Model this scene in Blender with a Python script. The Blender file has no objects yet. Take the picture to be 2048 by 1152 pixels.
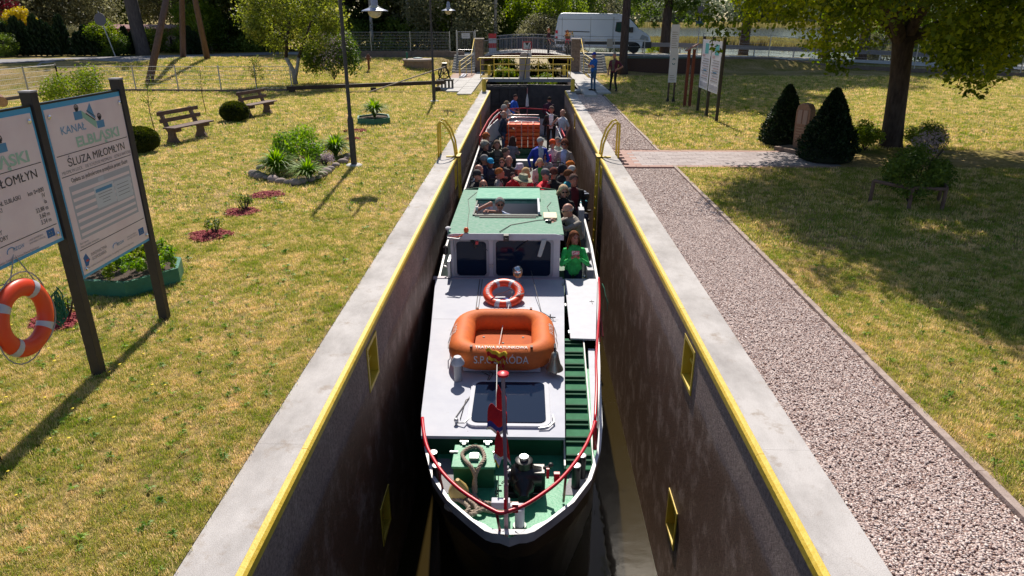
import bpy, bmesh, math, random
import numpy as np
from mathutils import Vector, Matrix, Euler
random.seed(7); np.random.seed(7)
D = bpy.data; SC = bpy.context.scene; COL = SC.collection
# ---------------------------------------------------------------- camera, sky, sun, exposure
H = 3.315; F = 1355.0; CX = -0.065
PIT = math.atan(538.4/F); PSI = math.atan(29.6*math.cos(PIT)/F)
cam = D.cameras.new('camera'); camo = D.objects.new('camera', cam); COL.objects.link(camo)
cam.sensor_width = 36; cam.lens = 36*F/2048; cam.clip_end = 3000; cam.clip_start = 0.05
camo.location = (CX, 0, H); camo.rotation_euler = (math.pi/2-PIT, 0, PSI)
SC.camera = camo
SUN_EL = math.radians(46); SUN_AZ = math.radians(-4)      # azimuth from +Y, towards +X
w = D.worlds.new('World'); SC.world = w; w.use_nodes = True
nt = w.node_tree; sky = nt.nodes.new('ShaderNodeTexSky'); sky.sky_type = 'NISHITA'
sky.sun_disc = False; sky.sun_elevation = SUN_EL; sky.sun_rotation = SUN_AZ
sky.air_density = 1.0; sky.dust_density = 0.6; sky.ozone_density = 1.0
bgn = nt.nodes['Background']; bgn.inputs[1].default_value = 0.076
nt.links.new(sky.outputs[0], bgn.inputs[0])
sun = D.lights.new('sun', 'SUN'); sun.energy = 4.9; sun.angle = math.radians(0.53); sun.color = (1, .915, .80)
suno = D.objects.new('sun', sun); COL.objects.link(suno)
sd = Vector((math.sin(SUN_AZ)*math.cos(SUN_EL), math.cos(SUN_AZ)*math.cos(SUN_EL), math.sin(SUN_EL)))
suno.rotation_euler = sd.to_track_quat('Z', 'Y').to_euler(); suno.location = (0, 60, 60)
vs = SC.view_settings; vs.view_transform = 'Standard'; vs.look = 'None'; vs.exposure = 0.40; vs.gamma = 1; vs.use_curve_mapping = False
SC.cycles.max_bounces = 6; SC.cycles.transparent_max_bounces = 6; SC.cycles.caustics_reflective = False; SC.cycles.caustics_refractive = False
SC.cycles.use_denoising = True
# ---------------------------------------------------------------- where a point of the survey photograph lies on a known plane
_f = Vector((-math.sin(PSI)*math.cos(PIT), math.cos(PSI)*math.cos(PIT), -math.sin(PIT)))
_r = Vector((math.cos(PSI), math.sin(PSI), 0)); _u = _r.cross(_f)
def _ray(x, y): return _f + _r*((x-1024)/F) + _u*((576-y)/F)
_O = Vector((CX, 0, H))
def G(x, y, z=0):
    d = _ray(x, y); return _O + d*((z-H)/d.z)
def YP(x, y, Y):
    d = _ray(x, y); return _O + d*(Y/d.y)
def XP(x, y, X):
    d = _ray(x, y); return _O + d*((X-CX)/d.x)
# ---------------------------------------------------------------- naming
def tag(o, label=None, cat=None, group=None, kind=None):
    if label: o['label'] = label
    if cat: o['category'] = cat
    if group: o['group'] = group
    if kind: o['kind'] = kind
    return o
def thing(name, loc, label, cat, group=None, rz=0):
    o = D.objects.new(name, None); COL.objects.link(o); o.empty_display_size = .1
    o.location = loc; o.rotation_euler = (0, 0, rz)
    return tag(o, label, cat, group)
def copy_tree(o, parent=None):
    c = o.copy(); COL.objects.link(c); c.parent = parent
    for ch in list(o.children): copy_tree(ch, c)
    return c
# ---------------------------------------------------------------- materials
MATS = {}
def mat(name, c, rough=.6, metal=0, c2=None, scale=4, detail=5, bump=0, bscale=None, spec=.5, coat=0, trans=0, stretch=None, contrast=(.35, .65), coord='obj', dirt=None):
    if name in MATS: return MATS[name]
    m = D.materials.new(name); m.use_nodes = True; n = m.node_tree.nodes; L = m.node_tree.links
    b = n['Principled BSDF']; b.inputs['Base Color'].default_value = (*c, 1); b.inputs['Roughness'].default_value = rough
    b.inputs['Metallic'].default_value = metal; b.inputs['Specular IOR Level'].default_value = spec
    if coat: b.inputs['Coat Weight'].default_value = coat
    if c2 or bump:
        if coord == 'obj':
            t = n.new('ShaderNodeTexCoord'); src = t.outputs['Object']
        else:
            t = n.new('ShaderNodeNewGeometry'); src = t.outputs['Position']
        if stretch:
            mp = n.new('ShaderNodeMapping'); mp.inputs['Scale'].default_value = stretch; L.new(src, mp.inputs[0]); src = mp.outputs[0]
    if c2:
        a = n.new('ShaderNodeTexNoise'); a.inputs['Scale'].default_value = scale; a.inputs['Detail'].default_value = detail
        a.inputs['Roughness'].default_value = .62
        r = n.new('ShaderNodeValToRGB'); r.color_ramp.elements[0].position = contrast[0]; r.color_ramp.elements[1].position = contrast[1]
        r.color_ramp.elements[0].color = (*c, 1); r.color_ramp.elements[1].color = (*c2, 1)
        L.new(src, a.inputs[0]); L.new(a.outputs[0], r.inputs[0]); L.new(r.outputs[0], b.inputs['Base Color'])
    if dirt:
        t = n.new('ShaderNodeNewGeometry'); dn = n.new('ShaderNodeTexNoise'); dn.inputs['Scale'].default_value = dirt[1]; dn.inputs['Detail'].default_value = 9; dn.inputs['Roughness'].default_value = .8
        dr = n.new('ShaderNodeValToRGB'); dr.color_ramp.elements[0].position = dirt[2]; dr.color_ramp.elements[1].position = dirt[2]+.09
        dm = n.new('ShaderNodeMixRGB'); dm.inputs[2].default_value = (*dirt[0], 1); L.new(t.outputs['Position'], dn.inputs[0]); L.new(dn.outputs[0], dr.inputs[0]); L.new(dr.outputs[0], dm.inputs[0])
        if c2: L.new(r.outputs[0], dm.inputs[1])
        else: dm.inputs[1].default_value = (*c, 1)
        L.new(dm.outputs[0], b.inputs['Base Color'])
    if bump:
        a2 = n.new('ShaderNodeTexNoise'); a2.inputs['Scale'].default_value = bscale or scale*6; a2.inputs['Detail'].default_value = 4
        bp = n.new('ShaderNodeBump'); bp.inputs['Strength'].default_value = bump; bp.inputs['Distance'].default_value = .01
        L.new(src, a2.inputs[0]); L.new(a2.outputs[0], bp.inputs['Height']); L.new(bp.outputs[0], b.inputs['Normal'])
    MATS[name] = m; return m
def leafmat(name, c1, c2, trans=.45, c3=None, rough=.55, scale=.35, mode='leaf', k=(.55, 1.7)):
    """foliage: diffuse + translucent, colour varies per leaf (attribute 'rnd') and by place"""
    if name in MATS: return MATS[name]
    m = D.materials.new(name); m.use_nodes = True; n = m.node_tree.nodes; L = m.node_tree.links
    b = n['Principled BSDF']; b.inputs['Roughness'].default_value = rough; b.inputs['Specular IOR Level'].default_value = .35
    at = n.new('ShaderNodeAttribute'); at.attribute_name = 'rnd'
    if mode == 'inst':
        at = n.new('ShaderNodeObjectInfo')
    geo = n.new('ShaderNodeNewGeometry'); no = n.new('ShaderNodeTexNoise'); no.inputs['Scale'].default_value = scale; no.inputs['Detail'].default_value = 4
    L.new(geo.outputs['Position'], no.inputs[0])
    ma = n.new('ShaderNodeMath'); ma.operation = 'MULTIPLY_ADD'; ma.inputs[1].default_value = k[0]
    mb = n.new('ShaderNodeMath'); mb.operation = 'MULTIPLY_ADD'; mb.inputs[1].default_value = k[1]; mb.inputs[2].default_value = .5-k[0]/2-k[1]/2
    L.new(at.outputs['Random' if mode == 'inst' else 'Fac'], ma.inputs[0]); L.new(no.outputs[0], mb.inputs[0]); L.new(mb.outputs[0], ma.inputs[2])
    r = n.new('ShaderNodeValToRGB'); e = r.color_ramp.elements
    e[0].position = .15; e[1].position = .85; e[0].color = (*c1, 1); e[1].color = (*c2, 1)
    if c3: q = e.new(.55); q.color = (*c3, 1)
    L.new(ma.outputs[0], r.inputs[0]); L.new(r.outputs[0], b.inputs['Base Color'])
    t = n.new('ShaderNodeBsdfTranslucent'); mx = n.new('ShaderNodeMixShader'); mx.inputs[0].default_value = trans
    hs = n.new('ShaderNodeHueSaturation'); hs.inputs['Saturation'].default_value = 1.15; hs.inputs['Value'].default_value = 1.8
    L.new(r.outputs[0], hs.inputs['Color']); L.new(hs.outputs[0], t.inputs[0])
    L.new(b.outputs[0], mx.inputs[1]); L.new(t.outputs[0], mx.inputs[2]); L.new(mx.outputs[0], n['Material Output'].inputs[0])
    MATS[name] = m; return m
def glass(name, c, rough=.05):
    if name in MATS: return MATS[name]
    m = mat(name, c, rough, 0, spec=.8); return m
# ---------------------------------------------------------------- mesh builder
class M:
    def __init__(s): s.v = []; s.f = []; s.m = []
    def add(s, vs, fs, mi=0):
        o = len(s.v); s.v += [tuple(v) for v in vs]; s.f += [tuple(i+o for i in f) for f in fs]; s.m += [mi]*len(fs); return s
    def box(s, x0, x1, y0, y1, z0, z1, mi=0, T=None):
        vs = [(x, y, z) for z in (z0, z1) for y in (y0, y1) for x in (x0, x1)]
        if T is not None: vs = [T @ Vector(v) for v in vs]
        return s.add(vs, [(0, 2, 3, 1), (4, 5, 7, 6), (0, 1, 5, 4), (2, 6, 7, 3), (0, 4, 6, 2), (1, 3, 7, 5)], mi)
    def bar(s, a, b, w, h=None, mi=0, up=(0, 0, 1)):
        """rectangular bar from a to b"""
        a = Vector(a); b = Vector(b); h = h or w; d = (b-a).normalized(); u = Vector(up)
        if abs(d.dot(u)) > .98: u = Vector((0, 1, 0))
        r = d.cross(u).normalized()*w/2; q = r.cross(d).normalized()*h/2
        return s.add([a-r-q, a+r-q, a+r+q, a-r+q, b-r-q, b+r-q, b+r+q, b-r+q], [(3, 2, 1, 0), (4, 5, 6, 7), (0, 1, 5, 4), (1, 2, 6, 5), (2, 3, 7, 6), (3, 0, 4, 7)], mi)
    def tube(s, pts, r, n=8, mi=0, caps=True, closed=False):
        pts = [Vector(p) for p in pts]; k = len(pts); rs = r if isinstance(r, (list, tuple)) else [r]*k
        vs = []; prev = None
        for i, p in enumerate(pts):
            if closed: t = pts[(i+1) % k]-pts[i-1]
            else: t = pts[min(i+1, k-1)]-pts[max(i-1, 0)]
            t = t.normalized() if t.length > 1e-9 else Vector((0, 0, 1))
            if prev is None:
                u = Vector((0, 0, 1)) if abs(t.z) < .9 else Vector((1, 0, 0)); prev = t.cross(u).normalized()
            x = (prev - t*prev.dot(t))
            x = x.normalized() if x.length > 1e-6 else t.orthogonal().normalized()
            prev = x; y = t.cross(x)
            vs += [p+(x*math.cos(a)+y*math.sin(a))*rs[i] for a in [2*math.pi*j/n for j in range(n)]]
        fs = []
        for i in range(k if closed else k-1):
            i2 = (i+1) % k
            for j in range(n): fs.append((i*n+j, i*n+(j+1) % n, i2*n+(j+1) % n, i2*n+j))
        if caps and not closed: fs += [tuple(range(n))[::-1], tuple((k-1)*n+j for j in range(n))]
        return s.add(vs, fs, mi)
    def lathe(s, prof, c=(0, 0, 0), n=16, mi=0, T=None, cap=True):
        vs = []; c = Vector(c)
        for r, z in prof: vs += [Vector((r*math.cos(2*math.pi*j/n), r*math.sin(2*math.pi*j/n), z)) for j in range(n)]
        if T is not None: vs = [T @ v for v in vs]
        vs = [v+c for v in vs]; k = len(prof)
        fs = [(i*n+j, i*n+(j+1) % n, (i+1)*n+(j+1) % n, (i+1)*n+j) for i in range(k-1) for j in range(n)]
        if cap: fs += [tuple(range(n))[::-1], tuple((k-1)*n+j for j in range(n))]
        return s.add(vs, fs, mi)
    def ball(s, c, r, n=10, k=7, mi=0):
        r = r if isinstance(r, (tuple, list)) else (r, r, r)
        vs = [(c[0], c[1], c[2]-r[2])]
        for i in range(1, k):
            a = math.pi*i/k-math.pi/2
            vs += [(c[0]+r[0]*math.cos(a)*math.cos(2*math.pi*j/n), c[1]+r[1]*math.cos(a)*math.sin(2*math.pi*j/n), c[2]+r[2]*math.sin(a)) for j in range(n)]
        vs.append((c[0], c[1], c[2]+r[2])); fs = [(0, 1+(j+1) % n, 1+j) for j in range(n)]
        for i in range(k-2):
            fs += [(1+i*n+j, 1+i*n+(j+1) % n, 1+(i+1)*n+(j+1) % n, 1+(i+1)*n+j) for j in range(n)]
        l = 1+(k-2)*n; fs += [(l+j, l+(j+1) % n, len(vs)-1) for j in range(n)]
        return s.add(vs, fs, mi)
    def prism(s, poly, d, mi=0):
        """closed polygon (3-D points) pushed along vector d"""
        d = Vector(d); p = [Vector(q) for q in poly]; n = len(p)
        return s.add(p+[q+d for q in p], [tuple(range(n))[::-1], tuple(range(n, 2*n))]+[(i, (i+1) % n, (i+1) % n+n, i+n) for i in range(n)], mi)
    def mesh(s, name, mats, smooth=False):
        me = D.meshes.new(name); me.from_pydata(s.v, [], s.f)
        for m in (mats if isinstance(mats, (list, tuple)) else [mats]): me.materials.append(m)
        if any(s.m): me.polygons.foreach_set('material_index', s.m)
        bm = bmesh.new(); bm.from_mesh(me); bmesh.ops.recalc_face_normals(bm, faces=bm.faces); bm.to_mesh(me); bm.free()
        if smooth:
            me.polygons.foreach_set('use_smooth', [True]*len(me.polygons))
            if smooth != True: me.set_sharp_from_angle(angle=math.radians(smooth))
        me.update(); return me
    def build(s, name, mats, parent=None, smooth=False, bevel=0, kind=None, label=None):
        o = D.objects.new(name, s.mesh(name, mats, smooth)); COL.objects.link(o)
        if parent is not None: o.parent = parent
        if bevel:
            b = o.modifiers.new('edge', 'BEVEL'); b.width = bevel; b.segments = 2; b.limit_method = 'ANGLE'
        if kind: o['kind'] = kind
        if label: o['label'] = label
        return o
def mobj(name, me, parent=None, loc=None, rot=None, scale=None):
    o = D.objects.new(name, me); COL.objects.link(o); o.parent = parent
    if loc is not None: o.location = loc
    if rot is not None: o.rotation_euler = rot
    if scale is not None: o.scale = scale if isinstance(scale, (tuple, list)) else (scale,)*3
    return o
def npmesh(name, V, Fc, mats, rnd=None, mi=None, smooth=False):
    """numpy verts (n,3) and equal-size faces (m,k)"""
    me = D.meshes.new(name); V = np.asarray(V, dtype=np.float32); Fc = np.asarray(Fc, dtype=np.int32); m, k = Fc.shape
    me.vertices.add(len(V)); me.vertices.foreach_set('co', V.ravel())
    me.loops.add(m*k); me.loops.foreach_set('vertex_index', Fc.ravel())
    me.polygons.add(m); me.polygons.foreach_set('loop_start', np.arange(0, m*k, k, dtype=np.int32))
    me.polygons.foreach_set('loop_total', np.full(m, k, dtype=np.int32))
    for x in (mats if isinstance(mats, (list, tuple)) else [mats]): me.materials.append(x)
    if mi is not None: me.polygons.foreach_set('material_index', np.asarray(mi, dtype=np.int32))
    if smooth: me.polygons.foreach_set('use_smooth', np.ones(m, dtype=bool))
    if rnd is not None:
        a = me.attributes.new('rnd', 'FLOAT', 'FACE'); a.data.foreach_set('value', np.asarray(rnd, dtype=np.float32))
    me.update(calc_edges=True); return me
def text(lines, m, name, parent, mapf, res=3, fine=False):
    """lettering: lines = (string, x, y, size[, align][, xscale]) laid out flat, mapf(x, y) -> 3-D point; one mesh part"""
    V = []; Fs = []
    for ln in lines:
        s_, x, y, size = ln[:4]; al = ln[4] if len(ln) > 4 else 'LEFT'; xs = ln[5] if len(ln) > 5 else 1
        cu = D.curves.new('lettering', 'FONT'); cu.body = s_; cu.size = size; cu.align_x = al; cu.resolution_u = res
        if len(ln) > 6: cu.offset = ln[6]
        ob = D.objects.new('lettering', cu); COL.objects.link(ob); dg = bpy.context.evaluated_depsgraph_get(); dg.update()
        me = D.meshes.new_from_object(ob.evaluated_get(dg)); o = len(V)
        if fine:
            bm = bmesh.new(); bm.from_mesh(me); bmesh.ops.triangulate(bm, faces=bm.faces)
            for _ in range(3):
                es = [e for e in bm.edges if e.calc_length() > .022]
                if es: bmesh.ops.subdivide_edges(bm, edges=es, cuts=1); bmesh.ops.triangulate(bm, faces=bm.faces)
            bm.to_mesh(me); bm.free()
        V += [mapf(x+v.co.x*xs, y+v.co.y) for v in me.vertices]; Fs += [tuple(i+o for i in p.vertices) for p in me.polygons]
        D.objects.remove(ob); D.curves.remove(cu); D.meshes.remove(me)
    me = D.meshes.new(name); me.from_pydata([tuple(v) for v in V], [], Fs); me.materials.append(m)
    o = D.objects.new(name, me); COL.objects.link(o); o.parent = parent; return o
def lerp(a, b, t): return a+(b-a)*t
def sst(t):
    t = np.clip(t, 0, 1); return t*t*(3-2*t)
# palette
yel = mat('yellow_paint', (.62, .42, .03), .45, c2=(.68, .5, .06), scale=7, bump=.15, bscale=60)
yelw = mat('worn_yellow_paint', (.60, .40, .03), .55, c2=(.70, .50, .07), scale=18, bump=.4, bscale=50, dirt=((.30, .27, .25), 9, .64))
white = mat('white_paint', (.50, .52, .60), .75, c2=(.56, .58, .65), scale=2.5, bump=.25, bscale=7, spec=.15, dirt=((.34, .30, .28), 3.2, .66))
white2 = mat('white_enamel', (.58, .60, .67), .65, c2=(.53, .55, .61), scale=6, spec=.2)
red = mat('red_paint', (.52, .012, .03), .32, c2=(.6, .02, .04), scale=8)
steel = mat('galvanised_steel', (.42, .43, .45), .42, .8, c2=(.52, .53, .55), scale=12)
chrome = mat('chrome', (.8, .8, .82), .12, 1)
black = mat('black_paint', (.006, .006, .008), .3, c2=(.012, .012, .014), scale=20, bump=.06)
dark = mat('dark_metal', (.03, .028, .03), .5, .2, c2=(.05, .045, .045), scale=15, bump=.2)
rubber = mat('rubber', (.02, .02, .02), .8)
navy = mat('dark_glass', (.008, .018, .045), .06, spec=.14)
ORD = 'first second third fourth fifth sixth seventh eighth ninth tenth eleventh twelfth thirteenth fourteenth fifteenth sixteenth seventeenth eighteenth nineteenth twentieth'.split()
# ---------------------------------------------------------------- concrete, grass ground, water materials
def concrete_mat(name, base=(.34, .32, .315), light=(.55, .525, .52), brown=(.30, .235, .18)):
    m = D.materials.new(name); m.use_nodes = True; n = m.node_tree.nodes; L = m.node_tree.links; b = n['Principled BSDF']; b.inputs['Roughness'].default_value = .88
    g = n.new('ShaderNodeNewGeometry')
    mp = n.new('ShaderNodeMapping'); mp.inputs['Scale'].default_value = (1, .55, 1); L.new(g.outputs['Position'], mp.inputs[0])
    a = n.new('ShaderNodeTexNoise'); a.inputs['Scale'].default_value = 1.6; a.inputs['Detail'].default_value = 8; a.inputs['Roughness'].default_value = .68; L.new(mp.outputs[0], a.inputs[0])
    r = n.new('ShaderNodeValToRGB'); e = r.color_ramp.elements; e[0].position = .33; e[0].color = (*base, 1); e[1].position = .6; e[1].color = (*light, 1); L.new(a.outputs[0], r.inputs[0])
    a3 = n.new('ShaderNodeTexNoise'); a3.inputs['Scale'].default_value = 2.7; a3.inputs['Detail'].default_value = 9; a3.inputs['Roughness'].default_value = .75; L.new(g.outputs['Position'], a3.inputs[0])
    r3 = n.new('ShaderNodeValToRGB'); r3.color_ramp.elements[0].position = .56; r3.color_ramp.elements[1].position = .72; L.new(a3.outputs[0], r3.inputs[0])
    mx = n.new('ShaderNodeMixRGB'); mx.inputs[2].default_value = (*brown, 1); L.new(r3.outputs[0], mx.inputs[0]); L.new(r.outputs[0], mx.inputs[1])
    v = n.new('ShaderNodeTexNoise'); v.inputs['Scale'].default_value = 140; v.inputs['Detail'].default_value = 2; L.new(g.outputs['Position'], v.inputs[0])
    rv = n.new('ShaderNodeValToRGB'); rv.color_ramp.elements[0].position = .3; rv.color_ramp.elements[0].color = (.62, .6, .58, 1); rv.color_ramp.elements[1].position = .55; rv.color_ramp.elements[1].color = (1, 1, 1, 1); L.new(v.outputs[0], rv.inputs[0])
    mu = n.new('ShaderNodeMixRGB'); mu.blend_type = 'MULTIPLY'; mu.inputs[0].default_value = .75; L.new(mx.outputs[0], mu.inputs[1]); L.new(rv.outputs[0], mu.inputs[2]); L.new(mu.outputs[0], b.inputs['Base Color'])
    bp = n.new('ShaderNodeBump'); bp.inputs['Strength'].default_value = .35; bp.inputs['Distance'].default_value = .006; L.new(v.outputs[0], bp.inputs['Height']); L.new(bp.outputs[0], b.inputs['Normal'])
    MATS[name] = m; return m
concrete = concrete_mat('weathered_concrete')
concrete2 = concrete_mat('pale_concrete', (.43, .42, .41), (.54, .53, .52), (.38, .35, .31))
def wall_mat():
    m = D.materials.new('lock_wall_concrete'); m.use_nodes = True; n = m.node_tree.nodes; L = m.node_tree.links; b = n['Principled BSDF']
    g = n.new('ShaderNodeNewGeometry'); sp = n.new('ShaderNodeSeparateXYZ'); L.new(g.outputs['Position'], sp.inputs[0])
    mp = n.new('ShaderNodeMapping'); mp.inputs['Scale'].default_value = (1, 1, .8); L.new(g.outputs['Position'], mp.inputs[0])
    a = n.new('ShaderNodeTexNoise'); a.inputs['Scale'].default_value = 1.5; a.inputs['Detail'].default_value = 9; a.inputs['Roughness'].default_value = .7; L.new(mp.outputs[0], a.inputs[0])
    # the stain follows the high-water mark, 0.6 m below the coping, with ragged runs
    ad = n.new('ShaderNodeMath'); ad.operation = 'MULTIPLY_ADD'; ad.inputs[1].default_value = .34; L.new(a.outputs[0], ad.inputs[0]); L.new(sp.outputs[2], ad.inputs[2])
    mr = n.new('ShaderNodeMapRange'); mr.inputs['From Min'].default_value = -.62; mr.inputs['From Max'].default_value = -.34; L.new(ad.outputs[0], mr.inputs[0])
    cr = n.new('ShaderNodeValToRGB'); e = cr.color_ramp.elements
    e[0].position = 0; e[0].color = (.145, .078, .050, 1); e[1].position = 1; e[1].color = (.29, .215, .20, 1); q = e.new(.40); q.color = (.175, .105, .078, 1); q = e.new(.58); q.color = (.19, .14, .145, 1)
    L.new(mr.outputs[0], cr.inputs[0])
    a2 = n.new('ShaderNodeTexNoise'); a2.inputs['Scale'].default_value = 2.6; a2.inputs['Detail'].default_value = 8; a2.inputs['Roughness'].default_value = .75; L.new(mp.outputs[0], a2.inputs[0])
    r2 = n.new('ShaderNodeValToRGB'); r2.color_ramp.elements[0].position = .50; r2.color_ramp.elements[1].position = .64; L.new(a2.outputs[0], r2.inputs[0])
    mx = n.new('ShaderNodeMixRGB'); mx.inputs[2].default_value = (.44, .34, .30, 1); L.new(cr.outputs[0], mx.inputs[1])
    mm = n.new('ShaderNodeMath'); mm.operation = 'MULTIPLY'; mm.inputs[1].default_value = .62; L.new(r2.outputs[0], mm.inputs[0]); L.new(mm.outputs[0], mx.inputs[0])
    a4 = n.new('ShaderNodeTexNoise'); a4.inputs['Scale'].default_value = 28; a4.inputs['Detail'].default_value = 8; a4.inputs['Roughness'].default_value = .85; L.new(g.outputs['Position'], a4.inputs[0])
    r4 = n.new('ShaderNodeValToRGB'); r4.color_ramp.elements[0].position = .36; r4.color_ramp.elements[0].color = (.45, .42, .40, 1); r4.color_ramp.elements[1].position = .62; r4.color_ramp.elements[1].color = (1.45, 1.4, 1.35, 1); L.new(a4.outputs[0], r4.inputs[0])
    m4 = n.new('ShaderNodeMixRGB'); m4.blend_type = 'MULTIPLY'; m4.inputs[0].default_value = 1; L.new(mx.outputs[0], m4.inputs[1]); L.new(r4.outputs[0], m4.inputs[2]); L.new(m4.outputs[0], b.inputs['Base Color'])
    rr = n.new('ShaderNodeMapRange'); rr.inputs['To Min'].default_value = .48; rr.inputs['To Max'].default_value = .9; L.new(mr.outputs[0], rr.inputs[0]); L.new(rr.outputs[0], b.inputs['Roughness'])
    bn = n.new('ShaderNodeTexNoise'); bn.inputs['Scale'].default_value = 45; bn.inputs['Detail'].default_value = 5; bn.inputs['Roughness'].default_value = .8; L.new(g.outputs['Position'], bn.inputs[0])
    bp = n.new('ShaderNodeBump'); bp.inputs['Strength'].default_value = .9; bp.inputs['Distance'].default_value = .02; L.new(bn.outputs[0], bp.inputs['Height']); L.new(bp.outputs[0], b.inputs['Normal'])
    return m
wallm = wall_mat()
def grass_ground():
    m = D.materials.new('lawn_ground'); m.use_nodes = True; n = m.node_tree.nodes; L = m.node_tree.links; b = n['Principled BSDF']; b.inputs['Roughness'].default_value = .95; b.inputs['Specular IOR Level'].default_value = .1
    g = n.new('ShaderNodeNewGeometry')
    def noise(sc, de=6, ro=.65):
        a = n.new('ShaderNodeTexNoise'); a.inputs['Scale'].default_value = sc; a.inputs['Detail'].default_value = de; a.inputs['Roughness'].default_value = ro; L.new(g.outputs['Position'], a.inputs[0]); return a
    a = noise(.45); r = n.new('ShaderNodeValToRGB'); e = r.color_ramp.elements; e[0].position = .36; e[0].color = (.19, .20, .045, 1); e[1].position = .62; e[1].color = (.46, .34, .20, 1); q = e.new(.48); q.color = (.33, .27, .11, 1); L.new(a.outputs[0], r.inputs[0])
    c = noise(9, 5, .8); r2 = n.new('ShaderNodeValToRGB'); r2.color_ramp.elements[0].position = .35; r2.color_ramp.elements[0].color = (.45, .5, .38, 1); r2.color_ramp.elements[1].position = .62; r2.color_ramp.elements[1].color = (1.35, 1.25, 1.1, 1); L.new(c.outputs[0], r2.inputs[0])
    mu = n.new('ShaderNodeMixRGB'); mu.blend_type = 'MULTIPLY'; mu.inputs[0].default_value = 1; L.new(r.outputs[0], mu.inputs[1]); L.new(r2.outputs[0], mu.inputs[2]); L.new(mu.outputs[0], b.inputs['Base Color'])
    d = noise(30, 4, .8); bp = n.new('ShaderNodeBump'); bp.inputs['Strength'].default_value = .9; bp.inputs['Distance'].default_value = .05; L.new(d.outputs[0], bp.inputs['Height']); L.new(bp.outputs[0], b.inputs['Normal'])
    return m
lawnm = grass_ground()
def water_mat(name, c, rough, bscale, bstr, stretch=(1, 1, 1)):
    m = D.materials.new(name); m.use_nodes = True; n = m.node_tree.nodes; L = m.node_tree.links; b = n['Principled BSDF']
    b.inputs['Base Color'].default_value = (*c, 1); b.inputs['Roughness'].default_value = rough; b.inputs['Specular IOR Level'].default_value = .36; b.inputs['IOR'].default_value = 1.33
    g = n.new('ShaderNodeNewGeometry'); mp = n.new('ShaderNodeMapping'); mp.inputs['Scale'].default_value = stretch; L.new(g.outputs['Position'], mp.inputs[0])
    a = n.new('ShaderNodeTexNoise'); a.inputs['Scale'].default_value = bscale; a.inputs['Detail'].default_value = 3; L.new(mp.outputs[0], a.inputs[0])
    bp = n.new('ShaderNodeBump'); bp.inputs['Strength'].default_value = bstr; bp.inputs['Distance'].default_value = .05; L.new(a.outputs[0], bp.inputs['Height']); L.new(bp.outputs[0], b.inputs['Normal'])
    return m
chw = water_mat('chamber_water', (.026, .018, .005), .04, 1.4, .14)
lakew = water_mat('lake_water', (.04, .05, .05), .12, .5, .6, (.5, 1.6, 1))
# ---------------------------------------------------------------- ground height
HW = 1.853            # half width of the chamber
ZW = -4.05            # water in the chamber
YE = 34.9             # far end of the chamber copings
_nx = np.array([-60, -23.6, -23.5, -21.3, -18, -12, -6.5, -5.5, -3.9, 3.9, 6.5, 12, 18, 22, 28, 60.])
_ny = np.array([34, 38., 43.5, 47.3, 49.0, 49.0, 49.0, 49.0, 49.0, 49.0, 49, 51.2, 51.5, 51, 47.5, 36])   # near kerb line of the road
_nz = np.array([.8, .9, .9, .95, .95, .95, .95, .95, 1., 1., .95, .85, .6, .5, .3, .2])     # road level there
_sy = np.array([30, 34.6, 34.6, 34.8, 35.2, 39, 41, 46.8, 47.6, 47.6, 45, 47, 50, 50.5, 46.5, 35])         # where the bank starts to rise
def hgt(x, y):
    x = np.asarray(x, float); y = np.asarray(y, float)
    ny = np.interp(x, _nx, _ny); nz = np.interp(x, _nx, _nz); sy = np.interp(x, _nx, _sy)
    top = nz*.93
    h = top*sst((y-sy)/(ny-sy))
    # lake basin on the right beyond the road, and its far shore
    bas = sst((y-ny-6.5)/5)*sst((x-3.5-(y-60)*.02)/6)
    h = h*(1-bas) + bas*(-1.2)
    far = sst((y-330)/60); h = h*(1-far)+far*1.5
    return h
def ground_sheet():
    xs = np.unique(np.round(np.concatenate([np.linspace(-900, -60, 15), np.arange(-60, -24, 3), np.arange(-24, -2.5, .75), [-2.3], np.array([3.56]), np.arange(4.5, 30, 1), np.arange(30, 60, 3), np.linspace(60, 900, 18)]), 3))
    ys = np.unique(np.round(np.concatenate([[-60, -30, -12], np.arange(-4, 34, 2), np.arange(34, 62, .6), [47.7], np.arange(62, 90, 3), np.linspace(90, 400, 26), [500, 700, 1000, 1500]]), 3))
    X, Yv = np.meshgrid(xs, ys); Z = hgt(X, Yv); nx = len(xs)
    V = np.stack([X.ravel(), Yv.ravel(), Z.ravel()], 1); Fc = []
    for j in range(len(ys)-1):
        for i in range(nx-1):
            if xs[i] >= -2.31 and xs[i+1] <= 3.57 and ys[j+1] <= 62 and ys[j] >= -60: continue
            Fc.append((j*nx+i, j*nx+i+1, (j+1)*nx+i+1, (j+1)*nx+i))
    me = npmesh('ground', V, Fc, lawnm, smooth=True); o = D.objects.new('ground', me); COL.objects.link(o); tag(o, 'sunburnt mown lawn on both banks of the lock', kind='structure'); return o
ground = ground_sheet()
def sheet(name, pts, m, label, z=None, off=0, kind='structure'):
    """flat polygon in plan following the ground height"""
    b = M(); n = len(pts); b.add([(p[0], p[1], (float(hgt(p[0], p[1])) if z is None else z)+off) for p in pts], [tuple(range(n))])
    o = b.build(name, m); return tag(o, label, kind=kind)
# earth under the coping strips and between the recess walls
b = M()
for x0, x1 in ((-2.3, -2.9),): pass
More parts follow.
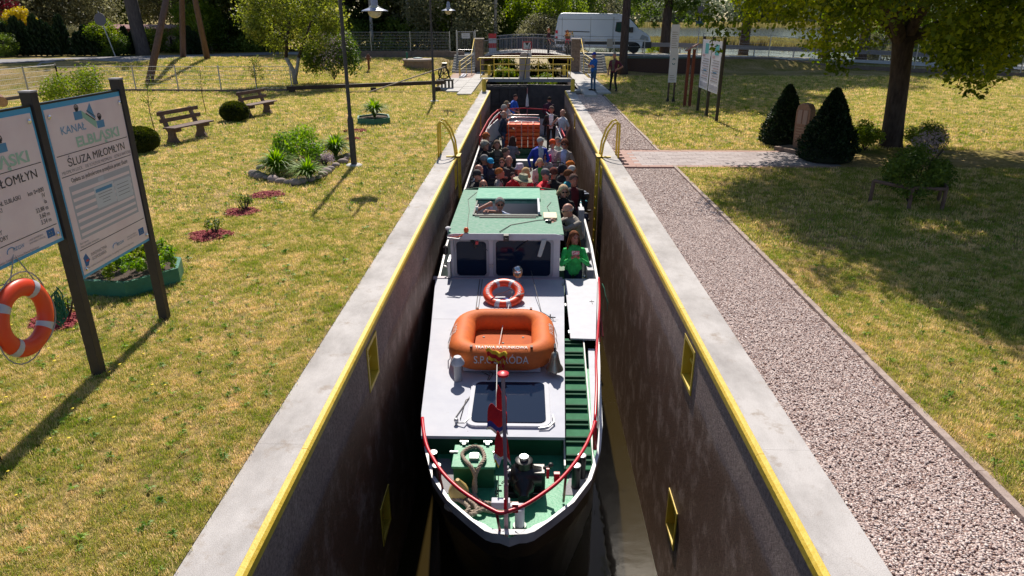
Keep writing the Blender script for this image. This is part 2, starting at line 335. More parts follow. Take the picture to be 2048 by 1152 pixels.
# chamber water
o = M().add([(-HW-.6, -14, ZW), (HW+.6, -14, ZW), (HW+.6, 41, ZW), (-HW-.6, 41, ZW)], [(0, 1, 2, 3)]).build('water', chw); tag(o, 'dark brown still water at the bottom of the lock chamber', kind='structure')
o = M().add([(-7, 40.8, -.9), (7, 40.8, -.9), (7, 64, -.9), (-7, 64, -.9)], [(0, 1, 2, 3)]).build('water', chw); tag(o, 'green canal water above the gate, under the bridge', kind='structure')
o = M().add([(2, 58, -.4), (900, 58, -.4), (900, 420, -.4), (2, 420, -.4)], [(0, 1, 2, 3)]).build('lake', lakew); tag(o, 'pale glittering lake beyond the road', kind='structure')
# ---------------------------------------------------------------- lock walls with mooring niches
NY = [(-4.2, -3.78)] + [(6.86+k*10.05, 7.28+k*10.05) for k in range(3)]
def lock_wall(side):
    lab = 'left-hand' if side < 0 else 'right-hand'
    t = thing('lock_wall', (side*HW, 0, 0), 'long concrete chamber wall with yellow edge, dark stained lower part, '+('beside the lawn with benches' if side < 0 else 'beside the gravel path'), 'lock wall')
    # face with holes, built in the wall's own frame: x = 0 is the face, +s is into the wall
    holes = [(a, b_, z0, z1) for a, b_ in NY for z0, z1 in ((-.67, -.2), (-2.93, -2.44))]
    ys = sorted(set([-14, YE]+[v for h in holes for v in h[:2]])); zs = sorted(set([-6, -.06]+[v for h in holes for v in h[2:]]))
    f = M()
    for j in range(len(ys)-1):
        for k in range(len(zs)-1):
            yc = (ys[j]+ys[j+1])/2; zc = (zs[k]+zs[k+1])/2
            if any(h[0] < yc < h[1] and h[2] < zc < h[3] for h in holes): continue
            f.add([(0, ys[j], zs[k]), (0, ys[j+1], zs[k]), (0, ys[j+1], zs[k+1]), (0, ys[j], zs[k+1])], [(0, 1, 2, 3)])
    f.box(side*.02, side*.45, YE-.001, YE, -6, -.06)
    w_ = f.build('wall_face', wallm, t)
    # coping slabs with tight joints
    me = None; L0 = 6.02
    for k in range(8):
        y0 = -13.3+k*L0; y1 = y0+L0-.002
        c = M().box(side*.055, side*.452, y0, min(y1, YE), -.14, 0).build('coping_slab', concrete, t)
    s = M()
    for k in range(17):
        y0 = -13.3+k*3; y1 = min(y0+2.994, YE)
        if y0 > YE: break
        s.add([(side*.053, y0, .002), (side*.053, y1, .002), (side*.006, y1, .002), (side*.006, y0, .002), (-side*.012, y0, -.02), (-side*.012, y1, -.02), (-side*.012, y0, -.085), (-side*.012, y1, -.085), (side*.053, y0, -.085), (side*.053, y1, -.085)],
              [(0, 1, 2, 3), (3, 2, 5, 4), (4, 5, 7, 6), (6, 7, 9, 8), (0, 3, 4, 6, 8), (1, 9, 7, 5, 2)])
    s.build('edge_strip', yelw, t)
    for a, b_ in NY[1:]:
        for z0, z1 in ((-.67, -.2), (-2.93, -2.44)):
            n_ = M(); w2 = .045; d = -side*.012
            n_.box(min(0, d), max(0, d), a-w2, b_+w2, z1, z1+w2).box(min(0, d), max(0, d), a-w2, b_+w2, z0-w2, z0).box(min(0, d), max(0, d), a-w2, a, z0, z1).box(min(0, d), max(0, d), b_, b_+w2, z0, z1)
            D_ = side*.22
            n_.add([(0, a, z0), (0, b_, z0), (0, b_, z1), (0, a, z1), (D_, a, z0), (D_, b_, z0), (D_, b_, z1), (D_, a, z1)], [(0, 1, 5, 4), (1, 2, 6, 5), (2, 3, 7, 6), (3, 0, 4, 7), (4, 5, 6, 7)])
            q = n_.build('mooring_niche', yel, t)
            yc = (a+b_)/2; M().tube([(side*.2, yc, z0+.1), (side*.09, yc, z0+.12), (side*.06, yc, (z0+z1)/2), (side*.09, yc, z1-.12), (side*.2, yc, z1-.1)], .018, 8).tube([(side*.07, a+.04, (z0+z1)/2-.02), (side*.07, b_-.04, (z0+z1)/2-.02)], .018).build('mooring_bar', yel, q)
    # recess beyond the coping: the wall steps back for the gate
    r = M(); x1 = side*.7
    r.add([(0, YE, -6), (x1, YE+1.0, -6), (x1, YE+1.0, 0), (0, YE, 0), (x1, 41.3, -6), (x1, 41.3, 0)], [(0, 1, 2, 3), (1, 4, 5, 2)])
    r.build('gate_recess', wallm, t)
    p = M().prism([(0, YE, -.14), (side*.45, YE, -.14), (side*2.5, YE, -.14), (side*2.5, 41.3, -.14), (side*.7, 41.3, -.14), (side*.7, YE+1, -.14)], (0, 0, .135)).build('recess_coping', concrete2, t)
    return t
lock_wall(-1); lock_wall(1)
# ---------------------------------------------------------------- gravel path, kerb, pavers
def gravel_ground():
    m = mat('gravel_bed', (.30, .20, .17), .95, c2=(.50, .37, .32), scale=60, bump=.8, bscale=90, coord='geo'); return m
gb = gravel_ground()
o = M().add([(2.3, -14, -.035), (3.5, -14, -.035), (3.5, 33.4, -.035), (2.3, 33.4, -.035)], [(0, 1, 2, 3)]).build('gravel_path_bed', gb); tag(o, 'gravel path along the chamber coping', kind='structure')
peb = []
pebm = D.materials.new('pebble'); pebm.use_nodes = True
_n = pebm.node_tree.nodes; _l = pebm.node_tree.links; _b = _n['Principled BSDF']; _b.inputs['Roughness'].default_value = .7
_oi = _n.new('ShaderNodeObjectInfo'); _cr = _n.new('ShaderNodeValToRGB'); _cr.color_ramp.interpolation = 'LINEAR'
for p_, c_ in ((0, (.34, .21, .18)), (.25, (.58, .39, .33)), (.45, (.66, .50, .43)), (.6, (.50, .39, .37)), (.75, (.68, .42, .31)), (1, (.78, .67, .62))):
    e_ = _cr.color_ramp.elements[0] if p_ == 0 else (_cr.color_ramp.elements[1] if p_ == 1 else _cr.color_ramp.elements.new(p_)); e_.position = p_; e_.color = (*c_, 1)
_l.new(_oi.outputs['Random'], _cr.inputs[0]); _l.new(_cr.outputs[0], _b.inputs['Base Color'])
def inst_coll(name, meshes):
    """meshes wrapped in a hidden-from-scene collection for the scatterers"""
    c = D.collections.new(name)
    for i, me in enumerate(meshes): c.objects.link(D.objects.new(name, me))
    return c
def scatter(name, surf, coll, density, smin, smax, seed, tilt=.3, label=None, m=None, mask=None, zr=True):
    """surf: a mesh; joined scatter object of instances (stuff)"""
    ng = D.node_groups.new(name, 'GeometryNodeTree')
    ng.interface.new_socket('Geometry', in_out='INPUT', socket_type='NodeSocketGeometry'); ng.interface.new_socket('Geometry', in_out='OUTPUT', socket_type='NodeSocketGeometry')
    N = ng.nodes; L = ng.links; gi = N.new('NodeGroupInput'); go = N.new('NodeGroupOutput')
    ds = N.new('GeometryNodeDistributePointsOnFaces'); ds.inputs['Density'].default_value = density; ds.inputs['Seed'].default_value = seed
    at = N.new('GeometryNodeInputNamedAttribute'); at.data_type = 'FLOAT'; at.inputs[0].default_value = 'dens'
    if mask:
        mu = N.new('ShaderNodeMath'); mu.operation = 'MULTIPLY'; mu.inputs[1].default_value = density; L.new(at.outputs[0], mu.inputs[0]); L.new(mu.outputs[0], ds.inputs['Density'])
    ci = N.new('GeometryNodeCollectionInfo'); ci.inputs[0].default_value = coll; ci.inputs['Separate Children'].default_value = True; ci.inputs['Reset Children'].default_value = True
    ip = N.new('GeometryNodeInstanceOnPoints'); ip.inputs['Pick Instance'].default_value = True
    rv = N.new('FunctionNodeRandomValue'); rv.data_type = 'FLOAT_VECTOR'; rv.inputs[0].default_value = (-tilt, -tilt, 0); rv.inputs[1].default_value = (tilt, tilt, 6.283)
    rs = N.new('FunctionNodeRandomValue'); rs.data_type = 'FLOAT'; rs.inputs[2].default_value = smin; rs.inputs[3].default_value = smax; rs.inputs['Seed'].default_value = seed+3
    L.new(gi.outputs[0], ds.inputs[0]); L.new(ds.outputs[0], ip.inputs['Points']); L.new(ci.outputs[0], ip.inputs['Instance'])
    L.new(rv.outputs[0], ip.inputs['Rotation']); L.new(rs.outputs[1], ip.inputs['Scale']); L.new(ip.outputs[0], go.inputs[0])
    o = D.objects.new(name, surf); COL.objects.link(o); md = o.modifiers.new('scatter', 'NODES'); md.node_group = ng
    tag(o, label, kind='stuff'); return o
pm = []
for k in range(4):
    bm = bmesh.new(); bmesh.ops.create_icosphere(bm, subdivisions=1, radius=1)
    sx, sy, sz = random.uniform(.8, 1.35), random.uniform(.7, 1), random.uniform(.45, .7)
    for v in bm.verts: v.co = Vector((v.co.x*sx*random.uniform(.85, 1.12), v.co.y*sy*random.uniform(.85, 1.12), v.co.z*sz))
    me = D.meshes.new('pebble'); bm.to_mesh(me); bm.free(); me.materials.append(pebm); me.polygons.foreach_set('use_smooth', [True]*len(me.polygons)); pm.append(me)
pc = inst_coll('pebble', pm)
def quad(x0, x1, y0, y1, z): return npmesh('patch', [(x0, y0, z), (x1, y0, z), (x1, y1, z), (x0, y1, z)], [(0, 1, 2, 3)], gb)
scatter('gravel', quad(2.31, 3.49, 1.5, 12, -.022), pc, 6500, .0065, .0138, 1, label='mixed pink and grey gravel of the path, nearest stretch')
scatter('gravel', quad(2.31, 3.49, 12, 16.2, -.022), pc, 3000, .0095, .017, 2, label='mixed pink and grey gravel in front of the paved strip')
scatter('gravel', quad(2.31, 3.49, 18.75, 33.3, -.022), pc, 1100, .015, .025, 3, label='mixed pink and grey gravel beyond the paved strip')
kerbm = mat('kerb_stone', (.28, .21, .185), .85, c2=(.44, .35, .31), scale=9, bump=.4, coord='geo')
t = thing('path_kerb', (3.5, 0, 0), 'narrow concrete kerb between gravel path and right lawn', 'kerb')
me = M().box(0, .07, 0, .99, -.12, .012).mesh('kerb_stone', kerbm)
for k in range(47):
    y = -13.5+k
    if 16.1 < y < 18.4: continue
    if y > 32.3: break
    mobj('kerb_stone', me, t, (0+random.uniform(-.003, .003), y, random.uniform(-.004, .004)))
# paved strip from the ladder to the memorial stone
pav = [mat('paver_%s' % k, c, .85, c2=tuple(v*1.2 for v in c), scale=20, coord='geo') for k, c in (('grey', (.36, .31, .31)), ('dusky', (.31, .26, .26)), ('red', (.36, .22, .19)))]
t = thing('paved_path', (2.3, 16.3, 0), 'paved strip of small grey blocks with reddish border between gravel stretches', 'path')
M().add([(0, 0, -.03), (5.3, 0, -.03), (5.3, 2.3, -.03), (0, 2.3, -.03)], [(0, 1, 2, 3)]).build('bed', gb, t)
bms = [M().box(-.148, .148, -.097, .097, -.05, .004).mesh('paver', pav[k]) for k in range(3)]
cnt = 0; rest = M()
for j in range(11):
    for i in range(18):
        x = .16+i*.302+(.15 if j % 2 else 0); y = .1+j*.202
        if x > 5.2: continue
        mi = 2 if (j in (0, 10) or i == 0) else (1 if random.random() < .4 else 0)
        mobj('paver', bms[mi], t, (x, y, random.uniform(-.002, .003)))
# concrete slabs at the gate, both sides
def slabs(name, label, items):
    t = thing(name, (0, 36, 0), label, 'paving')
    for x0, x1, y0, y1 in items:
        nx = max(1, round((x1-x0)/1.4)); ny = max(1, round((y1-y0)/1.05))
        for i in range(nx):
            for j in range(ny):
                a = lerp(x0, x1, i/nx); c = lerp(x0, x1, (i+1)/nx); d = lerp(y0, y1, j/ny); e = lerp(y0, y1, (j+1)/ny)
                z = .085+random.uniform(-.006, .006)
                M().box(a+.006, c-.006, d-36+.006, e-36-.006, -.05, z).build('slab', concrete2, t, bevel=.01)
slabs('concrete_paving', 'grey concrete slabs laid in steps left of the lock gate', [(-3.3, -2.62, 32.5, 35), (-3.3, -2.62, 35, 41.6), (-3.95, -3.3, 33.7, 41.6), (-4.6, -3.95, 34.8, 41.6)])
slabs('concrete_paving', 'grey concrete slabs laid in steps right of the lock gate', [(2.62, 3.2, 32.1, 35), (2.62, 3.3, 35, 41.6), (3.3, 3.95, 33.2, 41.6)])
sheet('gravel_patch', [(-4.6, 41.6), (-3.3, 41.6), (-3.3, 46.3), (-4.9, 46.3)], gb, 'gravel patch at the foot of the left stairs', off=.02)
# ---------------------------------------------------------------- roads
asph = mat('asphalt', (.20, .195, .21), .9, c2=(.27, .26, .27), scale=3, bump=.3, bscale=80, coord='geo')
asph2 = mat('pale_road', (.42, .41, .40), .9, c2=(.5, .49, .48), scale=3, bump=.2, bscale=80, coord='geo')
def ribbon(name, near, far, m, label, off=.02):
    b = M(); n = len(near); b.add([(x, y, z) for x, y, z in near]+[(x, y, z) for x, y, z in far], [(i, i+1, n+i+1, n+i) for i in range(n-1)])
    o = b.build(name, m); return tag(o, label, kind='structure')
def gz(x, y, off): return (x, y, float(hgt(x, y))+off)
_nr = [G(*p, .9) for p in [(560, 108.5), (420, 115), (290, 122), (200, 132), (172, 136), (165, 137)]]
_fr = [G(*p, .9) for p in [(560, 104), (420, 107), (260, 111), (130, 114), (80, 123), (72, 130)]]
ribbon('road', [gz(p.x, p.y, .03) for p in _nr], [gz(p.x, p.y, .03) for p in _fr], asph, 'grey asphalt road curving past the left bank')
ribbon('road', [gz(p.x, p.y, .034) for p in [G(130, 119, .9), G(0, 125, .9), G(-300, 138, .9)]], [gz(p.x, p.y, .034) for p in [G(130, 114.5, .9), G(0, 116.5, .9), G(-300, 123, .9)]], asph, 'side branch of the road running off past the hedge')
ribbon('road', [gz(x, y, .03) for x, y in [(_nr[0].x, _nr[0].y), (-14, 50.4), (-9, 50.2), (-3.3, 50.0)]], [gz(x, y, .03) for x, y in [(_fr[0].x, _fr[0].y), (-14, 55.3), (-9, 55.0), (-3.3, 54.6)]], asph2, 'pale road leading up to the bridge from the left')
ribbon('road', [gz(x, y, .03) for x, y in [(3.3, 49.6), (8, 50), (14, 51.9), (18, 52.2), (22, 51.6), (28, 48), (40, 43)]], [gz(x, y, .03) for x, y in [(3.3, 54.6), (8, 55), (14, 56.4), (19, 56.6), (24, 56), (31, 53), (44, 48)]], asph2, 'pale road running right from the bridge past the lake')
# ---------------------------------------------------------------- lock gate, walkway, bridge
gatem = mat('gate_steel', (.045, .042, .05), .6, .1, c2=(.085, .075, .08), scale=3, bump=.3)
greym = mat('grey_paint', (.28, .27, .29), .5, c2=(.34, .33, .34), scale=5)
stonem = mat('pillar_stone', (.16, .11, .09), .85, c2=(.28, .2, .16), scale=9, bump=.5)
t = thing('lock_gate', (0, 39.6, 0), 'dark steel mitre gate closing the far end of the chamber', 'lock gate')
for s in (-1, 1):
    a = Vector((s*2.55, 0, 0)); c = Vector((0, .55, 0)); d = (c-a); L_ = d.length; ang = math.atan2(d.y, d.x)
    T = Matrix.Translation(a) @ Matrix.Rotation(ang, 4, 'Z')
    leaf = M().box(0, L_, -.04, .04, -5.5, -.15, T=T).build('gate_leaf', gatem, t)
    f = M()
    for k in range(6): f.box(L_*k/5-.05, L_*k/5+.05, -.14, -.04, -5.5, -.15, T=T)
    for z in (-.3, -1.2, -2.1, -3.1): f.box(0, L_, -.17, -.14, z-.07, z+.07, T=T)
    if s > 0: f = f
    f.build('gate_frame', gatem, leaf)
t = thing('gate_walkway', (0, 41.55, 0), 'grey footbridge plank over the lock gate with yellow railings', 'walkway')
M().box(-2.85, 2.6, -.02, .95, -.10, .03).build('deck', concrete2, t, bevel=.01)
M().box(-2.85, 2.6, -.06, -.02, -.14, .05).build('edge_beam', greym, t)
for yy, x0, x1, hh in ((.02, -2.75, 2.5, 1.2), (.9, -2.0, 2.4, 1.26)):
    r = M(); r.tube([(x0-.12, yy, hh-.14), (x0-.16, yy, hh-.06), (x0-.08, yy, hh), (x1+.08, yy, hh), (x1+.16, yy, hh-.06), (x1+.12, yy, hh-.14)], .032, 8)
    r.build('handrail', yel, t)
    for z in (.48, .82):
        M().tube([(x0, yy, z), (x1, yy, z)], .02, 6).build('rail', yel, t)
    for k in range(5 if yy < .5 else 6):
        x = lerp(x0, x1, k/(4 if yy < .5 else 5)); M().tube([(x, yy, .03), (x, yy, hh)], .024, 6).build('post', yel, t)
c = thing('gate_machine_housing', (-.18, 41.95, .03), 'grey round-topped steel housing in the middle of the gate walkway', 'machine housing')
pr = [(-.31, 0, 0), (.31, 0, 0), (.31, 0, 1.15)]+[(.31*math.cos(a), 0, 1.15+.31*math.sin(a)) for a in np.linspace(.2, math.pi-.2, 9)]+[(-.31, 0, 1.15)]
M().prism(pr, (0, .3, 0)).build('casing', mat('housing_paint', (.30, .27, .29), .5), c, bevel=.01)
M().box(-.36, .36, -.03, .33, 0, .06).build('base_plate', greym, c); M().box(.16, .42, .06, .2, 1.2, 1.42).build('winch_box', white, c, bevel=.01)
# sign M on the bridge side, with the black lever in front
sg = thing('navigation_sign', (.12, 47.3, 0), 'square white board with red border and black mooring symbol before the bridge rail', 'sign')
p0 = YP(1045, 83, 47.3); p1 = YP(1063, 100, 47.3)
M().box(p0.x-.12, p1.x-.12, 0, .03, p1.z, p0.z).build('red_border', red, sg); M().box(p0.x-.06, p1.x-.18, -.012, 0, p1.z+.06, p0.z-.06).build('white_field', white2, sg)
cx_ = (p0.x+p1.x)/2-.12
b = M(); zt = p0.z-.07; b.prism([(cx_-.13, -.016, zt), (cx_, -.016, zt-.2), (cx_+.13, -.016, zt)], (0, .003, 0)); b.build('symbol', black, sg)
text([('tel.', cx_-.1, p1.z+.1, .13)], black, 'lettering', sg, lambda x, y: (x, -.017, y))
M().tube([(0.05, .05, 0), (.05, .05, p1.z)], .03).build('post', steel, sg)
lv = thing('gate_lever', (-.25, 41.3, 0), 'thin black steel lever leaning up across the gate housing', 'lever')
M().tube([(0, 0, .0), (.35, .25, 1.9), (.42, .28, 2.0)], .022, 6).build('rod', dark, lv)
# bollards
def bollard(x, y, z, label, h=.62, r=.1):
    t = thing('bollard', (x, y, z), label, 'bollard', 'yellow bollards at the gate')
    M().lathe([(r, .05), (r, h-.02), (r*.85, h)], n=14).build('column', yel, t, smooth=40)
    M().lathe([(r*1.25, 0), (r*1.25, .05)], n=14).build('base_ring', greym, t); M().lathe([(r*.5, h), (r*.5, h+.02), (r*.2, h+.03)], n=10).build('cap', yel, t)
bollard(-2.1, 33.9, 0, 'yellow bollard on the left coping where the chamber ends')
bollard(2.17, 33.9, 0, 'yellow bollard on the right coping where the chamber ends')
bollard(-2.35, 43.6, .03, 'yellow bollard behind the walkway railing, left side')
bollard(2.25, 43.6, .03, 'yellow bollard behind the walkway railing, right side')
# canal side walls beyond the gate
for s in (-1, 1):
    lab = 'stone canal wall under the '+('left' if s < 0 else 'right')+' end of the bridge'
    x0, x1 = (-3.3, -2.85) if s < 0 else (2.65, 3.6)
    o = M().box(x0, x1, 41.35, 56, -2, .02).build('canal_wall', wallm); tag(o, lab, 'canal wall')
    o = M().box(x0 if s < 0 else x0, x1, 41.35, 47.2, .02, .06).build('canal_coping', concrete2); tag(o, 'pale coping on the canal wall beside the '+('left' if s < 0 else 'right')+' stairs', kind='structure')
# bridge
t = thing('bridge', (0, 48, 0), 'low arched road bridge with maroon girder and grey bar railing', 'bridge')
def arch(x): return .97+.24*(1-(x/3.0)**2)
xs = np.linspace(-3.0, 3.0, 13)
gird = mat('maroon_girder', (.13, .03, .035), .5, c2=(.09, .025, .03), scale=6)
b = M(); b.prism([(x, 0, arch(x)) for x in xs]+[(x, 0, arch(x)-.30) for x in xs[::-1]], (0, .18, 0)); b.build('girder', gird, t)
b = M(); b.prism([(x, .18, arch(x)-.02) for x in xs]+[(x, .18, arch(x)-.3) for x in xs[::-1]], (0, 6, 0)); b.build('deck', asph2, t)
b = M(); b.prism([(x, 6.2, arch(x)) for x in xs]+[(x, 6.2, arch(x)-.34) for x in xs[::-1]], (0, .18, 0)); b.build('girder', gird, t)
def rz_(x): return 1.93+.22*(1-(x/3)**2)
hr = M().tube([(x, .09, rz_(x)) for x in xs], .03, 6).build('handrail', greym, t)
M().tube([(x, 6.2, rz_(x)+.1) for x in xs], .03, 6).build('handrail', greym, t)
bar = M().tube([(0, 0, 0), (0, 0, 1)], .011, 5).mesh('baluster', greym)
for k in range(53):
    x = -2.9+k*5.8/52; mobj('baluster', bar, t, (x, .09, arch(x)), scale=(1, 1, rz_(x)-arch(x)))
for k in range(15):
    x = -2.8+k*5.6/14; mobj('baluster', bar, t, (x, 6.2, arch(x)), scale=(1, 1, rz_(x)+.1-arch(x)))
for s, lab in ((-1, 'brown stone pillar at the left end of the bridge rail'), (1, 'brown stone pillar at the right end of the bridge rail')):
    t = thing('bridge_pillar', (s*3.17, 47.2, -.2), lab, 'pillar', 'stone bridge pillars')
    M().box(-.27, .27, -.27, .5, 0, 2.25).build('shaft', stonem, t, bevel=.015); M().box(-.31, .31, -.31, .54, 2.25, 2.33).build('capstone', mat('capstone', (.42, .36, .33), .8), t, bevel=.01)
# red-white marker posts
for x, y, z, lab in ((-2.55, 52.5, 1.0, 'red and white banded marker post at the left end of the bridge'), (3.0, 55.6, 1.0, 'red and white banded marker post beside the rear of the van')):
    t = thing('marker_post', (x, y, z), lab, 'marker post', 'banded marker posts')
    for k in range(4): M().box(-.28, .28, -.05, .05, k*.33, k*.33+.33).build('band', [red, white2][(k+1) % 2], t)
# stairs
def stair(x0, x1, y0, y1, n, z1, label, rail_x):
    t = thing('stairs', ((x0+x1)/2, y0, 0), label, 'stairs'); w_ = (x1-x0)/2
    for k in range(n):
        d = (y1-y0)/n; z = z1*(k+1)/n
        M().box(-w_, w_, k*d+.004, (k+1)*d+.03, z-.28, z).build('step', mat('step_concrete', (.30, .28, .27), .85, c2=(.42, .4, .38), scale=4), t, bevel=.008)
        for s in (-1, 1):
            M().box(s*(w_+.1)-.1, s*(w_+.1)+.1, k*d+.01, (k+1)*d-.005, -.2, z+.04).build('side_block', concrete2, t)
    return t
stair(-4.75, -3.65, 46.3, 48.6, 7, 1.0, 'concrete stairs up to the bridge on the left', -3.45)
stair(3.75, 5.0, 46.3, 48.6, 7, 1.0, 'concrete stairs up to the bridge on the right', 3.55)
for s, lab in ((-1, 'yellow handrail beside the left stairs'), (1, 'yellow handrail beside the right stairs')):
    t = thing('handrail', (s*3.55, 42.6, 0), lab, 'handrail', 'yellow stair handrails')
    pts = [(s*.55, 0, .0), (s*.55, 0, .85), (s*.5, .15, .95), (0, 2.6, 1.25), (0, 3.1, 1.4), (0, 5.4, 2.1)]
    M().tube(pts, .024, 7).build('top_rail', yel, t, smooth=True)
    M().tube([(s*.5, .2, .45), (0, 2.6, .8)], .016, 6).tube([(s*.5, .2, .7), (0, 2.6, 1.05)], .016, 6).build('mid_rail', yel, t)
    for k in range(3):
        q = lerp(Vector((s*.5, .2, 0)), Vector((0, 2.6, 0)), k/2.0); M().tube([q, q+Vector((0, 0, .95+.1*k))], .02, 6).build('post', yel, t)
    for k in range(2):
        M().box(s*(.30+.18*k)-.06, s*(.30+.18*k)+.06, -.4, 2.4, .03, .09).build('kerb_rail', white, t)
# ---------------------------------------------------------------- fences
fst = mat('fence_zinc', (.40, .40, .43), .45, .6, c2=(.5, .5, .52), scale=10)
def mesh_fence(name, pts, label, h=1.15, rails=7, base=.12, step=2.5, wires=True, zf=None):
    """panel fence on a low concrete base along plan points; each post and rail a part"""
    t = thing(name, (pts[0][0], pts[0][1], 0), label, 'fence')
    o = Vector((pts[0][0], pts[0][1], 0))
    zf = zf or (lambda x, y: float(hgt(x, y)))
    for (xa, ya), (xb, yb) in zip(pts[:-1], pts[1:]):
        L_ = math.hypot(xb-xa, yb-ya); n = max(1, round(L_/step))
        for k in range(n):
            a = Vector((lerp(xa, xb, k/n), lerp(ya, yb, k/n), 0)); c = Vector((lerp(xa, xb, (k+1)/n), lerp(ya, yb, (k+1)/n), 0))
            a.z = zf(a.x, a.y); c.z = zf(c.x, c.y); a -= o; c -= o; up = Vector((0, 0, 1))
            M().bar(a+up*(base/2-.1), c+up*(base/2-.1), .12, base+.2).build('base_board', mat('base_board', (.16, .12, .11), .85, c2=(.22, .17, .15), scale=6), t)
            M().bar(a, a+up*(base+h+.06), .05, .05, up=(0, 1, 0)).build('post', fst, t)
            for q in range(rails):
                z = base+.06+(h-.06)*q/(rails-1); M().tube([a+up*z, c+up*z], .008 if q < rails-1 else .013, 5).build('rail_wire', fst, t)
            if wires:
                wv = M(); m_ = int((c-a).length/.1)
                for j in range(1, m_):
                    p = lerp(a, c, j/m_); wv.tube([p+up*(base+.05), p+up*(base+h)], .0028, 3, caps=False)
                wv.build('wire_mesh', fst, t, kind='stuff')
        if (xb, yb) == tuple(pts[-1]): M().bar(c, c+up*(base+h+.06), .05, .05, up=(0, 1, 0)).build('post', fst, t)
    return t
mesh_fence('wire_fence', [(-11.6, 34.4), (-14.9, 33.9), (-19.2, 34.1), (-22.6, 33.6)], 'low wire mesh fence between the lawn and the grassy bank', h=1.05, rails=6, step=2.05)
mesh_fence('wire_fence', [(-22.6, 33.6), (-22.9, 29.5), (-22.6, 24)], 'end of the wire mesh fence running towards the log pile', h=1.15, rails=6)
# retaining wall + tall fence towards the bridge, left
t = thing('retaining_wall', (-8, 49, 0), 'low brownish retaining wall below the left fence', 'retaining wall')
for k in range(5): M().box(-5.4+k*1.82, -5.4+k*1.82+1.8, -.1, .12, .1, 1.22).build('wall_panel', mat('base_board', (.16, .12, .11)), t, bevel=.01)
mesh_fence('wire_fence', [(-13.4, 49), (-5.3, 49)], 'tall grey rail fence on the retaining wall left of the gate', h=1.2, rails=7, base=.05, step=2.6, zf=lambda x, y: 1.22)
t = thing('fence_gate', (-4.75, 48.9, 1.0), 'grey tubular fence gate with white notice at the top of the left stairs', 'gate')
M().tube([(0, 0, 0), (0, 0, 1.5), (1.1, 0, 1.5), (1.1, 0, 0)], .035, 6).tube([(0, 0, .35), (1.1, 0, .35)], .02).build('frame', fst, t)
for k in range(2): M().box(-.1+k*1.25, -.02+k*1.25, -.04, .04, -.1, 1.6).build('post', fst, t)
for k in range(9): M().tube([(.11+k*.11, 0, .35), (.11+k*.11, 0, 1.5)], .007, 4).build('bar', fst, t)
M().box(.28, .84, -.05, -.035, 1.08, 1.42).build('notice', white2, t); text([('ZAKAZ', .36, 1.29, .1), ('WSTĘPU', .36, 1.17, .1)], mat('grey_print', (.25, .25, .27), .6), 'lettering', t, lambda x, y: (x, -.053, y))
# right fences
mesh_fence('wire_fence', [(22.6, 50.2), (25.6, 47.6), (30, 43.8), (36, 39.5)], 'tall wire mesh fence along the road behind the big tree', h=1.75, rails=8, base=.25, step=3.2)
mesh_fence('wire_fence', [(12.2, 50.4), (17.4, 52.0), (22.6, 50.2)], 'thin wire mesh fence in front of the road right of the signs', h=1.5, rails=6, base=.15, step=4)
# low brick planter wall by the tree, right of the steps
t = thing('brick_wall', (8.7, 46.2, 0), 'low dark brick wall in the shade below the van', 'wall')
br = mat('brick', (.06, .028, .022), .85, c2=(.09, .045, .035), scale=5); bms_ = M().box(-.118, .118, -.06, .06, -.033, .033).mesh('brick', br)
for j in range(12):
    for k in range(20):
        mobj('brick', bms_, t, (-2.35+k*.25+(.125 if j % 2 else 0), random.uniform(-.004, .004), .04+j*.077))
M().box(-2.5, 2.55, -.045, .3, -.1, .95).build('mortar', mat('mortar', (.07, .06, .055), .9), t); M().box(-2.55, 2.6, -.1, .35, .95, 1.02).build('coping', mat('coping_green', (.05, .10, .10), .6), t)
# guard rail
t = thing('guard_rail', (6, 55.6, 0), 'grey steel guard rail along the lake side of the road', 'guard rail')
gp = [(6, 55.7), (12, 56.6), (18, 57.2), (24, 56.5), (30, 54), (37, 50)]
pts = [Vector((x-6, y-55.6, float(hgt(x, y))+.62)) for x, y in gp]
for a, c in zip(pts[:-1], pts[1:]):
    for k in range(2):
        a2 = lerp(a, c, k/2); c2 = lerp(a, c, (k+1)/2)
        M().bar(a2+Vector((0, 0, .09)), c2+Vector((0, 0, .09)), .05, .13).bar(a2-Vector((0, 0, .09)), c2-Vector((0, 0, .09)), .05, .13).bar(a2, c2, .02, .1).build('beam', mat('guard_steel', (.20, .19, .22), .5, .5), t)
        M().box(a2.x-.05, a2.x+.05, a2.y+.03, a2.y+.12, a2.z-.75, a2.z+.14).build('post', fst, t)
# blue slat fence behind the bridge
t = thing('slat_fence', (-2.2, 57, .6), 'blue-grey fence of upright slats behind the bridge', 'fence')
sm = mat('blue_slat', (.035, .06, .10), .6, c2=(.06, .10, .15), scale=6)
me = M().box(-.055, .055, -.012, .012, 0, 1.5).mesh('slat', sm)
for k in range(48): mobj('slat', me, t, (k*.125, 0, 0), rot=(0, random.uniform(-.01, .01), 0))
for z in (.3, 1.3): M().box(-.1, 6, .012, .05, z, z+.08).build('rail', sm, t)
# notice fence to the right of the bridge (thin rails with grey board)
t = thing('tube_railing', (3.7, 48.7, .95), 'thin grey tube railing with a square board in front of the van', 'railing')
for k in range(3): M().tube([(.1+k*2.05, 0, -.2), (.1+k*2.05, 0, 1.12)], .03, 6).build('post', fst, t)
for z in (.62, .95, 1.08): M().tube([(.1, 0, z), (4.2, 0, z)], .012, 5).build('rail', fst, t)
M().box(1.65, 2.05, -.03, -.01, .62, 1.12).build('board', mat('board_grey', (.3, .3, .31), .6), t)
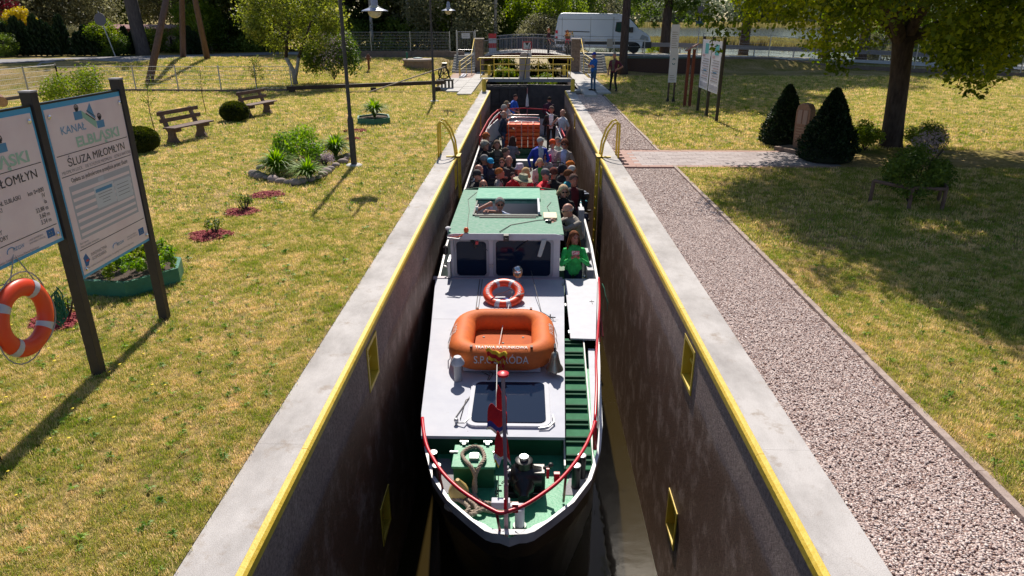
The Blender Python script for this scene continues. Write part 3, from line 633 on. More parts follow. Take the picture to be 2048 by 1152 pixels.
# ---------------------------------------------------------------- ladders with hoops
def ladder(s):
    lab = 'yellow wall ladder with two hooped handrails on the '+('left' if s < 0 else 'right')+' coping'
    t = thing('ladder', (s*HW, 17.65, 0), lab, 'ladder', 'chamber ladders')
    for dy in (-.2, .2):
        r = M(); r.tube([(s*.02, dy, 0), (s*.06, dy*1.1, .35), (s*.16, dy*1.15, .66), (s*.30, dy*1.15, .86), (s*.38, dy*1.15, .9), (s*.44, dy*1.15, .84), (s*.45, dy*1.15, .7), (s*.45, dy*1.15, 0)], .026, 8)
        r.build('hoop', yel, t, smooth=True)
        M().box(min(-s*.03, -s*.075), max(-s*.03, -s*.075), dy-.02, dy+.02, -4.4, -.02).build('stringer', yel, t)
    rung = M().tube([(-s*.055, -.2, 0), (-s*.055, .2, 0)], .014, 6).mesh('rung', yel)
    for k in range(14): mobj('rung', rung, t, (0, 0, -.18-k*.3))
    M().box(min(-s*.09, s*.26), max(-s*.09, s*.26), -.24, -.14, .004, .03).box(min(-s*.09, s*.06), max(-s*.09, s*.06), -.24, .24, .004, .025).build('top_plate', yelw, t)
ladder(-1); ladder(1)
# ---------------------------------------------------------------- lamps
def lamp(x, y, lx, lz, label):
    t = thing('street_lamp', (x, y, 0), label, 'street lamp', 'tall lamps with hanging bowl shades')
    pm_ = mat('lamp_post_paint', (.035, .03, .035), .55, c2=(.05, .045, .05), scale=10)
    M().lathe([(.075, 0), (.075, 1.05), (.07, 1.12), (.045, 1.18), (.042, 4.6)], n=10).build('pole', pm_, t, smooth=40)
    M().lathe([(.2, 0), (.2, .03), (.16, .05)], n=14).build('footing', concrete2, t)
    pts = [(0, 0, 4.4), (0, 0, 4.75), (lx*.3, 0, 4.95), (lx*.75, 0, 4.95), (lx, 0, 4.75), (lx, 0, lz+.3)]
    M().tube(pts, .028, 8).build('arm', pm_, t, smooth=True)
    h = M().lathe([(.05, .35), (.06, .28), (.075, .26), (.078, .1), (.10, .085), (.29, .015), (.295, 0), (.25, .01)], c=(lx, 0, lz), n=20, cap=False).build('shade', mat('shade_enamel', (.25, .28, .42), .3, c2=(.3, .33, .46), scale=8), t, smooth=50)
    M().ball((lx, 0, lz-.0), (.16, .16, .14), 14, 9).build('glass_bowl', mat('frosted_bowl', (.48, .45, .36), .12, spec=.8), t, smooth=True)
lamp(-4.22, 16.27, .76, 3.47, 'tall dark lamp post beside the stone-edged flower bed')
lamp(-4.03, 30.05, .74, 3.62, 'farther dark lamp post beside the capstan winch')
# ---------------------------------------------------------------- info boards
blue = mat('board_blue', (.07, .36, .62), .4); cream = mat('board_print', (.88, .72, .73), .42, c2=(.82, .64, .66), scale=2.2)
post_m = mat('board_post', (.022, .016, .02), .55, c2=(.035, .027, .03), scale=9)
ink = mat('black_print', (.02, .018, .02), .6); pblue = mat('blue_print', (.09, .27, .48), .5); pgreen = mat('green_print', (.32, .52, .40), .5); pgrey = mat('grey_ink', (.28, .25, .27), .6); ppale = mat('pale_band', (.46, .45, .50), .6); paper = mat('paper', (.62, .62, .66), .6); eu = mat('eu_blue', (.02, .12, .35), .5); ored = mat('small_red', (.5, .05, .05), .5)
PX = -4.31; W_ = 1.25; HB = 1.62; ZB = .995
def big_board(y0, label, right):
    """board facing the chamber, from y0 (near end) to y0+W_"""
    t = thing('information_board', (PX, y0, 0), label, 'information board', 'boards beside the lock')
    zb = 0 if right else .435; fo = 0 if right else .40
    M().box(-.02, .012, 0, W_, ZB+zb, ZB+HB).build('panel', blue, t); M().box(.012, .016, .028, W_-.028, ZB+zb+.03, ZB+HB-.045).build('print', cream, t)
    M().box(-.022, .014, -.001, W_+.001, ZB+HB, ZB+HB+.018).build('top_rail', black, t)
    mp = lambda x, y: (.0185, x, ZB+y)
    for yy in (.07, W_-.07):
        for zz in (zb+.08, HB-.11): M().lathe([(.02, 0), (.02, .012), (.008, .02)], c=(.016, yy, ZB+zz), n=10, T=Matrix.Rotation(math.pi/2, 4, 'Y')).build('bolt', chrome, t)
    r = lambda x0, x1, y0_, y1, m_, n_, lay=.0175: M().box(.016, lay, x0, x1, ZB+y0_, ZB+y1).build(n_, m_, t)
    for yy in ((1.155, .965, .265) if right else (1.155, .60)): r(.05, W_-.05, yy, yy+.006, ink, 'rule')
    r(.42, .54, 1.435, 1.51, pblue, 'emblem_block'); r(.74, .86, 1.315, 1.385, pblue, 'emblem_block')
    M().prism([(.016, .54, ZB+1.51), (.016, .54, ZB+1.45), (.016, .72, ZB+1.32), (.016, .74, ZB+1.385)], (.0016, 0, 0)).build('emblem_ramp', pgreen, t)
    M().prism([(.016, .62, ZB+1.49), (.016, .69, ZB+1.565), (.016, .74, ZB+1.40)], (.0018, 0, 0)).build('emblem_sail', pblue, t)
    for wx, wy in ((.475, 1.545), (.80, 1.425)):
        q = M(); q.tube([(.018, wx+.028*math.cos(a), ZB+wy+.028*math.sin(a)) for a in np.linspace(0, 2*math.pi, 15)[:-1]], .0035, 4, closed=True)
        for a in np.linspace(0, math.pi, 5)[:-1]: q.tube([(.018, wx-.028*math.cos(a), ZB+wy-.028*math.sin(a)), (.018, wx+.028*math.cos(a), ZB+wy+.028*math.sin(a))], .0016, 4)
        q.box(.016, .019, wx-.018, wx+.018, ZB+wy-.036, ZB+wy-.004); q.build('emblem_wheel', ink, t)
    M().bar((.0185, .60, ZB+1.475), (.0185, .72, ZB+1.40), .004, .009).bar((.0185, .62, ZB+1.50), (.0185, .74, ZB+1.43), .003, .005).build('emblem_cart', ink, t)
    text([('KANAŁ', .18, 1.335, .10, 'LEFT', 1.15, .001)], mat('faded_blue_print', (.20, .36, .55), .5), 'lettering', t, mp)
    text([('ELBLĄSKI', .36, 1.195, .128, 'LEFT', 1.38, .004)], mat('faded_green_print', (.40, .58, .46), .5), 'lettering', t, mp)
    text([('ŚLUZA MIŁOMŁYN', .17, 1.045, .105, 'LEFT', 1.08)], ink, 'lettering', t, mp)
    if right:
        text([('MIŁOMŁYN LOCK    DIE SCHLEUSE MIŁOMŁYN    ШЛЮЗ МИЛОМЛЫН', .06, .99, .042, 'LEFT', .92)], pgrey, 'lettering', t, mp)
        text([('Opłata za jednokrotne przejście przez śluzę', .16, .90, .060, 'LEFT', .88)], ink, 'lettering', t, mp)
        r(.11, 1.13, .36, .87, ppale, 'faded_table', .0168)
        for k in range(7): r(.13, 1.11, .385+k*.067, .415+k*.067, cream, 'table_row', .0172)
        r(.56, .65, .82, .86, white2, 'sticker', .0185)
        a = r(.46, .79, .57, .78, paper, 'notice', .0185); M().box(.0186, .0192, .48, .76, ZB+.725, ZB+.758).build('notice_header', pblue, a)
        c_ = r(.80, 1.10, .56, .765, paper, 'notice', .0185)
        for k in range(4): M().box(.0186, .0192, .51+(.05 if k > 1 else 0), .74-(.05 if k > 1 else 0), ZB+.70-k*.03, ZB+.7035-k*.03).build('line_print', ink, a); M().box(.0186, .0192, .84, 1.05, ZB+.72-k*.037, ZB+.7235-k*.037).build('line_print', ink, c_)
        text([('Baza cepowa', .07, .32, .026), ('Bilety sprzedaje obsługujący', .07, .288, .026)], pgrey, 'lettering', t, mp)
        text([('INNOWACYJNA', .19, .17, .045, 'LEFT', .8), ('GOSPODARKA', .19, .125, .045, 'LEFT', .8)], pgrey, 'lettering', t, mp)
        M().prism([(.016, .08, ZB+.1), (.016, .12, ZB+.1), (.016, .16, ZB+.15), (.016, .12, ZB+.22), (.016, .07, ZB+.19)], (.0018, 0, 0)).build('logo', eu, t); r(.10, .14, .14, .16, ored, 'logo_dot', .0186)
    else:
        rows = [('DROGA WODNA KANAŁ ELBLĄSKI', 'km 0+000'), ('SZLAK KANAŁ ELBLĄSKI', 'IV'), ('', 'Ia'), ('', '33,88 m'), ('DŁUGOŚĆ KOMORY', '3,60 m'), ('SZEROKOŚĆ KOMORY', '3,54 m')]
        ys_ = (.915, .865, .81, .755, .70, .645)
        text([(a, .12, ys_[k], .052, 'LEFT', .9) for k, (a, c_) in enumerate(rows) if a]+[(c_, W_-.10, ys_[k], .055, 'RIGHT', .9) for k, (a, c_) in enumerate(rows)], ink, 'lettering', t, mp)
    text([('RZGW', .62, fo+.13, .045)], pblue, 'lettering', t, mp)
    M().tube([(.018, .60+.05*math.cos(a), ZB+fo+.135+.035*math.sin(a)) for a in np.linspace(.3, 3.3, 8)], .004, 4).build('logo_arc', pblue, t)
    text([('UNIA EUROPEJSKA', .82, fo+.155, .022), ('EUROPEJSKI FUNDUSZ', .82, fo+.13, .02)], pgrey, 'lettering', t, mp)
    f = r(1.05, 1.15, fo+.11, fo+.18, eu, 'flag_print', .0184); text([('*  *', 1.075, fo+.14, .03), ('*  *', 1.075, fo+.115, .03)], mat('star_yellow', (.6, .5, .1), .5), 'lettering', f, lambda x, y: (.019, x, ZB+y))
    text([('Projekt współfinansowany przez Unię Europejską z Europejskiego Funduszu Rozwoju Regionalnego', .08, fo+.07, .028, 'LEFT', .74)], pgrey, 'lettering', t, mp)
    return t
YB = 5.98
big_board(YB, 'blue-edged lock board with pasted paper notices, between two dark posts', True)
big_board(YB-1.37, 'blue-edged lock data board with dimensions, cut by the left picture edge', False)
for k, lab in ((1, 'dark square post at the far end of the notice board'), (0, 'dark square post between the two lock boards'), (-1, 'dark square post at the near end of the data board')):
    t = thing('board_post', (PX-.02, YB-.06+k*(1.335 if k > 0 else 1.47), 0), lab, 'post', 'posts of the lock boards')
    M().box(-.05, .05, -.045, .045, -.1, 2.73).build('shaft', post_m, t, bevel=.004); M().box(-.053, .053, -.048, .048, 2.73, 2.745).build('cap', mat('post_cap', (.35, .33, .36), .5), t)
# lifebuoy under the first board
orange = mat('lifebuoy_orange', (.75, .05, .012), .38, c2=(.72, .07, .02), scale=6); refl = mat('reflective_tape', (.50, .50, .58), .35, c2=(.42, .42, .5), scale=10)
def lifebuoy(name, loc, T, label, R_=.255, r_=.075, bands=(.9, 2.35, 3.95, 5.5), txt=None, rope=None):
    t = thing(name, loc, label, 'lifebuoy')
    n1, n2 = 48, 14; V = []; Fc = []
    for i in range(n1):
        a = 2*math.pi*i/n1
        for j in range(n2):
            c_ = 2*math.pi*j/n2; V.append(T @ Vector(((R_+r_*math.cos(c_))*math.cos(a), (R_+r_*math.cos(c_))*math.sin(a), r_*.75*math.sin(c_))))
    for i in range(n1):
        for j in range(n2): Fc.append((i*n2+j, ((i+1) % n1)*n2+j, ((i+1) % n1)*n2+(j+1) % n2, i*n2+(j+1) % n2))
    b_ = M().add(V, Fc).build('ring', orange, t, smooth=True)
    for a0 in bands:
        V = []; Fc = []
        for i in range(4):
            a = a0+(i/3-.5)*.24
            for j in range(n2):
                c_ = 2*math.pi*j/n2; V.append(T @ Vector(((R_+(r_+.002)*math.cos(c_))*math.cos(a), (R_+(r_+.002)*math.cos(c_))*math.sin(a), (r_+.003)*.75*math.sin(c_))))
        for i in range(3):
            for j in range(n2): Fc.append((i*n2+j, (i+1)*n2+j, (i+1)*n2+(j+1) % n2, i*n2+(j+1) % n2))
        M().add(V, Fc).build('tape_band', refl, t, smooth=True)
    if txt:
        for s_, ang, flip in txt:
            def mp(x, y, ang=ang, flip=flip):
                a = ang-(x)/R_*flip; rr = R_+y*flip; z = math.sqrt(max(0, r_*r_-(rr-R_)**2))*.75+.005
                return T @ Vector((rr*math.cos(a), rr*math.sin(a), z))
            text([(s_, 0, -.03, .082, 'CENTER', 1, .001)], white2, 'lettering', t, mp, fine=True)
    if rope:
        q = M(); K = 4
        for k in range(K):
            a0 = 2*math.pi*k/K+.2; a1 = a0+2*math.pi/K; pts = []
            for i in range(9):
                a = lerp(a0, a1, i/8); o_ = R_+r_+.004+.05*math.sin(math.pi*i/8); pts.append(T @ Vector((o_*math.cos(a), o_*math.sin(a), 0)))
            q.tube(pts, .006, 5)
        q.build('grab_rope', mat('rope_grey', (.35, .34, .34), .8), t)
    return t
Tb = Matrix.Rotation(math.radians(90), 4, 'Y') @ Matrix.Rotation(.15, 4, 'Z')
lb = lifebuoy('lifebuoy', (-4.22, 5.05, 1.01), Tb, 'orange-red lifebuoy with pale bands hanging under the left board', bands=(.75, 2.3, 3.9, 5.4), rope=True)
M().tube([(-.03, 0, .31), (-.05, .1, .42), (-.08, .18, .5)], .005, 5).tube([(-.03, 0, .31), (-.05, -.3, .35)], .005, 5).tube([(-.08, .18, .5), (-.06, .26, .30), (-.05, .31, .18)], .005, 5).build('hanging_cord', mat('rope_grey', (.35, .34, .34)), lb)
t = thing('rope_coil', (-4.22, 5.52, .95), 'dark green rope coil hanging beside the lifebuoy', 'rope'); q = M()
for k in range(11):
    pts = []; rr = .06+random.uniform(-.02, .05); oy = random.uniform(-.04, .05)
    for i in range(14):
        a = 2*math.pi*i/14; pts.append((-.04+random.uniform(-.02, .02), oy+rr*.6*math.cos(a), -.02-.1*k/11+rr*1.5*math.sin(a)))
    q.tube(pts, .006, 5, closed=True)
q.build('strands', mat('green_rope', (.012, .13, .075), .7), t)
# ---------------------------------------------------------------- right-hand boards
bw = mat('board_white', (.74, .74, .82), .45, c2=(.68, .67, .76), scale=2)
t = thing('information_board', (6.5, 24.1, 0), 'tall double notice board of pale panels on three black posts', 'information board')
for y in (0, 1.4, 2.78): M().box(-.045, .045, -.045, .045, -.1, 2.72, T=Matrix.Translation((0, y-.1, 0))).build('post', post_m, t)
for k in range(2):
    y0 = -.02+k*1.39
    p = M().box(-.055, -.046, y0+.0, y0+1.24, .92, 2.62).build('panel', bw, t)
    q = lambda a, c, z0, z1, m_, n_: M().box(-.0585, -.0556, y0+a, y0+c, z0, z1).build(n_, m_, p)
    q(.3, .8, 2.15, 2.5, mat('map_teal', (.10, .42, .45), .6), 'map_print'); q(.1, 1.14, 1.0, 1.16, mat('logo_strip', (.42, .42, .5), .6), 'logo_strip')
    for j in range(9): q(.15, 1.1-(j % 3)*.1, 1.28+j*.085, 1.305+j*.085, mat('rose_print', (.42, .28, .3), .6) if j % 4 == 1 else pgrey, 'text_line')
    q(.35, .8, 1.55, 1.60, pblue, 'boat_print')
    text([('ŚLUZA', -y0-1.1, 2.04, .12)] if k == 0 else [('KANAŁ', -y0-1.1, 2.04, .12)], ored, 'lettering', p, lambda x, y: (-.0595, -x, y))
t = thing('column_sign', (6.45, 28.4, 0), 'narrow dark red double column sign with slanted top', 'sign')
rdm = mat('oxide_red', (.13, .022, .014), .5, c2=(.17, .03, .02), scale=7)
for dx in (-.10, .10): M().box(dx-.055, dx+.055, -.05, .05, -.05, 2.2).build('column', rdm, t)
M().prism([(-.24, -.14, 2.12), (.22, -.14, 2.38), (.22, -.14, 2.43), (-.24, -.14, 2.17)], (0, .3, 0)).build('slanted_cap', mat('cap_rose', (.32, .16, .14), .5), t)
text([('KANAŁ ELBLĄSKI', 0, 0, .08)], white2, 'lettering', t, lambda x, y: (-.03+y*.5, -.056, 1.6-x*1.2))
t = thing('information_board', (6.07, 29.9, 0), 'narrow two-part white sign on two brown legs behind the red column', 'information board')
for dx in (-.11, .13):
    M().box(dx-.035, dx+.035, -.03, .03, -.05, .9).build('leg', mat('brown_leg', (.10, .06, .05), .6), t); M().prism([(dx-.09, -.04, -.02), (dx+.09, -.04, -.02), (dx+.02, -.04, .25), (dx-.02, -.04, .25)], (0, .08, 0)).build('foot_gusset', dark, t)
for z0, z1, dx in ((.82, 2.1, 0), (2.1, 3.1, -.03)):
    p = M().box(-.17+dx, .17+dx, -.06, -.02, z0, z1).build('panel', bw, t)
    for j in range(8 if z0 > 2 else 3): M().box(-.12+dx, .12+dx-(j % 3)*.03, -.063, -.0601, z0+.1+j*.085, z0+.12+j*.085).build('text_line', pgrey, p)
    if z0 < 2:
        M().tube([(dx+.05*math.cos(a), -.064, 1.7+.08*math.sin(a)) for a in np.linspace(.3, 2.8, 8)], .015, 4).tube([(dx+.05*math.cos(a), -.064, 1.62+.08*math.sin(a)) for a in np.linspace(3.4, 6, 8)], .015, 4).build('logo', mat('teal_logo', (.02, .18, .26), .5), p)
# ---------------------------------------------------------------- benches
wood = mat('bench_wood', (.10, .055, .045), .75, c2=(.17, .105, .09), scale=3, stretch=(1, 8, 8), bump=.3); bconc = mat('bench_concrete', (.13, .08, .065), .85, c2=(.19, .13, .105), scale=9, bump=.4)
def bench(loc, rz, label):
    t = thing('park_bench', loc, label, 'bench', 'wooden benches on the left lawn', rz)
    for x in (-.60, .60):
        pr = [(x-.05, -.34, 0), (x-.05, .12, 0), (x-.05, .02, .16), (x-.05, 0, .30), (x-.05, .06, .40), (x-.05, .22, .88), (x-.05, .14, .90), (x-.05, -.03, .45), (x-.05, -.42, .42), (x-.05, -.42, .34), (x-.05, -.20, .30), (x-.05, -.22, .16)]
        pr = [(p[0], p[1], p[2]) for p in pr]
        M().prism(pr, (.10, 0, 0)).build('support', bconc, t, bevel=.008)
    for k in range(4): M().box(-.84, .84, -.44+k*.105, -.44+k*.105+.092, .43, .47, T=Matrix.Rotation(0, 4, 'X')).build('seat_slat', wood, t, bevel=.006)
    for k in range(2):
        z = .58+k*.2; yy = .02+(z-.45)*.26; M().box(-.84, .84, yy-.05, yy-.018, z, z+.11).build('back_slat', wood, t, bevel=.006)
bench((-10.12, 20.0, 0), math.radians(76), 'nearer wooden bench on the left lawn beside a bare sapling')
bench((-10.05, 25.4, 0), math.radians(76), 'farther wooden bench on the left lawn behind the round bush')
# ---------------------------------------------------------------- beam, capstan, well, hydrant, A-frame, sign
t = thing('balance_beam', (-4.2, 34.6, 0), 'long dark wooden balance beam lying along the lawn to the winch', 'beam')
bm_ = mat('tarred_wood', (.035, .02, .015), .7, c2=(.06, .035, .025), scale=3, bump=.3)
M().bar((.1, 0, .42), (-7.4, -.9, .2), .22, .17).build('beam', bm_, t)
for k in (.03, .45, .97): M().box(-7.4*k-.12, -7.4*k+.12, -.9*k-.1, -.9*k+.1, 0, .2).build('chock', bm_, t)
t = thing('draw_pole', (-7.6, 33.4, .05), 'long thin wooden pole slanting up to the capstan winch', 'pole')
M().tube([(0, 0, 0), (3.5, 1.9, 1.05)], .03, 7).build('pole', mat('pale_wood', (.30, .24, .19), .7, c2=(.38, .31, .25), scale=6), t)
t = thing('capstan_winch', (-4.15, 35.5, 0), 'black cast-iron capstan winch with spoked wheel on a slotted frame', 'winch')
q = M()
for x in (-.36, -.18, 0, .18, .36):
    q.bar((x, -.25, 0), (x, -.25, .44), .05); q.bar((x, .25, 0), (x, .25, .44), .05)
q.box(-.42, .42, -.3, .3, .42, .48).box(-.42, .42, -.3, -.22, 0, .05).box(-.42, .42, .22, .3, 0, .05); q.build('stand', black, t)
q = M(); q.tube([(.27*math.cos(a)-.06, -.02, .78+.27*math.sin(a)) for a in np.linspace(0, 2*math.pi, 19)[:-1]], .03, 6, closed=True)
for a in np.linspace(0, math.pi, 5)[:-1]: q.bar((-.06-.26*math.cos(a), -.02, .78-.26*math.sin(a)), (-.06+.26*math.cos(a), -.02, .78+.26*math.sin(a)), .035)
q.build('spoked_wheel', black, t)
q = M().bar((-.34, .1, .46), (-.12, .1, 1.1), .07).bar((.26, .1, .46), (.04, .1, 1.1), .07).box(-.17, .09, .02, .2, 1.06, 1.16); q.build('a_frame', black, t); M().lathe([(.07, -.1), (.07, .14)], c=(-.04, .1, 1.2), n=10, T=Matrix.Rotation(1.57, 4, 'Y')).build('drum', black, t)
t = thing('well_cover', (-7.0, 45.6, .2), 'round concrete well ring with lid and blue hatch on the bank', 'well')
M().lathe([(.93, 0), (.93, .62)], n=28).build('ring', mat('well_concrete', (.20, .14, .11), .9, c2=(.28, .2, .16), scale=5), t, smooth=40); M().lathe([(1.0, .62), (1.0, .73), (.2, .76)], n=28).build('lid', mat('lid_concrete', (.34, .28, .26), .85), t, smooth=40)
M().lathe([(.3, .76), (.3, .8), (.1, .82)], c=(-.02, 0, 0), n=18).build('hatch', mat('hatch_teal', (.02, .16, .22), .5), t); M().tube([(-.7, -.1, .7), (-.7, -.1, 1.15)], .06, 8).build('vent_pipe', mat('pipe_green', (.01, .14, .10), .5), t)
t = thing('hydrant', (-9.83, 43.9, .2), 'slim rust-brown standpipe hydrant on the bank', 'hydrant'); hm = mat('hydrant_rust', (.16, .055, .03), .6)
M().lathe([(.07, 0), (.07, .75), (.11, .78), (.12, .98), (.09, 1.02), (.05, 1.1)], n=10).build('standpipe', hm, t, smooth=40)
for s in (-1, 1): M().lathe([(.05, 0), (.05, .09)], c=(s*.1, 0, .88), n=8, T=Matrix.Rotation(s*1.57, 4, 'Y')).build('outlet', hm, t)
pole_m = mat('old_pole_wood', (.10, .06, .05), .8, c2=(.16, .10, .085), scale=3, stretch=(5, 5, .6), bump=.4)
t = thing('utility_pole', (-21.5, 44.0, 0), 'three-legged wooden utility pole on the left bank', 'utility pole')
top = YP(361, -140, 43.6) - Vector((-21.5, 44.0, 0))
for px, py, z in ((293, 168, .05), (365, 125, .55), (418, 131, .45)):
    a = G(px, py, z)-Vector((-21.5, 44.0, 0)); a.z = z-.3; M().tube([a, lerp(a, top, .5), top], [.2, .17, .14], 9).build('leg', pole_m, t, smooth=True)
t = thing('traffic_sign', (-29.4, 50.2, float(hgt(-29.4, 50.2))), 'grey back of a round traffic sign on a thin post by the road', 'traffic sign')
M().tube([(0.15, 0, 0), (-.35, .1, 2.2), (-.5, .12, 3)], .04, 6).build('post', fst, t); M().lathe([(.42, 0), (.42, .03)], c=(-.42, .05, 2.45), n=20, T=Matrix.Rotation(1.5, 4, 'X')).build('disc', mat('sign_back', (.13, .12, .15), .5, .4), t)
t = thing('traffic_sign', (13.0, 55.2, 1.0), 'small road sign with blue plate on a thin post by the lake road', 'traffic sign')
M().tube([(0, 0, -.3), (0, 0, 3.4)], .04, 6).build('post', fst, t); M().box(-.3, .3, -.05, -.02, 1.9, 2.15).build('blue_plate', mat('plate_blue', (.01, .06, .12), .5), t); M().lathe([(.26, 0), (.26, .03)], c=(0, -.02, 2.95), n=18, T=Matrix.Rotation(1.57, 4, 'X')).build('disc', mat('sign_back', (.13, .12, .15)), t)
# log pile
bark = mat('log_bark', (.14, .06, .035), .9, c2=(.2, .1, .06), scale=8, bump=.5); cut = mat('log_cut', (.42, .22, .10), .8, c2=(.5, .3, .16), scale=14)
for k, (x, y, z, r_) in enumerate([(-18.9, 23.0, .2, .22), (-18.25, 22.9, .2, .2), (-17.75, 22.95, .18, .19), (-18.6, 23.0, .56, .23), (-18.05, 23.0, .52, .22), (-18.85, 23.05, .95, .22), (-18.3, 23.0, .92, .21), (-18.65, 23.05, 1.3, .2), (-17.7, 23.05, .8, .17), (-19.3, 23.0, .3, .22), (-19.25, 23.1, .75, .2)]):
    t = thing('log', (x, y, z), ORD[k]+' sawn log of the pile by the fence, counted from its lowest left', 'log', 'logs of the pile by the fence', .68+random.uniform(-.12, .12))
    M().lathe([(r_, -.9), (r_*.97, .9)], n=12, T=Matrix.Rotation(1.57, 4, 'X')).build('bark', bark, t, smooth=40); M().lathe([(r_*.9, 0), (r_*.9, .01)], c=(0, -.905, 0), n=12, T=Matrix.Rotation(1.57, 4, 'X')).build('cut_end', cut, t)
# ---------------------------------------------------------------- the passenger boat
BC = -.2; B0 = Vector((BC, 5.3, ZW))
boat = thing('passenger_boat', B0, 'long white and green passenger boat with open rear deck lying in the lock', 'boat')
def P(o, par=boat, inv=True):
    o.parent = par
    if inv and par is boat: o.matrix_parent_inverse = Matrix.Translation(-B0)
    return o
def bp(m_, name, mats, par=boat, **k): return P(m_.build(name, mats, None, **k), par)
def loc_thing(name, loc, label, cat, group=None, rz=0): return thing(name, loc, label, cat, group, rz)
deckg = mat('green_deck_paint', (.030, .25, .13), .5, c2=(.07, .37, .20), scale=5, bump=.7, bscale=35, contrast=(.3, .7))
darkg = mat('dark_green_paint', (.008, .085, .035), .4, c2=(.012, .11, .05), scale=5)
roofg = mat('weathered_green_roof', (.11, .29, .205), .75, c2=(.25, .37, .31), scale=14, spec=.2, bump=.15, bscale=30, stretch=(1, 2.5, 1))
roofl = mat('light_green_cover', (.12, .38, .27), .7, spec=.2, c2=(.24, .48, .37), scale=7, bump=.3, stretch=(1, 3, 1))
hullw = mat('hull_white', (.34, .34, .40), .4, c2=(.62, .62, .66), scale=2.2, bump=.2, bscale=6)
hullb = mat('hull_black', (.012, .012, .014), .4); grey_deck = mat('deck_anti_slip', (.22, .22, .24), .8, c2=(.3, .3, .32), scale=40)
RY = [5.30, 5.34, 5.42, 5.6, 5.9, 6.3, 6.85, 7.4, 9.5, 12.2, 13.8, 16.6, 24.7, 29, 31.2]
RH = [.10, .17, .25, .42, .68, .90, 1.06, 1.14, 1.31, 1.56, 1.57, 1.57, 1.56, 1.42, 1.15]
RZ = [-1.40, -1.43, -1.47, -1.48, -1.49, -1.5, -1.5, -1.5, -1.48, -1.38, -1.18, -1.10, -.95, -.9, -.88]
yy = np.unique(np.concatenate([RY, np.linspace(5.3, 7.4, 14), np.linspace(7.4, 31.2, 30)]))
hf = lambda y: float(np.interp(y, RY, RH)); rz = lambda y: float(np.interp(y, RY, RZ))
def ring(y, dx=0, z=None, k=1): return hf(y)*k+dx, (rz(y) if z is None else z)
levels = [(0, 1, 0), (-.07, .995, .01), (-.13, .99, .02), (-.34, .965, .06), (-1.2, .72, .6), (-2.9, .42, 1.3)]
V = []; Fc = []; MI = []
allv = M()
for s in (-1, 1):
    rows = []
    for dz, k, dy in levels:
        rows.append([(BC+s*hf(y)*(1 if y > 9 else lerp(k, 1, max(0, (y-5.3)/3.7))**1), y+dy*max(0, 1-(y-5.3)/3.6), rz(y)+dz) for y in yy])
    for a, (r1, r2) in enumerate(zip(rows[:-1], rows[1:])):
        n = len(yy); allv.add(r1+r2, [(i, i+1, n+i+1, n+i) for i in range(n-1)], 0 if a < 2 else 1)
# stem and stern closing
for a in range(len(levels)-1):
    def pt(s, L_): dz, k, dy = levels[L_]; return (BC+s*hf(yy[0])*k, yy[0]+dy, rz(yy[0])+dz)
    mid = lambda L_: (BC, yy[0]+levels[L_][2]-.05, rz(yy[0])+levels[L_][0])
    allv.add([pt(-1, a), mid(a), mid(a+1), pt(-1, a+1), pt(1, a), pt(1, a+1)], [(0, 1, 2, 3), (1, 4, 5, 2)], 0 if a < 2 else 1)
ye = yy[-1]; allv.add([(BC-hf(ye), ye, rz(ye)), (BC, ye+.35, rz(ye)), (BC+hf(ye), ye, rz(ye)), (BC-hf(ye), ye, -4.2), (BC, ye+.35, -4.2), (BC+hf(ye), ye, -4.2)], [(0, 1, 4, 3), (1, 2, 5, 4)], 0)
hull = bp(allv, 'hull', [hullw, hullb], smooth=50)
# bulwark: rim cap, inner faces
T_ = .045
inn = M()
for s in (-1, 1):
    o_ = [(BC+s*hf(y), y, rz(y)+.003) for y in yy]; i_ = [(BC+s*max(.02, hf(y)-T_), y+(.05 if y < 5.6 else 0), rz(y)+.003) for y in yy]
    d_ = [(BC+s*max(.02, hf(y)-T_-.01), y+(.05 if y < 5.6 else 0), -1.68 if y < 12.3 else -2.06 if y < 15.9 else -1.62) for y in yy]
    n = len(yy); inn.add(o_+i_, [(i, i+1, n+i+1, n+i) for i in range(n-1)]); inn.add(i_+d_, [(i, i+1, n+i+1, n+i) for i in range(n-1)])
inn.add([(BC-.10, 5.3, -1.397), (BC, 5.25, -1.36), (BC+.10, 5.3, -1.397), (BC+.16, 5.42, -1.44), (BC-.16, 5.42, -1.44)], [(0, 1, 2, 3, 4)])
bp(inn, 'bulwark', mat('bulwark_white', (.55, .56, .6), .42, c2=(.66, .67, .7), scale=5), smooth=50)
def deck_poly(y0, y1, z, inset=.03, xl=None, xr=None):
    ys = [y for y in yy if y0 < y < y1]; ys = [y0]+ys+[y1]
    L_ = [(xl if xl is not None else BC-hf(y)+inset, y, z) for y in ys]; R_ = [(xr if xr is not None else BC+hf(y)-inset, y, z) for y in ys]
    return M().add(L_+R_, [(i, i+1, len(ys)+i+1, len(ys)+i) for i in range(len(ys)-1)])
bp(deck_poly(5.44, 9.8, -1.68, .055), 'foredeck', deckg)
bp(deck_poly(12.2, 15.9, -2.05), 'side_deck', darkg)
bp(deck_poly(15.9, 31.2, -1.62), 'passenger_deck', mat('passenger_deck_floor', (.06, .07, .065), .7, c2=(.09, .10, .09), scale=5))
for s in (-1, 1):       # anti-slip grey pads under the bollards
    ys = [6.25, 6.5, 6.9]
    q = [(BC+s*(hf(y)-.05), y, -1.674) for y in ys]+[(BC+s*(hf(y)-.30), y, -1.674) for y in ys[::-1]]; bp(M().add(q, [tuple(range(6))]), 'anti_slip_pad', grey_deck)
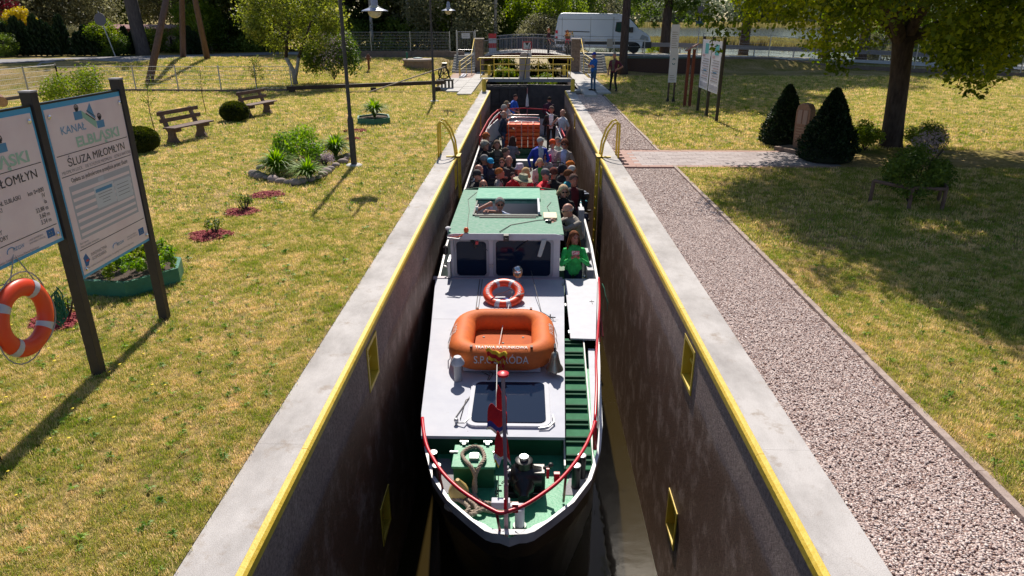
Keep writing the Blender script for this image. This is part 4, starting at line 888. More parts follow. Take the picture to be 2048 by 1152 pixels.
# forward trunk cabin: low white roof with dark green front
tl = lambda y: BC-hf(y)-.03
def trunk():
    ys = [6.9, 7.4, 8.5, 9.5, 10.5, 11.5, 12.22]; xr = lambda y: lerp(.43, .69, (y-6.9)/5.3)
    t = M(); L_ = [(tl(y)+.0, y, -1.35) for y in ys]; R_ = [(xr(y), y, -1.35) for y in ys]; n = len(ys)
    t.add(L_+R_, [(i, i+1, n+i+1, n+i) for i in range(n-1)])
    Lb = [(tl(y), y, -1.39) for y in ys]; Rb = [(xr(y), y, -1.39) for y in ys]
    t.add(L_+Lb, [(i, i+1, n+i+1, n+i) for i in range(n-1)]); t.add(R_+Rb, [(i, i+1, n+i+1, n+i) for i in range(n-1)])
    t.add([L_[0], R_[0], Rb[0], Lb[0]], [(0, 1, 2, 3)]); t.add(Lb+Rb, [(i, i+1, n+i+1, n+i) for i in range(n-1)])
    bp(t, 'trunk_roof', white)
    bp(M().add([(tl(7.0)+.08, 7.0, -1.39), (.40, 7.0, -1.39), (.40, 7.0, -1.69), (tl(7.0)+.08, 7.0, -1.69)], [(0, 1, 2, 3)]), 'trunk_front', darkg)
    bp(M().add([(.40, 7.0, -1.39), (.40, 7.0, -1.69), (.64, 12.2, -2.06), (.64, 12.2, -1.39)], [(0, 1, 2, 3)]), 'trunk_side', white)
trunk()
xs_ = [lerp(.43, .69, k) for k in (0, .5)]
bp(M().box(-.75, -.74, 7.0, 7.02, -1.352, -1.349).box(BC-1.4, .5, 10.31, 10.317, -1.35, -1.3485), 'roof_seam', mat('seam_grey', (.3, .3, .33), .6))  # thin grey strips mark the seams of the white roof
rx = lambda z, a, b, c, d: (G(a, b, z), G(c, d, z))
# hinged white panel on the right and its hinges
hp = bp(M().prism([(.655, 9.58, -1.33), (1.05, 9.56, -1.33), (1.33, 12.2, -1.33), (.70, 12.2, -1.33)], (0, 0, -.03)), 'hinged_panel', white2, bevel=.004)
for y in (9.8, 10.9, 11.9): bp(M().box(.635, .66, y-.05, y+.05, -1.345, -1.318), 'hinge', steel)
bp(M().bar((1.12, 10.95, -1.326), (1.12, 11.12, -1.326), .008).bar((1.08, 11.06, -1.326), (1.16, 11.06, -1.326), .008), 'panel_latch', dark)
bp(M().add([(.87, 7.35, -1.51), (1.03, 9.5, -1.47), (.93, 9.5, -1.47), (.80, 7.35, -1.51)], [(0, 1, 2, 3)]), 'side_plate', white2)
# stowed gangway with cross slats
gw = loc_thing('gangway', (.66, 8.0, -1.55), 'dark green gangway board with cross slats stowed along the right side deck', 'gangway')
a0 = Vector((.42, 6.62, -1.60)); a1 = Vector((.53, 9.75, -1.42)); w_ = Vector((.34, 0, 0)); ol = Vector((.66, 8.0, -1.55))
gd = mat('gangway_green', (.02, .14, .065), .75, c2=(.035, .18, .09), scale=9, spec=.2)
M().prism([a0-ol, a1-ol, a1+w_-ol, a0+w_-ol], (0, 0, -.02)).build('board', gd, gw)
for k in range(18):
    c = lerp(a0, a1, (k//2+.35+.28*(k % 2))/9)-ol+Vector((0, 0, .012)); M().bar(c+Vector((.02, 0, 0)), c+w_-Vector((.02, 0, 0)), .03, .05).build('slat', mat('slat_green', (.008, .06, .03), .7, c2=(.015, .09, .045), scale=6, spec=.2), gw)
for dx in (0, .34): M().bar(a0-ol+Vector((dx, 0, .03)), a1-ol+Vector((dx, 0, .03)), .018, .05).build('side_rail', mat('rail_pale', (.45, .47, .46), .4), gw)
# deck hatch window
hz = -1.345
def rrect(x0, x1, y0, y1, r, n=5):
    out = []
    for cx, cy, a in ((x1-r, y1-r, 0), (x0+r, y1-r, 1), (x0+r, y0+r, 2), (x1-r, y0+r, 3)):
        for k in range(n): t = (a+k/(n-1))*math.pi/2; out.append((cx+r*math.cos(t), cy+r*math.sin(t)))
    return out
hw = bp(M().prism([(x, y, hz-.01) for x, y in rrect(-.78, .27, 7.08, 8.2, .12)], (0, 0, .04)), 'roof_window', white2, bevel=.004)
q = M().prism([(x, y, hz+.03) for x, y in rrect(-.72, .21, 7.15, 8.14, .09)], (0, 0, .012)).build('pane', navy, hw)
bp(M().tube([(.12, 7.05, hz+.02), (.24, 7.07, hz+.03), (.31, 7.17, hz+.03), (.30, 7.35, hz+.02)], .012, 6).tube([(-.72, 7.3, hz+.02), (-.80, 7.12, hz+.04), (-.90, 7.15, hz+.02)], .010, 6), 'grab_bar', steel)
bp(M().tube([(-.90, 7.12, hz), (-.90, 7.2, hz+.06), (-.92, 7.25, hz)], .014, 6).ball((-.90, 7.16, hz+.05), .03), 'cleat', steel)
# wires on the white roof
wire = mat('cable', (.10, .09, .09), .6)
bp(M().tube([(-.68, 8.5, hz+.01), (-.55, 8.35, hz+.02), (-.60, 8.05, hz+.01), (-.78, 7.8, hz+.01), (-.92, 7.3, hz+.01), (-.88, 7.2, hz+.01)], .006, 5, ).tube([(-.60, 8.55, hz+.01), (-.5, 8.4, hz+.02), (-.62, 8.0, hz+.01), (-.83, 7.7, hz+.01), (-.86, 7.25, hz+.01)], .005, 5), 'loose_cable', wire, smooth=True)
bp(M().tube([(-.93, 12.15, -1.34), (-.90, 10.4, -1.338)], .007, 5).tube([(-.88, 12.15, -1.34), (-.86, 10.4, -1.338)], .006, 5).tube([(0.05, 12.0, -1.1), (.22, 10.6, -1.33), (.42, 10.3, -1.33)], .006, 5).tube([(.15, 10.35, -1.3), (.45, 10.3, -1.3)], .01, 5).tube([(.36, 10.25, -1.34), (.36, 10.25, -1.22)], .01, 5), 'stay_wire', wire)
# ---- wheelhouse
whw = mat('wheelhouse_white', (.60, .62, .68), .4, c2=(.54, .56, .62), scale=4, bump=.15, bscale=10)
X0, X1 = -1.49, .60; YF = 12.3; ZB_, ZT = -1.37, -.5
holes = [(-1.385, -.80, -1.33, -.615), (-.63, .43, -1.33, -.60)]
def wall_holes(xs, zs, y, holes):
    m_ = M()
    for i in range(len(xs)-1):
        for k in range(len(zs)-1):
            xc = (xs[i]+xs[i+1])/2; zc = (zs[k]+zs[k+1])/2
            if any(h[0] < xc < h[1] and h[2] < zc < h[3] for h in holes): continue
            m_.box(xs[i], xs[i+1], y, y+.04, zs[k], zs[k+1])
    return m_
xs = sorted({X0, X1, *[v for h in holes for v in h[:2]]}); zs = sorted({ZB_, ZT, *[v for h in holes for v in h[2:]]})
bp(wall_holes(xs, zs, YF, holes), 'front_wall', whw)
for h in holes:
    o_ = rrect(h[0]-.05, h[1]+.05, h[2]-.03, h[3]+.05, .10, 6); i_ = rrect(h[0]+.005, h[1]-.005, h[2]+.005, h[3]-.005, .075, 6); n = len(o_)
    fr = M().add([(x, YF-.015, z) for x, z in o_]+[(x, YF-.015, z) for x, z in i_]+[(x, YF+.03, z) for x, z in i_]+[(x, YF, z) for x, z in o_], [(i, (i+1) % n, n+(i+1) % n, n+i) for i in range(n)]+[(n+i, n+(i+1) % n, 2*n+(i+1) % n, 2*n+i) for i in range(n)]+[(3*n+i, 3*n+(i+1) % n, (i+1) % n, i) for i in range(n)])
    w1 = bp(fr, 'window_frame', mat('window_frame_grey', (.33, .36, .42), .4))
    M().add([(h[0]-.03, YF+.022, h[2]-.03), (h[1]+.03, YF+.022, h[2]-.03), (h[1]+.03, YF+.022, h[3]+.03), (h[0]-.03, YF+.022, h[3]+.03)], [(0, 1, 2, 3)]).build('pane', navy, w1).matrix_parent_inverse = Matrix()
for x in (-.74, -.69): bp(M().box(x-.015, x+.015, YF-.03, YF, -1.15, -1.08), 'hinge', steel)
bp(M().box(X0, X0+.04, YF+.04, 15.7, -2.05, ZT).box(X1-.04, X1, YF+.04, 15.7, -2.05, ZT).box(X0+.04, X1-.04, 15.66, 15.7, -2.05, ZT), 'side_walls', whw)
bp(M().box(-1.84, .66, YF-.10, YF, -1.375, -1.335), 'sill_ledge', mat('ledge_lilac', (.42, .38, .46), .5))
# roof with hatch opening
RZT = -.45; ha = (-1.12, .24, 13.52, 14.68)
rf = M()
def rp(x0, x1, y0, y1, z0=RZT-.05, z1=RZT): rf.box(x0, x1, y0, y1, z0, z1)
rp(-1.53, ha[0], 12.22, 15.78); rp(ha[1], .66, 12.22, 15.78); rp(ha[0], ha[1], 12.22, ha[2]); rp(ha[0], ha[1], ha[3], 15.78)
bp(rf, 'roof', roofg)
bp(M().prism([(-1.53, 12.2, RZT-.02), (-1.40, 12.2, RZT+.01), (.5, 12.2, RZT+.01), (.66, 12.2, RZT-.02), (.66, 12.2, RZT-.11), (-1.53, 12.2, RZT-.11)], (0, .02, 0)), 'roof_fascia', white2)
bp(M().box(ha[0]-.05, ha[1]+.03, ha[3]+.02, 15.7, RZT+.02, RZT+.06), 'sliding_cover', roofl, bevel=.006)
bp(M().box(ha[0]-.03, ha[1]+.03, ha[2]-.05, ha[2], RZT-.02, RZT+.03).box(ha[0]-.03, ha[0], ha[2], ha[3], RZT, RZT+.02), 'hatch_coaming', mat('coaming_dark', (.02, .05, .035), .4))
bp(M().box(ha[1]-.045, ha[1], ha[2], ha[3], RZT-.02, RZT+.08), 'slide_rail', white2)
bp(M().box(ha[0], ha[1], ha[3]-.02, ha[3], -1.3, RZT-.05).box(ha[0], ha[0]+.02, ha[2], ha[3], -1.3, RZT-.05), 'hatch_lining', mat('lining_cream', (.52, .46, .42), .6))
bp(M().box(-1.4, .55, 12.5, 15.6, -1.95, -1.9), 'wheelhouse_floor', dark)
bp(M().box(-1.1, .2, 13.40, 13.44, RZT+.02, RZT+.035).box(-1.0, .15, 13.32, 13.36, RZT+.0, RZT+.02), 'wiper_rail', dark)
# roof rim at the rear + bits on the roof
bp(M().tube([(-1.5, 15.78, RZT+.0), (-1.0, 15.8, RZT+.05), (.2, 15.8, RZT+.05), (.64, 15.78, RZT)], .018, 6), 'rear_rim', darkg)
bp(M().box(.30, .58, 13.2, 13.62, RZT, RZT+.05), 'roof_locker', mat('cream_box', (.55, .50, .33), .5), bevel=.01)
bp(M().tube([(.44, 13.2, RZT+.01), (.2, 13.15, RZT+.01), (-.35, 12.8, RZT+.01), (-.55, 12.3, RZT+.02)], .008, 5).tube([(.44, 13.7, RZT+.01), (.40, 14.2, RZT+.01), (.5, 14.6, RZT+.01)], .006, 5).tube([(-1.2, 15.5, RZT+.01), (-1.35, 14.8, RZT+.01), (-1.25, 13.9, RZT+.01), (-1.2, 12.8, RZT+.01), (-1.15, 12.35, RZT+.01)], .005, 5), 'roof_cable', wire, smooth=True)
bp(M().lathe([(.02, 0), (.02, .06), (.055, .07), (.055, .1), (.03, .12)], c=(-1.53, 12.35, RZT-.02), n=12), 'gps_antenna', white2, smooth=40)
bp(M().lathe([(.045, 0), (.05, .05), (.03, .08), (.01, .09)], c=(-1.18, 12.28, RZT+.02), n=12).tube([(-1.2, 12.28, RZT), (-1.3, 12.1, RZT-.02), (-1.5, 12.15, RZT-.06)], .012), 'orange_beacon', [mat('beacon_orange', (.8, .12, .02), .3)], smooth=40)
bp(M().tube([(-1.52, 12.1, RZT-.04), (-1.3, 12.05, RZT-.05), (-1.25, 12.2, RZT-.03)], .014).tube([(-1.4, 12.1, RZT-.05), (-1.38, 12.05, -.75)], .012), 'horn_bracket', steel)
bp(M().box(-.47, -.37, 12.06, 12.18, RZT-.10, RZT+.02).box(-.45, -.39, 12.02, 12.07, RZT-.08, RZT-.02), 'camera_box', dark, bevel=.005)
bp(M().prism([(.24, 12.15, -.55), (.32, 12.15, -.56), (.22, 11.95, -.82), (.16, 11.95, -.80)], (.03, .03, .02)), 'search_lamp_arm', mat('ivory', (.6, .58, .52), .4), bevel=.01)
bp(M().tube([(-1.1, 12.28, -.55), (-1.02, 12.2, -.65), (-1.0, 12.2, -.72)], .03).box(-1.0, -.95, 12.15, 12.2, -.64, -.58, 1), 'small_camera', [dark, red])
bp(M().tube([(-.9, 12.25, -.68), (-.8, 12.22, -.75), (-.78, 12.25, -.8)], .006).tube([(.0, 12.29, -.58), (-.25, 12.26, -.80)], .01), 'wiper_arm', dark)
# side lamp housings
for x, y, z in ((-1.66, 12.9, -1.0), (1.22, 13.0, -1.15)):
    l_ = bp(M().lathe([(.03, -.1), (.05, -.08), (.05, .06), (.02, .09)], c=(x, y, z), n=12), 'side_light', mat('lamp_housing', (.12, .11, .12), .3, .4), smooth=40)
bp(M().box(-1.55, -1.5, 12.2, 12.6, -1.36, -1.0).tube([(-1.66, 12.5, -1.2), (-1.55, 12.45, -1.22), (-1.62, 12.42, -1.12)], .02), 'lamp_board', steel)
bp(M().box(1.17, 1.30, 12.6, 14.0, -1.95, -1.30).box(1.17, 1.3, 15.2, 15.5, -1.6, -.78), 'side_locker', mat('locker_grey', (.42, .44, .50), .4), bevel=.01)
bp(M().tube([(1.15, 12.9, -1.45), (1.12, 12.8, -1.5)], .025).ball((1.12, 12.72, -1.48), .03).ball((1.2, 12.7, -1.42), .035), 'chrome_fitting', chrome)
# searchlight
sl = loc_thing('searchlight', (-.20, 11.9, -1.33), 'small chromed searchlight on a white bracket in front of the wheelhouse', 'searchlight')
M().lathe([(.07, 0), (.07, .03), (.03, .05), (.025, .18)], n=12).build('bracket', white, sl, smooth=40)
M().ball((0, 0, .27), (.105, .12, .105), 18, 12).build('shell', chrome, sl, smooth=True)
M().lathe([(.09, 0), (.088, .015), (.06, -.01)], c=(0, -.085, .245), n=18, T=Matrix.Rotation(math.radians(70), 4, 'X')).build('lens', mat('lens_copper', (.55, .25, .12), .1, .8), sl, smooth=True)
# lifebuoy on the white roof
Tr = Matrix.Rotation(math.radians(20), 4, 'X')
lb2 = lifebuoy('lifebuoy', (-.44, 11.14, -1.21), Tr, 'orange lifebuoy lying on the white cabin roof in front of the wheelhouse', R_=.285, r_=.085, bands=(1.05, 2.05, 4.4, 5.0), txt=[('OSTRÓDA', 2.85, 1), ('OSTRÓDA', .15, 1)])
M().tube([(.2, .3, .0), (.05, .2, -.05), (-.12, .12, -.08), (-.2, .0, -.1)], .012, 6).tube([(.1, -.2, -.05), (.25, -.15, .02), (.36, -.1, .04)], .01, 6).build('cord', mat('rope_grey', (.35, .34, .34)), lb2)
# life raft
raftm = mat('raft_orange', (.72, .17, .035), .65, c2=(.58, .14, .04), scale=6, bump=.25, bscale=30, spec=.25, dirt=((.42, .13, .05), 5, .62))
rc = Vector((-.385, 9.12, -1.10)); rft = loc_thing('life_raft', (rc.x, rc.y, -1.33), 'big orange rounded rectangular life float on the white roof', 'life raft'); rz0 = .22
def rpath(a, b, r, n=9):   # a,b half sizes of the centre line
    pts = []
    for cx, cy, q in ((a-r, b-r, 0), (-a+r, b-r, 1), (-a+r, -b+r, 2), (a-r, -b+r, 3)):
        for k in range(n): t = (q+k/(n-1))*math.pi/2; pts.append(Vector((cx+r*math.cos(t), cy+r*math.sin(t), 0)))
    return pts
RA, RB, RR, TR = .60, .63, .31, .175
pts = rpath(RA, RB, RR); n1 = len(pts); n2 = 36; V = []; Fc = []
for i, p in enumerate(pts):
    t_ = (pts[(i+1) % n1]-pts[i-1]).normalized(); nn = Vector((t_.y, -t_.x, 0))
    for j in range(n2):
        c = 2*math.pi*j/n2; V.append(p+nn*TR*math.cos(c)*1.0+Vector((0, 0, rz0+TR*1.05*math.sin(c))))
for i in range(n1):
    for j in range(n2): Fc.append((i*n2+j, ((i+1) % n1)*n2+j, ((i+1) % n1)*n2+(j+1) % n2, i*n2+(j+1) % n2))
M().add(V, Fc).build('float_tube', raftm, rft, smooth=True)
M().prism([(p.x*.97, p.y*.97, rz0-.12) for p in rpath(RA-TR+.06, RB-TR+.06, .12, 5)], (0, 0, .03)).build('floor', mat('raft_floor', (.50, .11, .025), .75, c2=(.42, .09, .025), scale=5, spec=.2), rft)
for x, y in ((-.3, .2), (.3, .2), (0, 0), (-.3, -.2), (.3, -.2)): M().lathe([(.018, 0), (.018, .008)], c=(x, y, rz0-.089), n=10).build('drain', dark, rft)
fx = lambda ox, oy, sx, sy, sgn: None
def onfront(x, y):    # outer face of the near side: y measured up along the tube from its outer equator
    a = y/TR; return Vector((x, -RB-(TR+.007)*math.cos(a), rz0+(TR+.007)*1.05*math.sin(a)))
def onback(x, y):
    a = y/TR; return Vector((-x, RB+(TR+.007)*math.cos(a), rz0+(TR+.007)*1.05*math.sin(a)))
def onright(x, y):
    a = y/TR; return Vector((RA+(TR+.007)*math.cos(a), x, rz0+(TR+.007)*1.05*math.sin(a)))
def onleft(x, y):
    a = y/TR; return Vector((-RA-(TR+.007)*math.cos(a), -x, rz0+(TR+.007)*1.05*math.sin(a)))
wt = mat('white_lettering', (.62, .60, .60), .5)
text([('S.P.OSTRÓDA', 0, .0, .135, 'CENTER', .92, .001)], wt, 'lettering', rft, onfront, fine=True)
text([('TRATWA RATUNKOWA', 0, .205, .07, 'CENTER', .95, .001)], wt, 'lettering', rft, onfront, fine=True)
text([('TRATWA RATUNKOWA', 0, .20, .08, 'CENTER', .95, .001)], wt, 'lettering', rft, onback, fine=True)
text([('16 OSÓB', 0, .12, .10, 'CENTER', .9, .001)], wt, 'lettering', rft, onright, fine=True)
text([('16 OSÓB', 0, .12, .10, 'CENTER', .9, .001)], wt, 'lettering', rft, onleft, fine=True)
strap = mat('strap_dark', (.16, .05, .03), .6)
for x, s in ((-.42, 1), (.42, 1), (-.42, -1), (.42, -1)):
    a = .9; f_ = onfront if s > 0 else onback; p = f_(x*s, .24); M().box(-.018, .018, -.03, .03, -.01, .012, T=Matrix.Translation(p)).build('strap_lug', strap, rft)
gl = M()
for sgn in (-1, 1):
    gl.tube([(sgn*(RA+TR+.01), -.32, rz0-.02), (sgn*(RA+TR+.035), -.1, rz0-.05), (sgn*(RA+TR+.015), .0, rz0), (sgn*(RA+TR+.035), .18, rz0-.05), (sgn*(RA+TR-.0), .34, rz0+.02)], .008, 5)
gl.tube([(RA-.1, RB+TR-.03, rz0+.04), (RA+.1, RB+TR-.1, rz0), (RA+TR, .34, rz0)], .008, 5).build('grab_line', mat('rope_grey', (.35, .34, .34)), rft)
for y in (-.6, .6): M().box(-.55, .55, y-.04, y+.04, 0, .10).build('cradle_bar', white, rft)
for x, y in ((-.62, -.36), (-.08, -.40), (.5, -.3)):
    pass
M().box(-.35, -.29, -.12, -.06, rz0-.088, rz0-.084).build('sticker', mat('sticker_grey', (.35, .4, .45), .5), rft)
# bell
bl = loc_thing('ship_bell', (.36, 8.42, -1.33), 'brass-grey ship bell hanging at the front right of the life float', 'bell')
M().lathe([(.125, 0), (.12, .02), (.085, .08), (.06, .18), (.05, .24), (.02, .27)], c=(0, 0, .08), n=20).build('bell_body', mat('bell_bronze', (.34, .33, .27), .32, .75, c2=(.42, .40, .33), scale=8), bl, smooth=50)
M().tube([(0, 0, .34), (.0, .02, .4), (0, .1, .42)], .015).build('hanger', dark, bl)
# vent pipe
vp = loc_thing('vent_pipe', (-.98, 8.25, -1.35), 'white vent pipe with a flared cap at the front left of the life float', 'vent pipe')
M().lathe([(.055, 0), (.055, .26)], n=14).build('pipe', mat('pipe_grey', (.40, .41, .43), .4), vp, smooth=40); M().lathe([(.055, .24), (.095, .26), (.095, .29), (.055, .36), (.05, .37)], n=14).build('cap', white2, vp, smooth=40)
# ---- foredeck gear
lk = loc_thing('deck_locker', (-.63, 6.55, -1.68), 'green painted steel deck locker with silver latches on the foredeck', 'locker')
c0 = [G(910, 892, -1.38), G(990, 892, -1.38), G(990, 934, -1.38), G(902, 934, -1.38)]
lx0, lx1, ly0, ly1 = -.25, .25, -.21, .21
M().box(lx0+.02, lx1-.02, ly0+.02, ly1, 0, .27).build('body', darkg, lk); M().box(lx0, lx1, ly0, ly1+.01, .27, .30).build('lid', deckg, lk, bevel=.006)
for x in (-.14, .14): M().box(x-.02, x+.02, ly1-.02, ly1+.05, .29, .33).box(x-.05, x+.05, ly1+.02, ly1+.045, .31, .335).build('hinge', steel, lk)
for x in (lx0, lx1): M().bar((x-.04, .06, .31), (x+.05, .06, .31), .02).build('latch', steel, lk)
M().box(.0-.05, .05, -.10, -.0, .30, .345).tube([(-.06, -.05, .33), (.06, -.05, .33)], .014).build('mooring_cleat', steel, lk)
M().tube([(0, .17, .3), (0, .2, .33)], .02).build('ring', deckg, lk)
ropem = mat('hemp_rope', (.28, .22, .17), .85, c2=(.38, .31, .25), scale=60, bump=.6, bscale=90, stretch=(1, 1, 1))
rp_ = loc_thing('mooring_rope', (-.62, 6.2, -1.68), 'thick greyish hemp mooring rope looped over the locker and coiled on the foredeck', 'rope')
def twisted(pts, r, m_, tw=26, name='strands', par=None):
    """three twisted strands along a smooth path"""
    P_ = [Vector(p) for p in pts]; out = []
    for i in range(len(P_)-1):
        p0 = P_[max(i-1, 0)]; p1 = P_[i]; p2 = P_[i+1]; p3 = P_[min(i+2, len(P_)-1)]
        k_ = max(2, int((p2-p1).length/.02))
        for k in range(k_):
            t = k/k_; out.append(.5*((2*p1)+(p2-p0)*t+(2*p0-5*p1+4*p2-p3)*t*t+(3*p1-p0-3*p2+p3)*t**3))
    out.append(P_[-1]); L_ = 0; paths = [[], [], []]
    for i, p in enumerate(out):
        t = (out[min(i+1, len(out)-1)]-out[max(i-1, 0)]).normalized(); L_ += (out[i]-out[i-1]).length if i else 0
        u = t.cross(Vector((0, 0, 1))); u = u.normalized() if u.length > .01 else Vector((1, 0, 0)); v = t.cross(u)
        for s in range(3):
            a = L_*tw*2+s*2.094; paths[s].append(p+(u*math.cos(a)+v*math.sin(a))*r*.5)
    m__ = M()
    for s in range(3): m__.tube(paths[s], r*.58, 6)
    return m__.build(name, m_, par, smooth=True)
o0 = Vector((-.62, 6.2, -1.68))
wp = [Vector(v) for v in [(-.60, 6.20, -1.63), (-.61, 6.27, -1.45), (-.66, 6.32, -1.35), (-.74, 6.44, -1.348), (-.77, 6.56, -1.35), (-.68, 6.68, -1.35), (-.57, 6.66, -1.35), (-.51, 6.48, -1.35), (-.55, 6.33, -1.347), (-.60, 6.27, -1.44), (-.62, 6.22, -1.6), (-.55, 6.1, -1.65), (-.35, 6.05, -1.65), (-.22, 6.06, -1.64), (-.16, 6.0, -1.64), (-.20, 5.93, -1.65), (-.4, 5.93, -1.65), (-.6, 6.0, -1.65), (-.78, 6.12, -1.65), (-.7, 6.2, -1.63), (-.55, 6.05, -1.62), (-.5, 5.92, -1.62), (-.7, 5.9, -1.64), (-.86, 6.0, -1.64), (-.8, 6.1, -1.60), (-.6, 5.98, -1.6), (-.58, 5.85, -1.62), (-.75, 5.85, -1.6), (-.9, 5.93, -1.6), (-.8, 6.02, -1.57), (-.65, 5.9, -1.58), (-.72, 5.8, -1.6)]]
twisted([v-o0 for v in wp], .024, ropem, par=rp_)
by = loc_thing('pick_up_buoy', (-.78, 6.12, -1.60), 'small yellowish cone-shaped buoy lying on the rope coil', 'buoy')
M().lathe([(.02, .2), (.035, .17), (.10, .05), (.115, 0), (.11, -.04), (.05, -.08)], n=18, T=Matrix.Rotation(.25, 4, 'X'), c=(0, 0, .06)).build('cone', mat('buoy_yellow', (.55, .38, .12), .45, c2=(.6, .45, .18), scale=6), by, smooth=50)
wl = loc_thing('anchor_windlass', (-.06, 6.32, -1.68), 'black cast anchor windlass in the middle of the foredeck', 'windlass')
RX = Matrix.Rotation(math.pi/2, 4, 'Y')
M().lathe([(.05, -.22), (.10, -.21), (.10, -.15), (.13, -.13), (.17, -.08), (.17, .06), (.13, .12), (.12, .2), (.05, .22)], c=(0, 0, .19), n=20, T=RX).build('drum', black, wl, smooth=50)
M().lathe([(.10, 0), (.10, .08), (.07, .09)], c=(0, 0, .34), n=14).lathe([(.05, .0), (.05, .05)], c=(0, .0, .42), n=12, mi=1).build('gear_cover', [black, steel], wl, smooth=40)
M().lathe([(.13, 0), (.11, .12), (.06, .17), (.055, .24), (.075, .25)], c=(0, -.08, .17), n=16, T=Matrix.Rotation(math.radians(100), 4, 'X')).build('nose_flange', black, wl, smooth=50)
M().box(-.22, .2, -.14, .16, 0, .08).box(.1, .24, -.08, .1, .05, .3).build('bed', black, wl, bevel=.01)
q = M()
for k in range(9):
    a = 2*math.pi*k/9; q.lathe([(.016, 0), (.016, .03)], c=(-.20+.0, .10*math.cos(a), .2+.10*math.sin(a)), n=8, T=RX)
q.build('bolts', steel, wl)
M().tube([(.22, .02, .3), (.3, .0, .33), (.3, -.02, .36)], .018).ball((.3, -.02, .37), .03).build('brake_handle', dark, wl)
# chain from the windlass
ch = loc_thing('anchor_chain', (-.28, 6.3, -1.5), 'short black anchor chain running from the windlass to the deck', 'chain'); q = M()
for k in range(11):
    p = Vector((.05*math.sin(k*.6)-.02*k*.2, .10-k*.028, .10-k*.024)); R3 = Matrix.Rotation(k*math.pi/2, 4, 'Y') @ Matrix.Rotation(.6, 4, 'X')
    q.tube([p+(R3 @ Vector((.014*math.cos(a), .026*math.sin(a), 0))) for a in np.linspace(0, 2*math.pi, 9)[:-1]], .005, 4, closed=True)
q.build('links', dark, ch)
# bollards on deck
labs = ['farther black mooring post at the left bulwark', 'nearer black mooring post at the left bulwark', 'farther black mooring post at the right bulwark', 'nearer black mooring post at the right bulwark']
for (px, py), lab in zip([(866, 905), (873, 931), (1164, 911), (1153, 931)], labs):
    p = G(px, py, -1.38); o = bp(M().lathe([(.055, -1.68), (.05, -1.66), (.05, -1.39), (.048, -1.385)], c=(p.x, p.y, 0), n=14), 'mooring_post', black, smooth=40); o['label'] = lab
    q = M().lathe([(.05, -1.384), (.05, -1.372), (.03, -1.368)], c=(p.x, p.y, 0), n=14).build('cap', steel, o)
# red bow rail
rail_px = [(845, 836), (847, 860), (853, 890), (865, 915), (885, 945), (915, 975), (950, 1000), (985, 1020), (1000, 1026), (1016, 1023), (1050, 1010), (1085, 988), (1120, 960), (1150, 925), (1172, 890), (1185, 860), (1190, 843)]
rp2 = [G(x, y, -1.1) for x, y in rail_px]
def smooth_path(P_, n=4):
    out = []
    for i in range(len(P_)-1):
        p0 = P_[max(i-1, 0)]; p1 = P_[i]; p2 = P_[i+1]; p3 = P_[min(i+2, len(P_)-1)]
        for k in range(n):
            t = k/n; out.append(.5*((2*p1)+(p2-p0)*t+(2*p0-5*p1+4*p2-p3)*t*t+(3*p1-p0-3*p2+p3)*t**3))
    return out+[P_[-1]]
bp(M().tube(smooth_path(rp2), .02, 10), 'bow_rail', red, smooth=True)
redd = mat('dark_red_paint', (.20, .012, .02), .45)
for (a, b_), (c, d) in (((873, 925), (890, 998)), ((993, 1024), (1001, 1070)), ((1132, 948), (1127, 1003))):
    bp(M().tube([G(a, b_, -1.1), G(c, d, -1.66 if c != 1001 else -1.5)], .014, 8), 'rail_stanchion', redd, smooth=True)
bp(M().tube([rp2[0], rp2[0]+Vector((0, .02, -.42))], .02, 8).tube([rp2[-1], rp2[-1]+Vector((.02, .05, -.42))], .026, 8), 'rail_end', red, smooth=True)
for px, py in ((1018, 1013), (1102, 952)):
    p = G(px, py, -1.1); bp(M().box(p.x-.05, p.x-.02, p.y-.02, p.y, -1.12, -1.0).box(p.x+.03, p.x+.09, p.y-.02, p.y+.02, -1.16, -1.06), 'rail_bracket', red)
# right side red rail up to the wheelhouse
sr = [G(1192, 560, -1.3), G(1191, 600, -1.0), XP(1190, 640, 1.12), XP(1184, 700, 1.02), XP(1181, 765, .93), XP(1186, 810, .92), rp2[-1]]
sr = [(1.36, 12.25, -1.33), (1.30, 11.6, -1.25), (1.18, 10.4, -1.12), (1.02, 9.1, -1.02), (.91, 8.2, -1.0), (.86, 7.6, -1.02), tuple(rp2[-1])]
bp(M().tube(smooth_path([Vector(v) for v in sr]), .019, 8), 'side_rail', red, smooth=True)
bp(M().tube([(1.16, 10.2, -1.1), (1.13, 9.7, -1.45)], .014).tube([(1.2, 10.6, -1.14), (1.2, 9.9, -1.45)], .014), 'rail_stay', redd)
gr_ = loc_thing('green_cord', (1.40, 12.0, -1.4), 'thin light green cord dangling over the right hull side', 'cord')
M().tube([(0, 0, .05), (.03, -.1, 0), (.05, -.25, -.12), (.08, -.33, -.25), (.07, -.4, -.35)], .006, 5).tube([(.05, -.25, -.12), (.10, -.32, -.22)], .005, 5).build('strands', mat('mint_cord', (.08, .38, .24), .7), gr_)
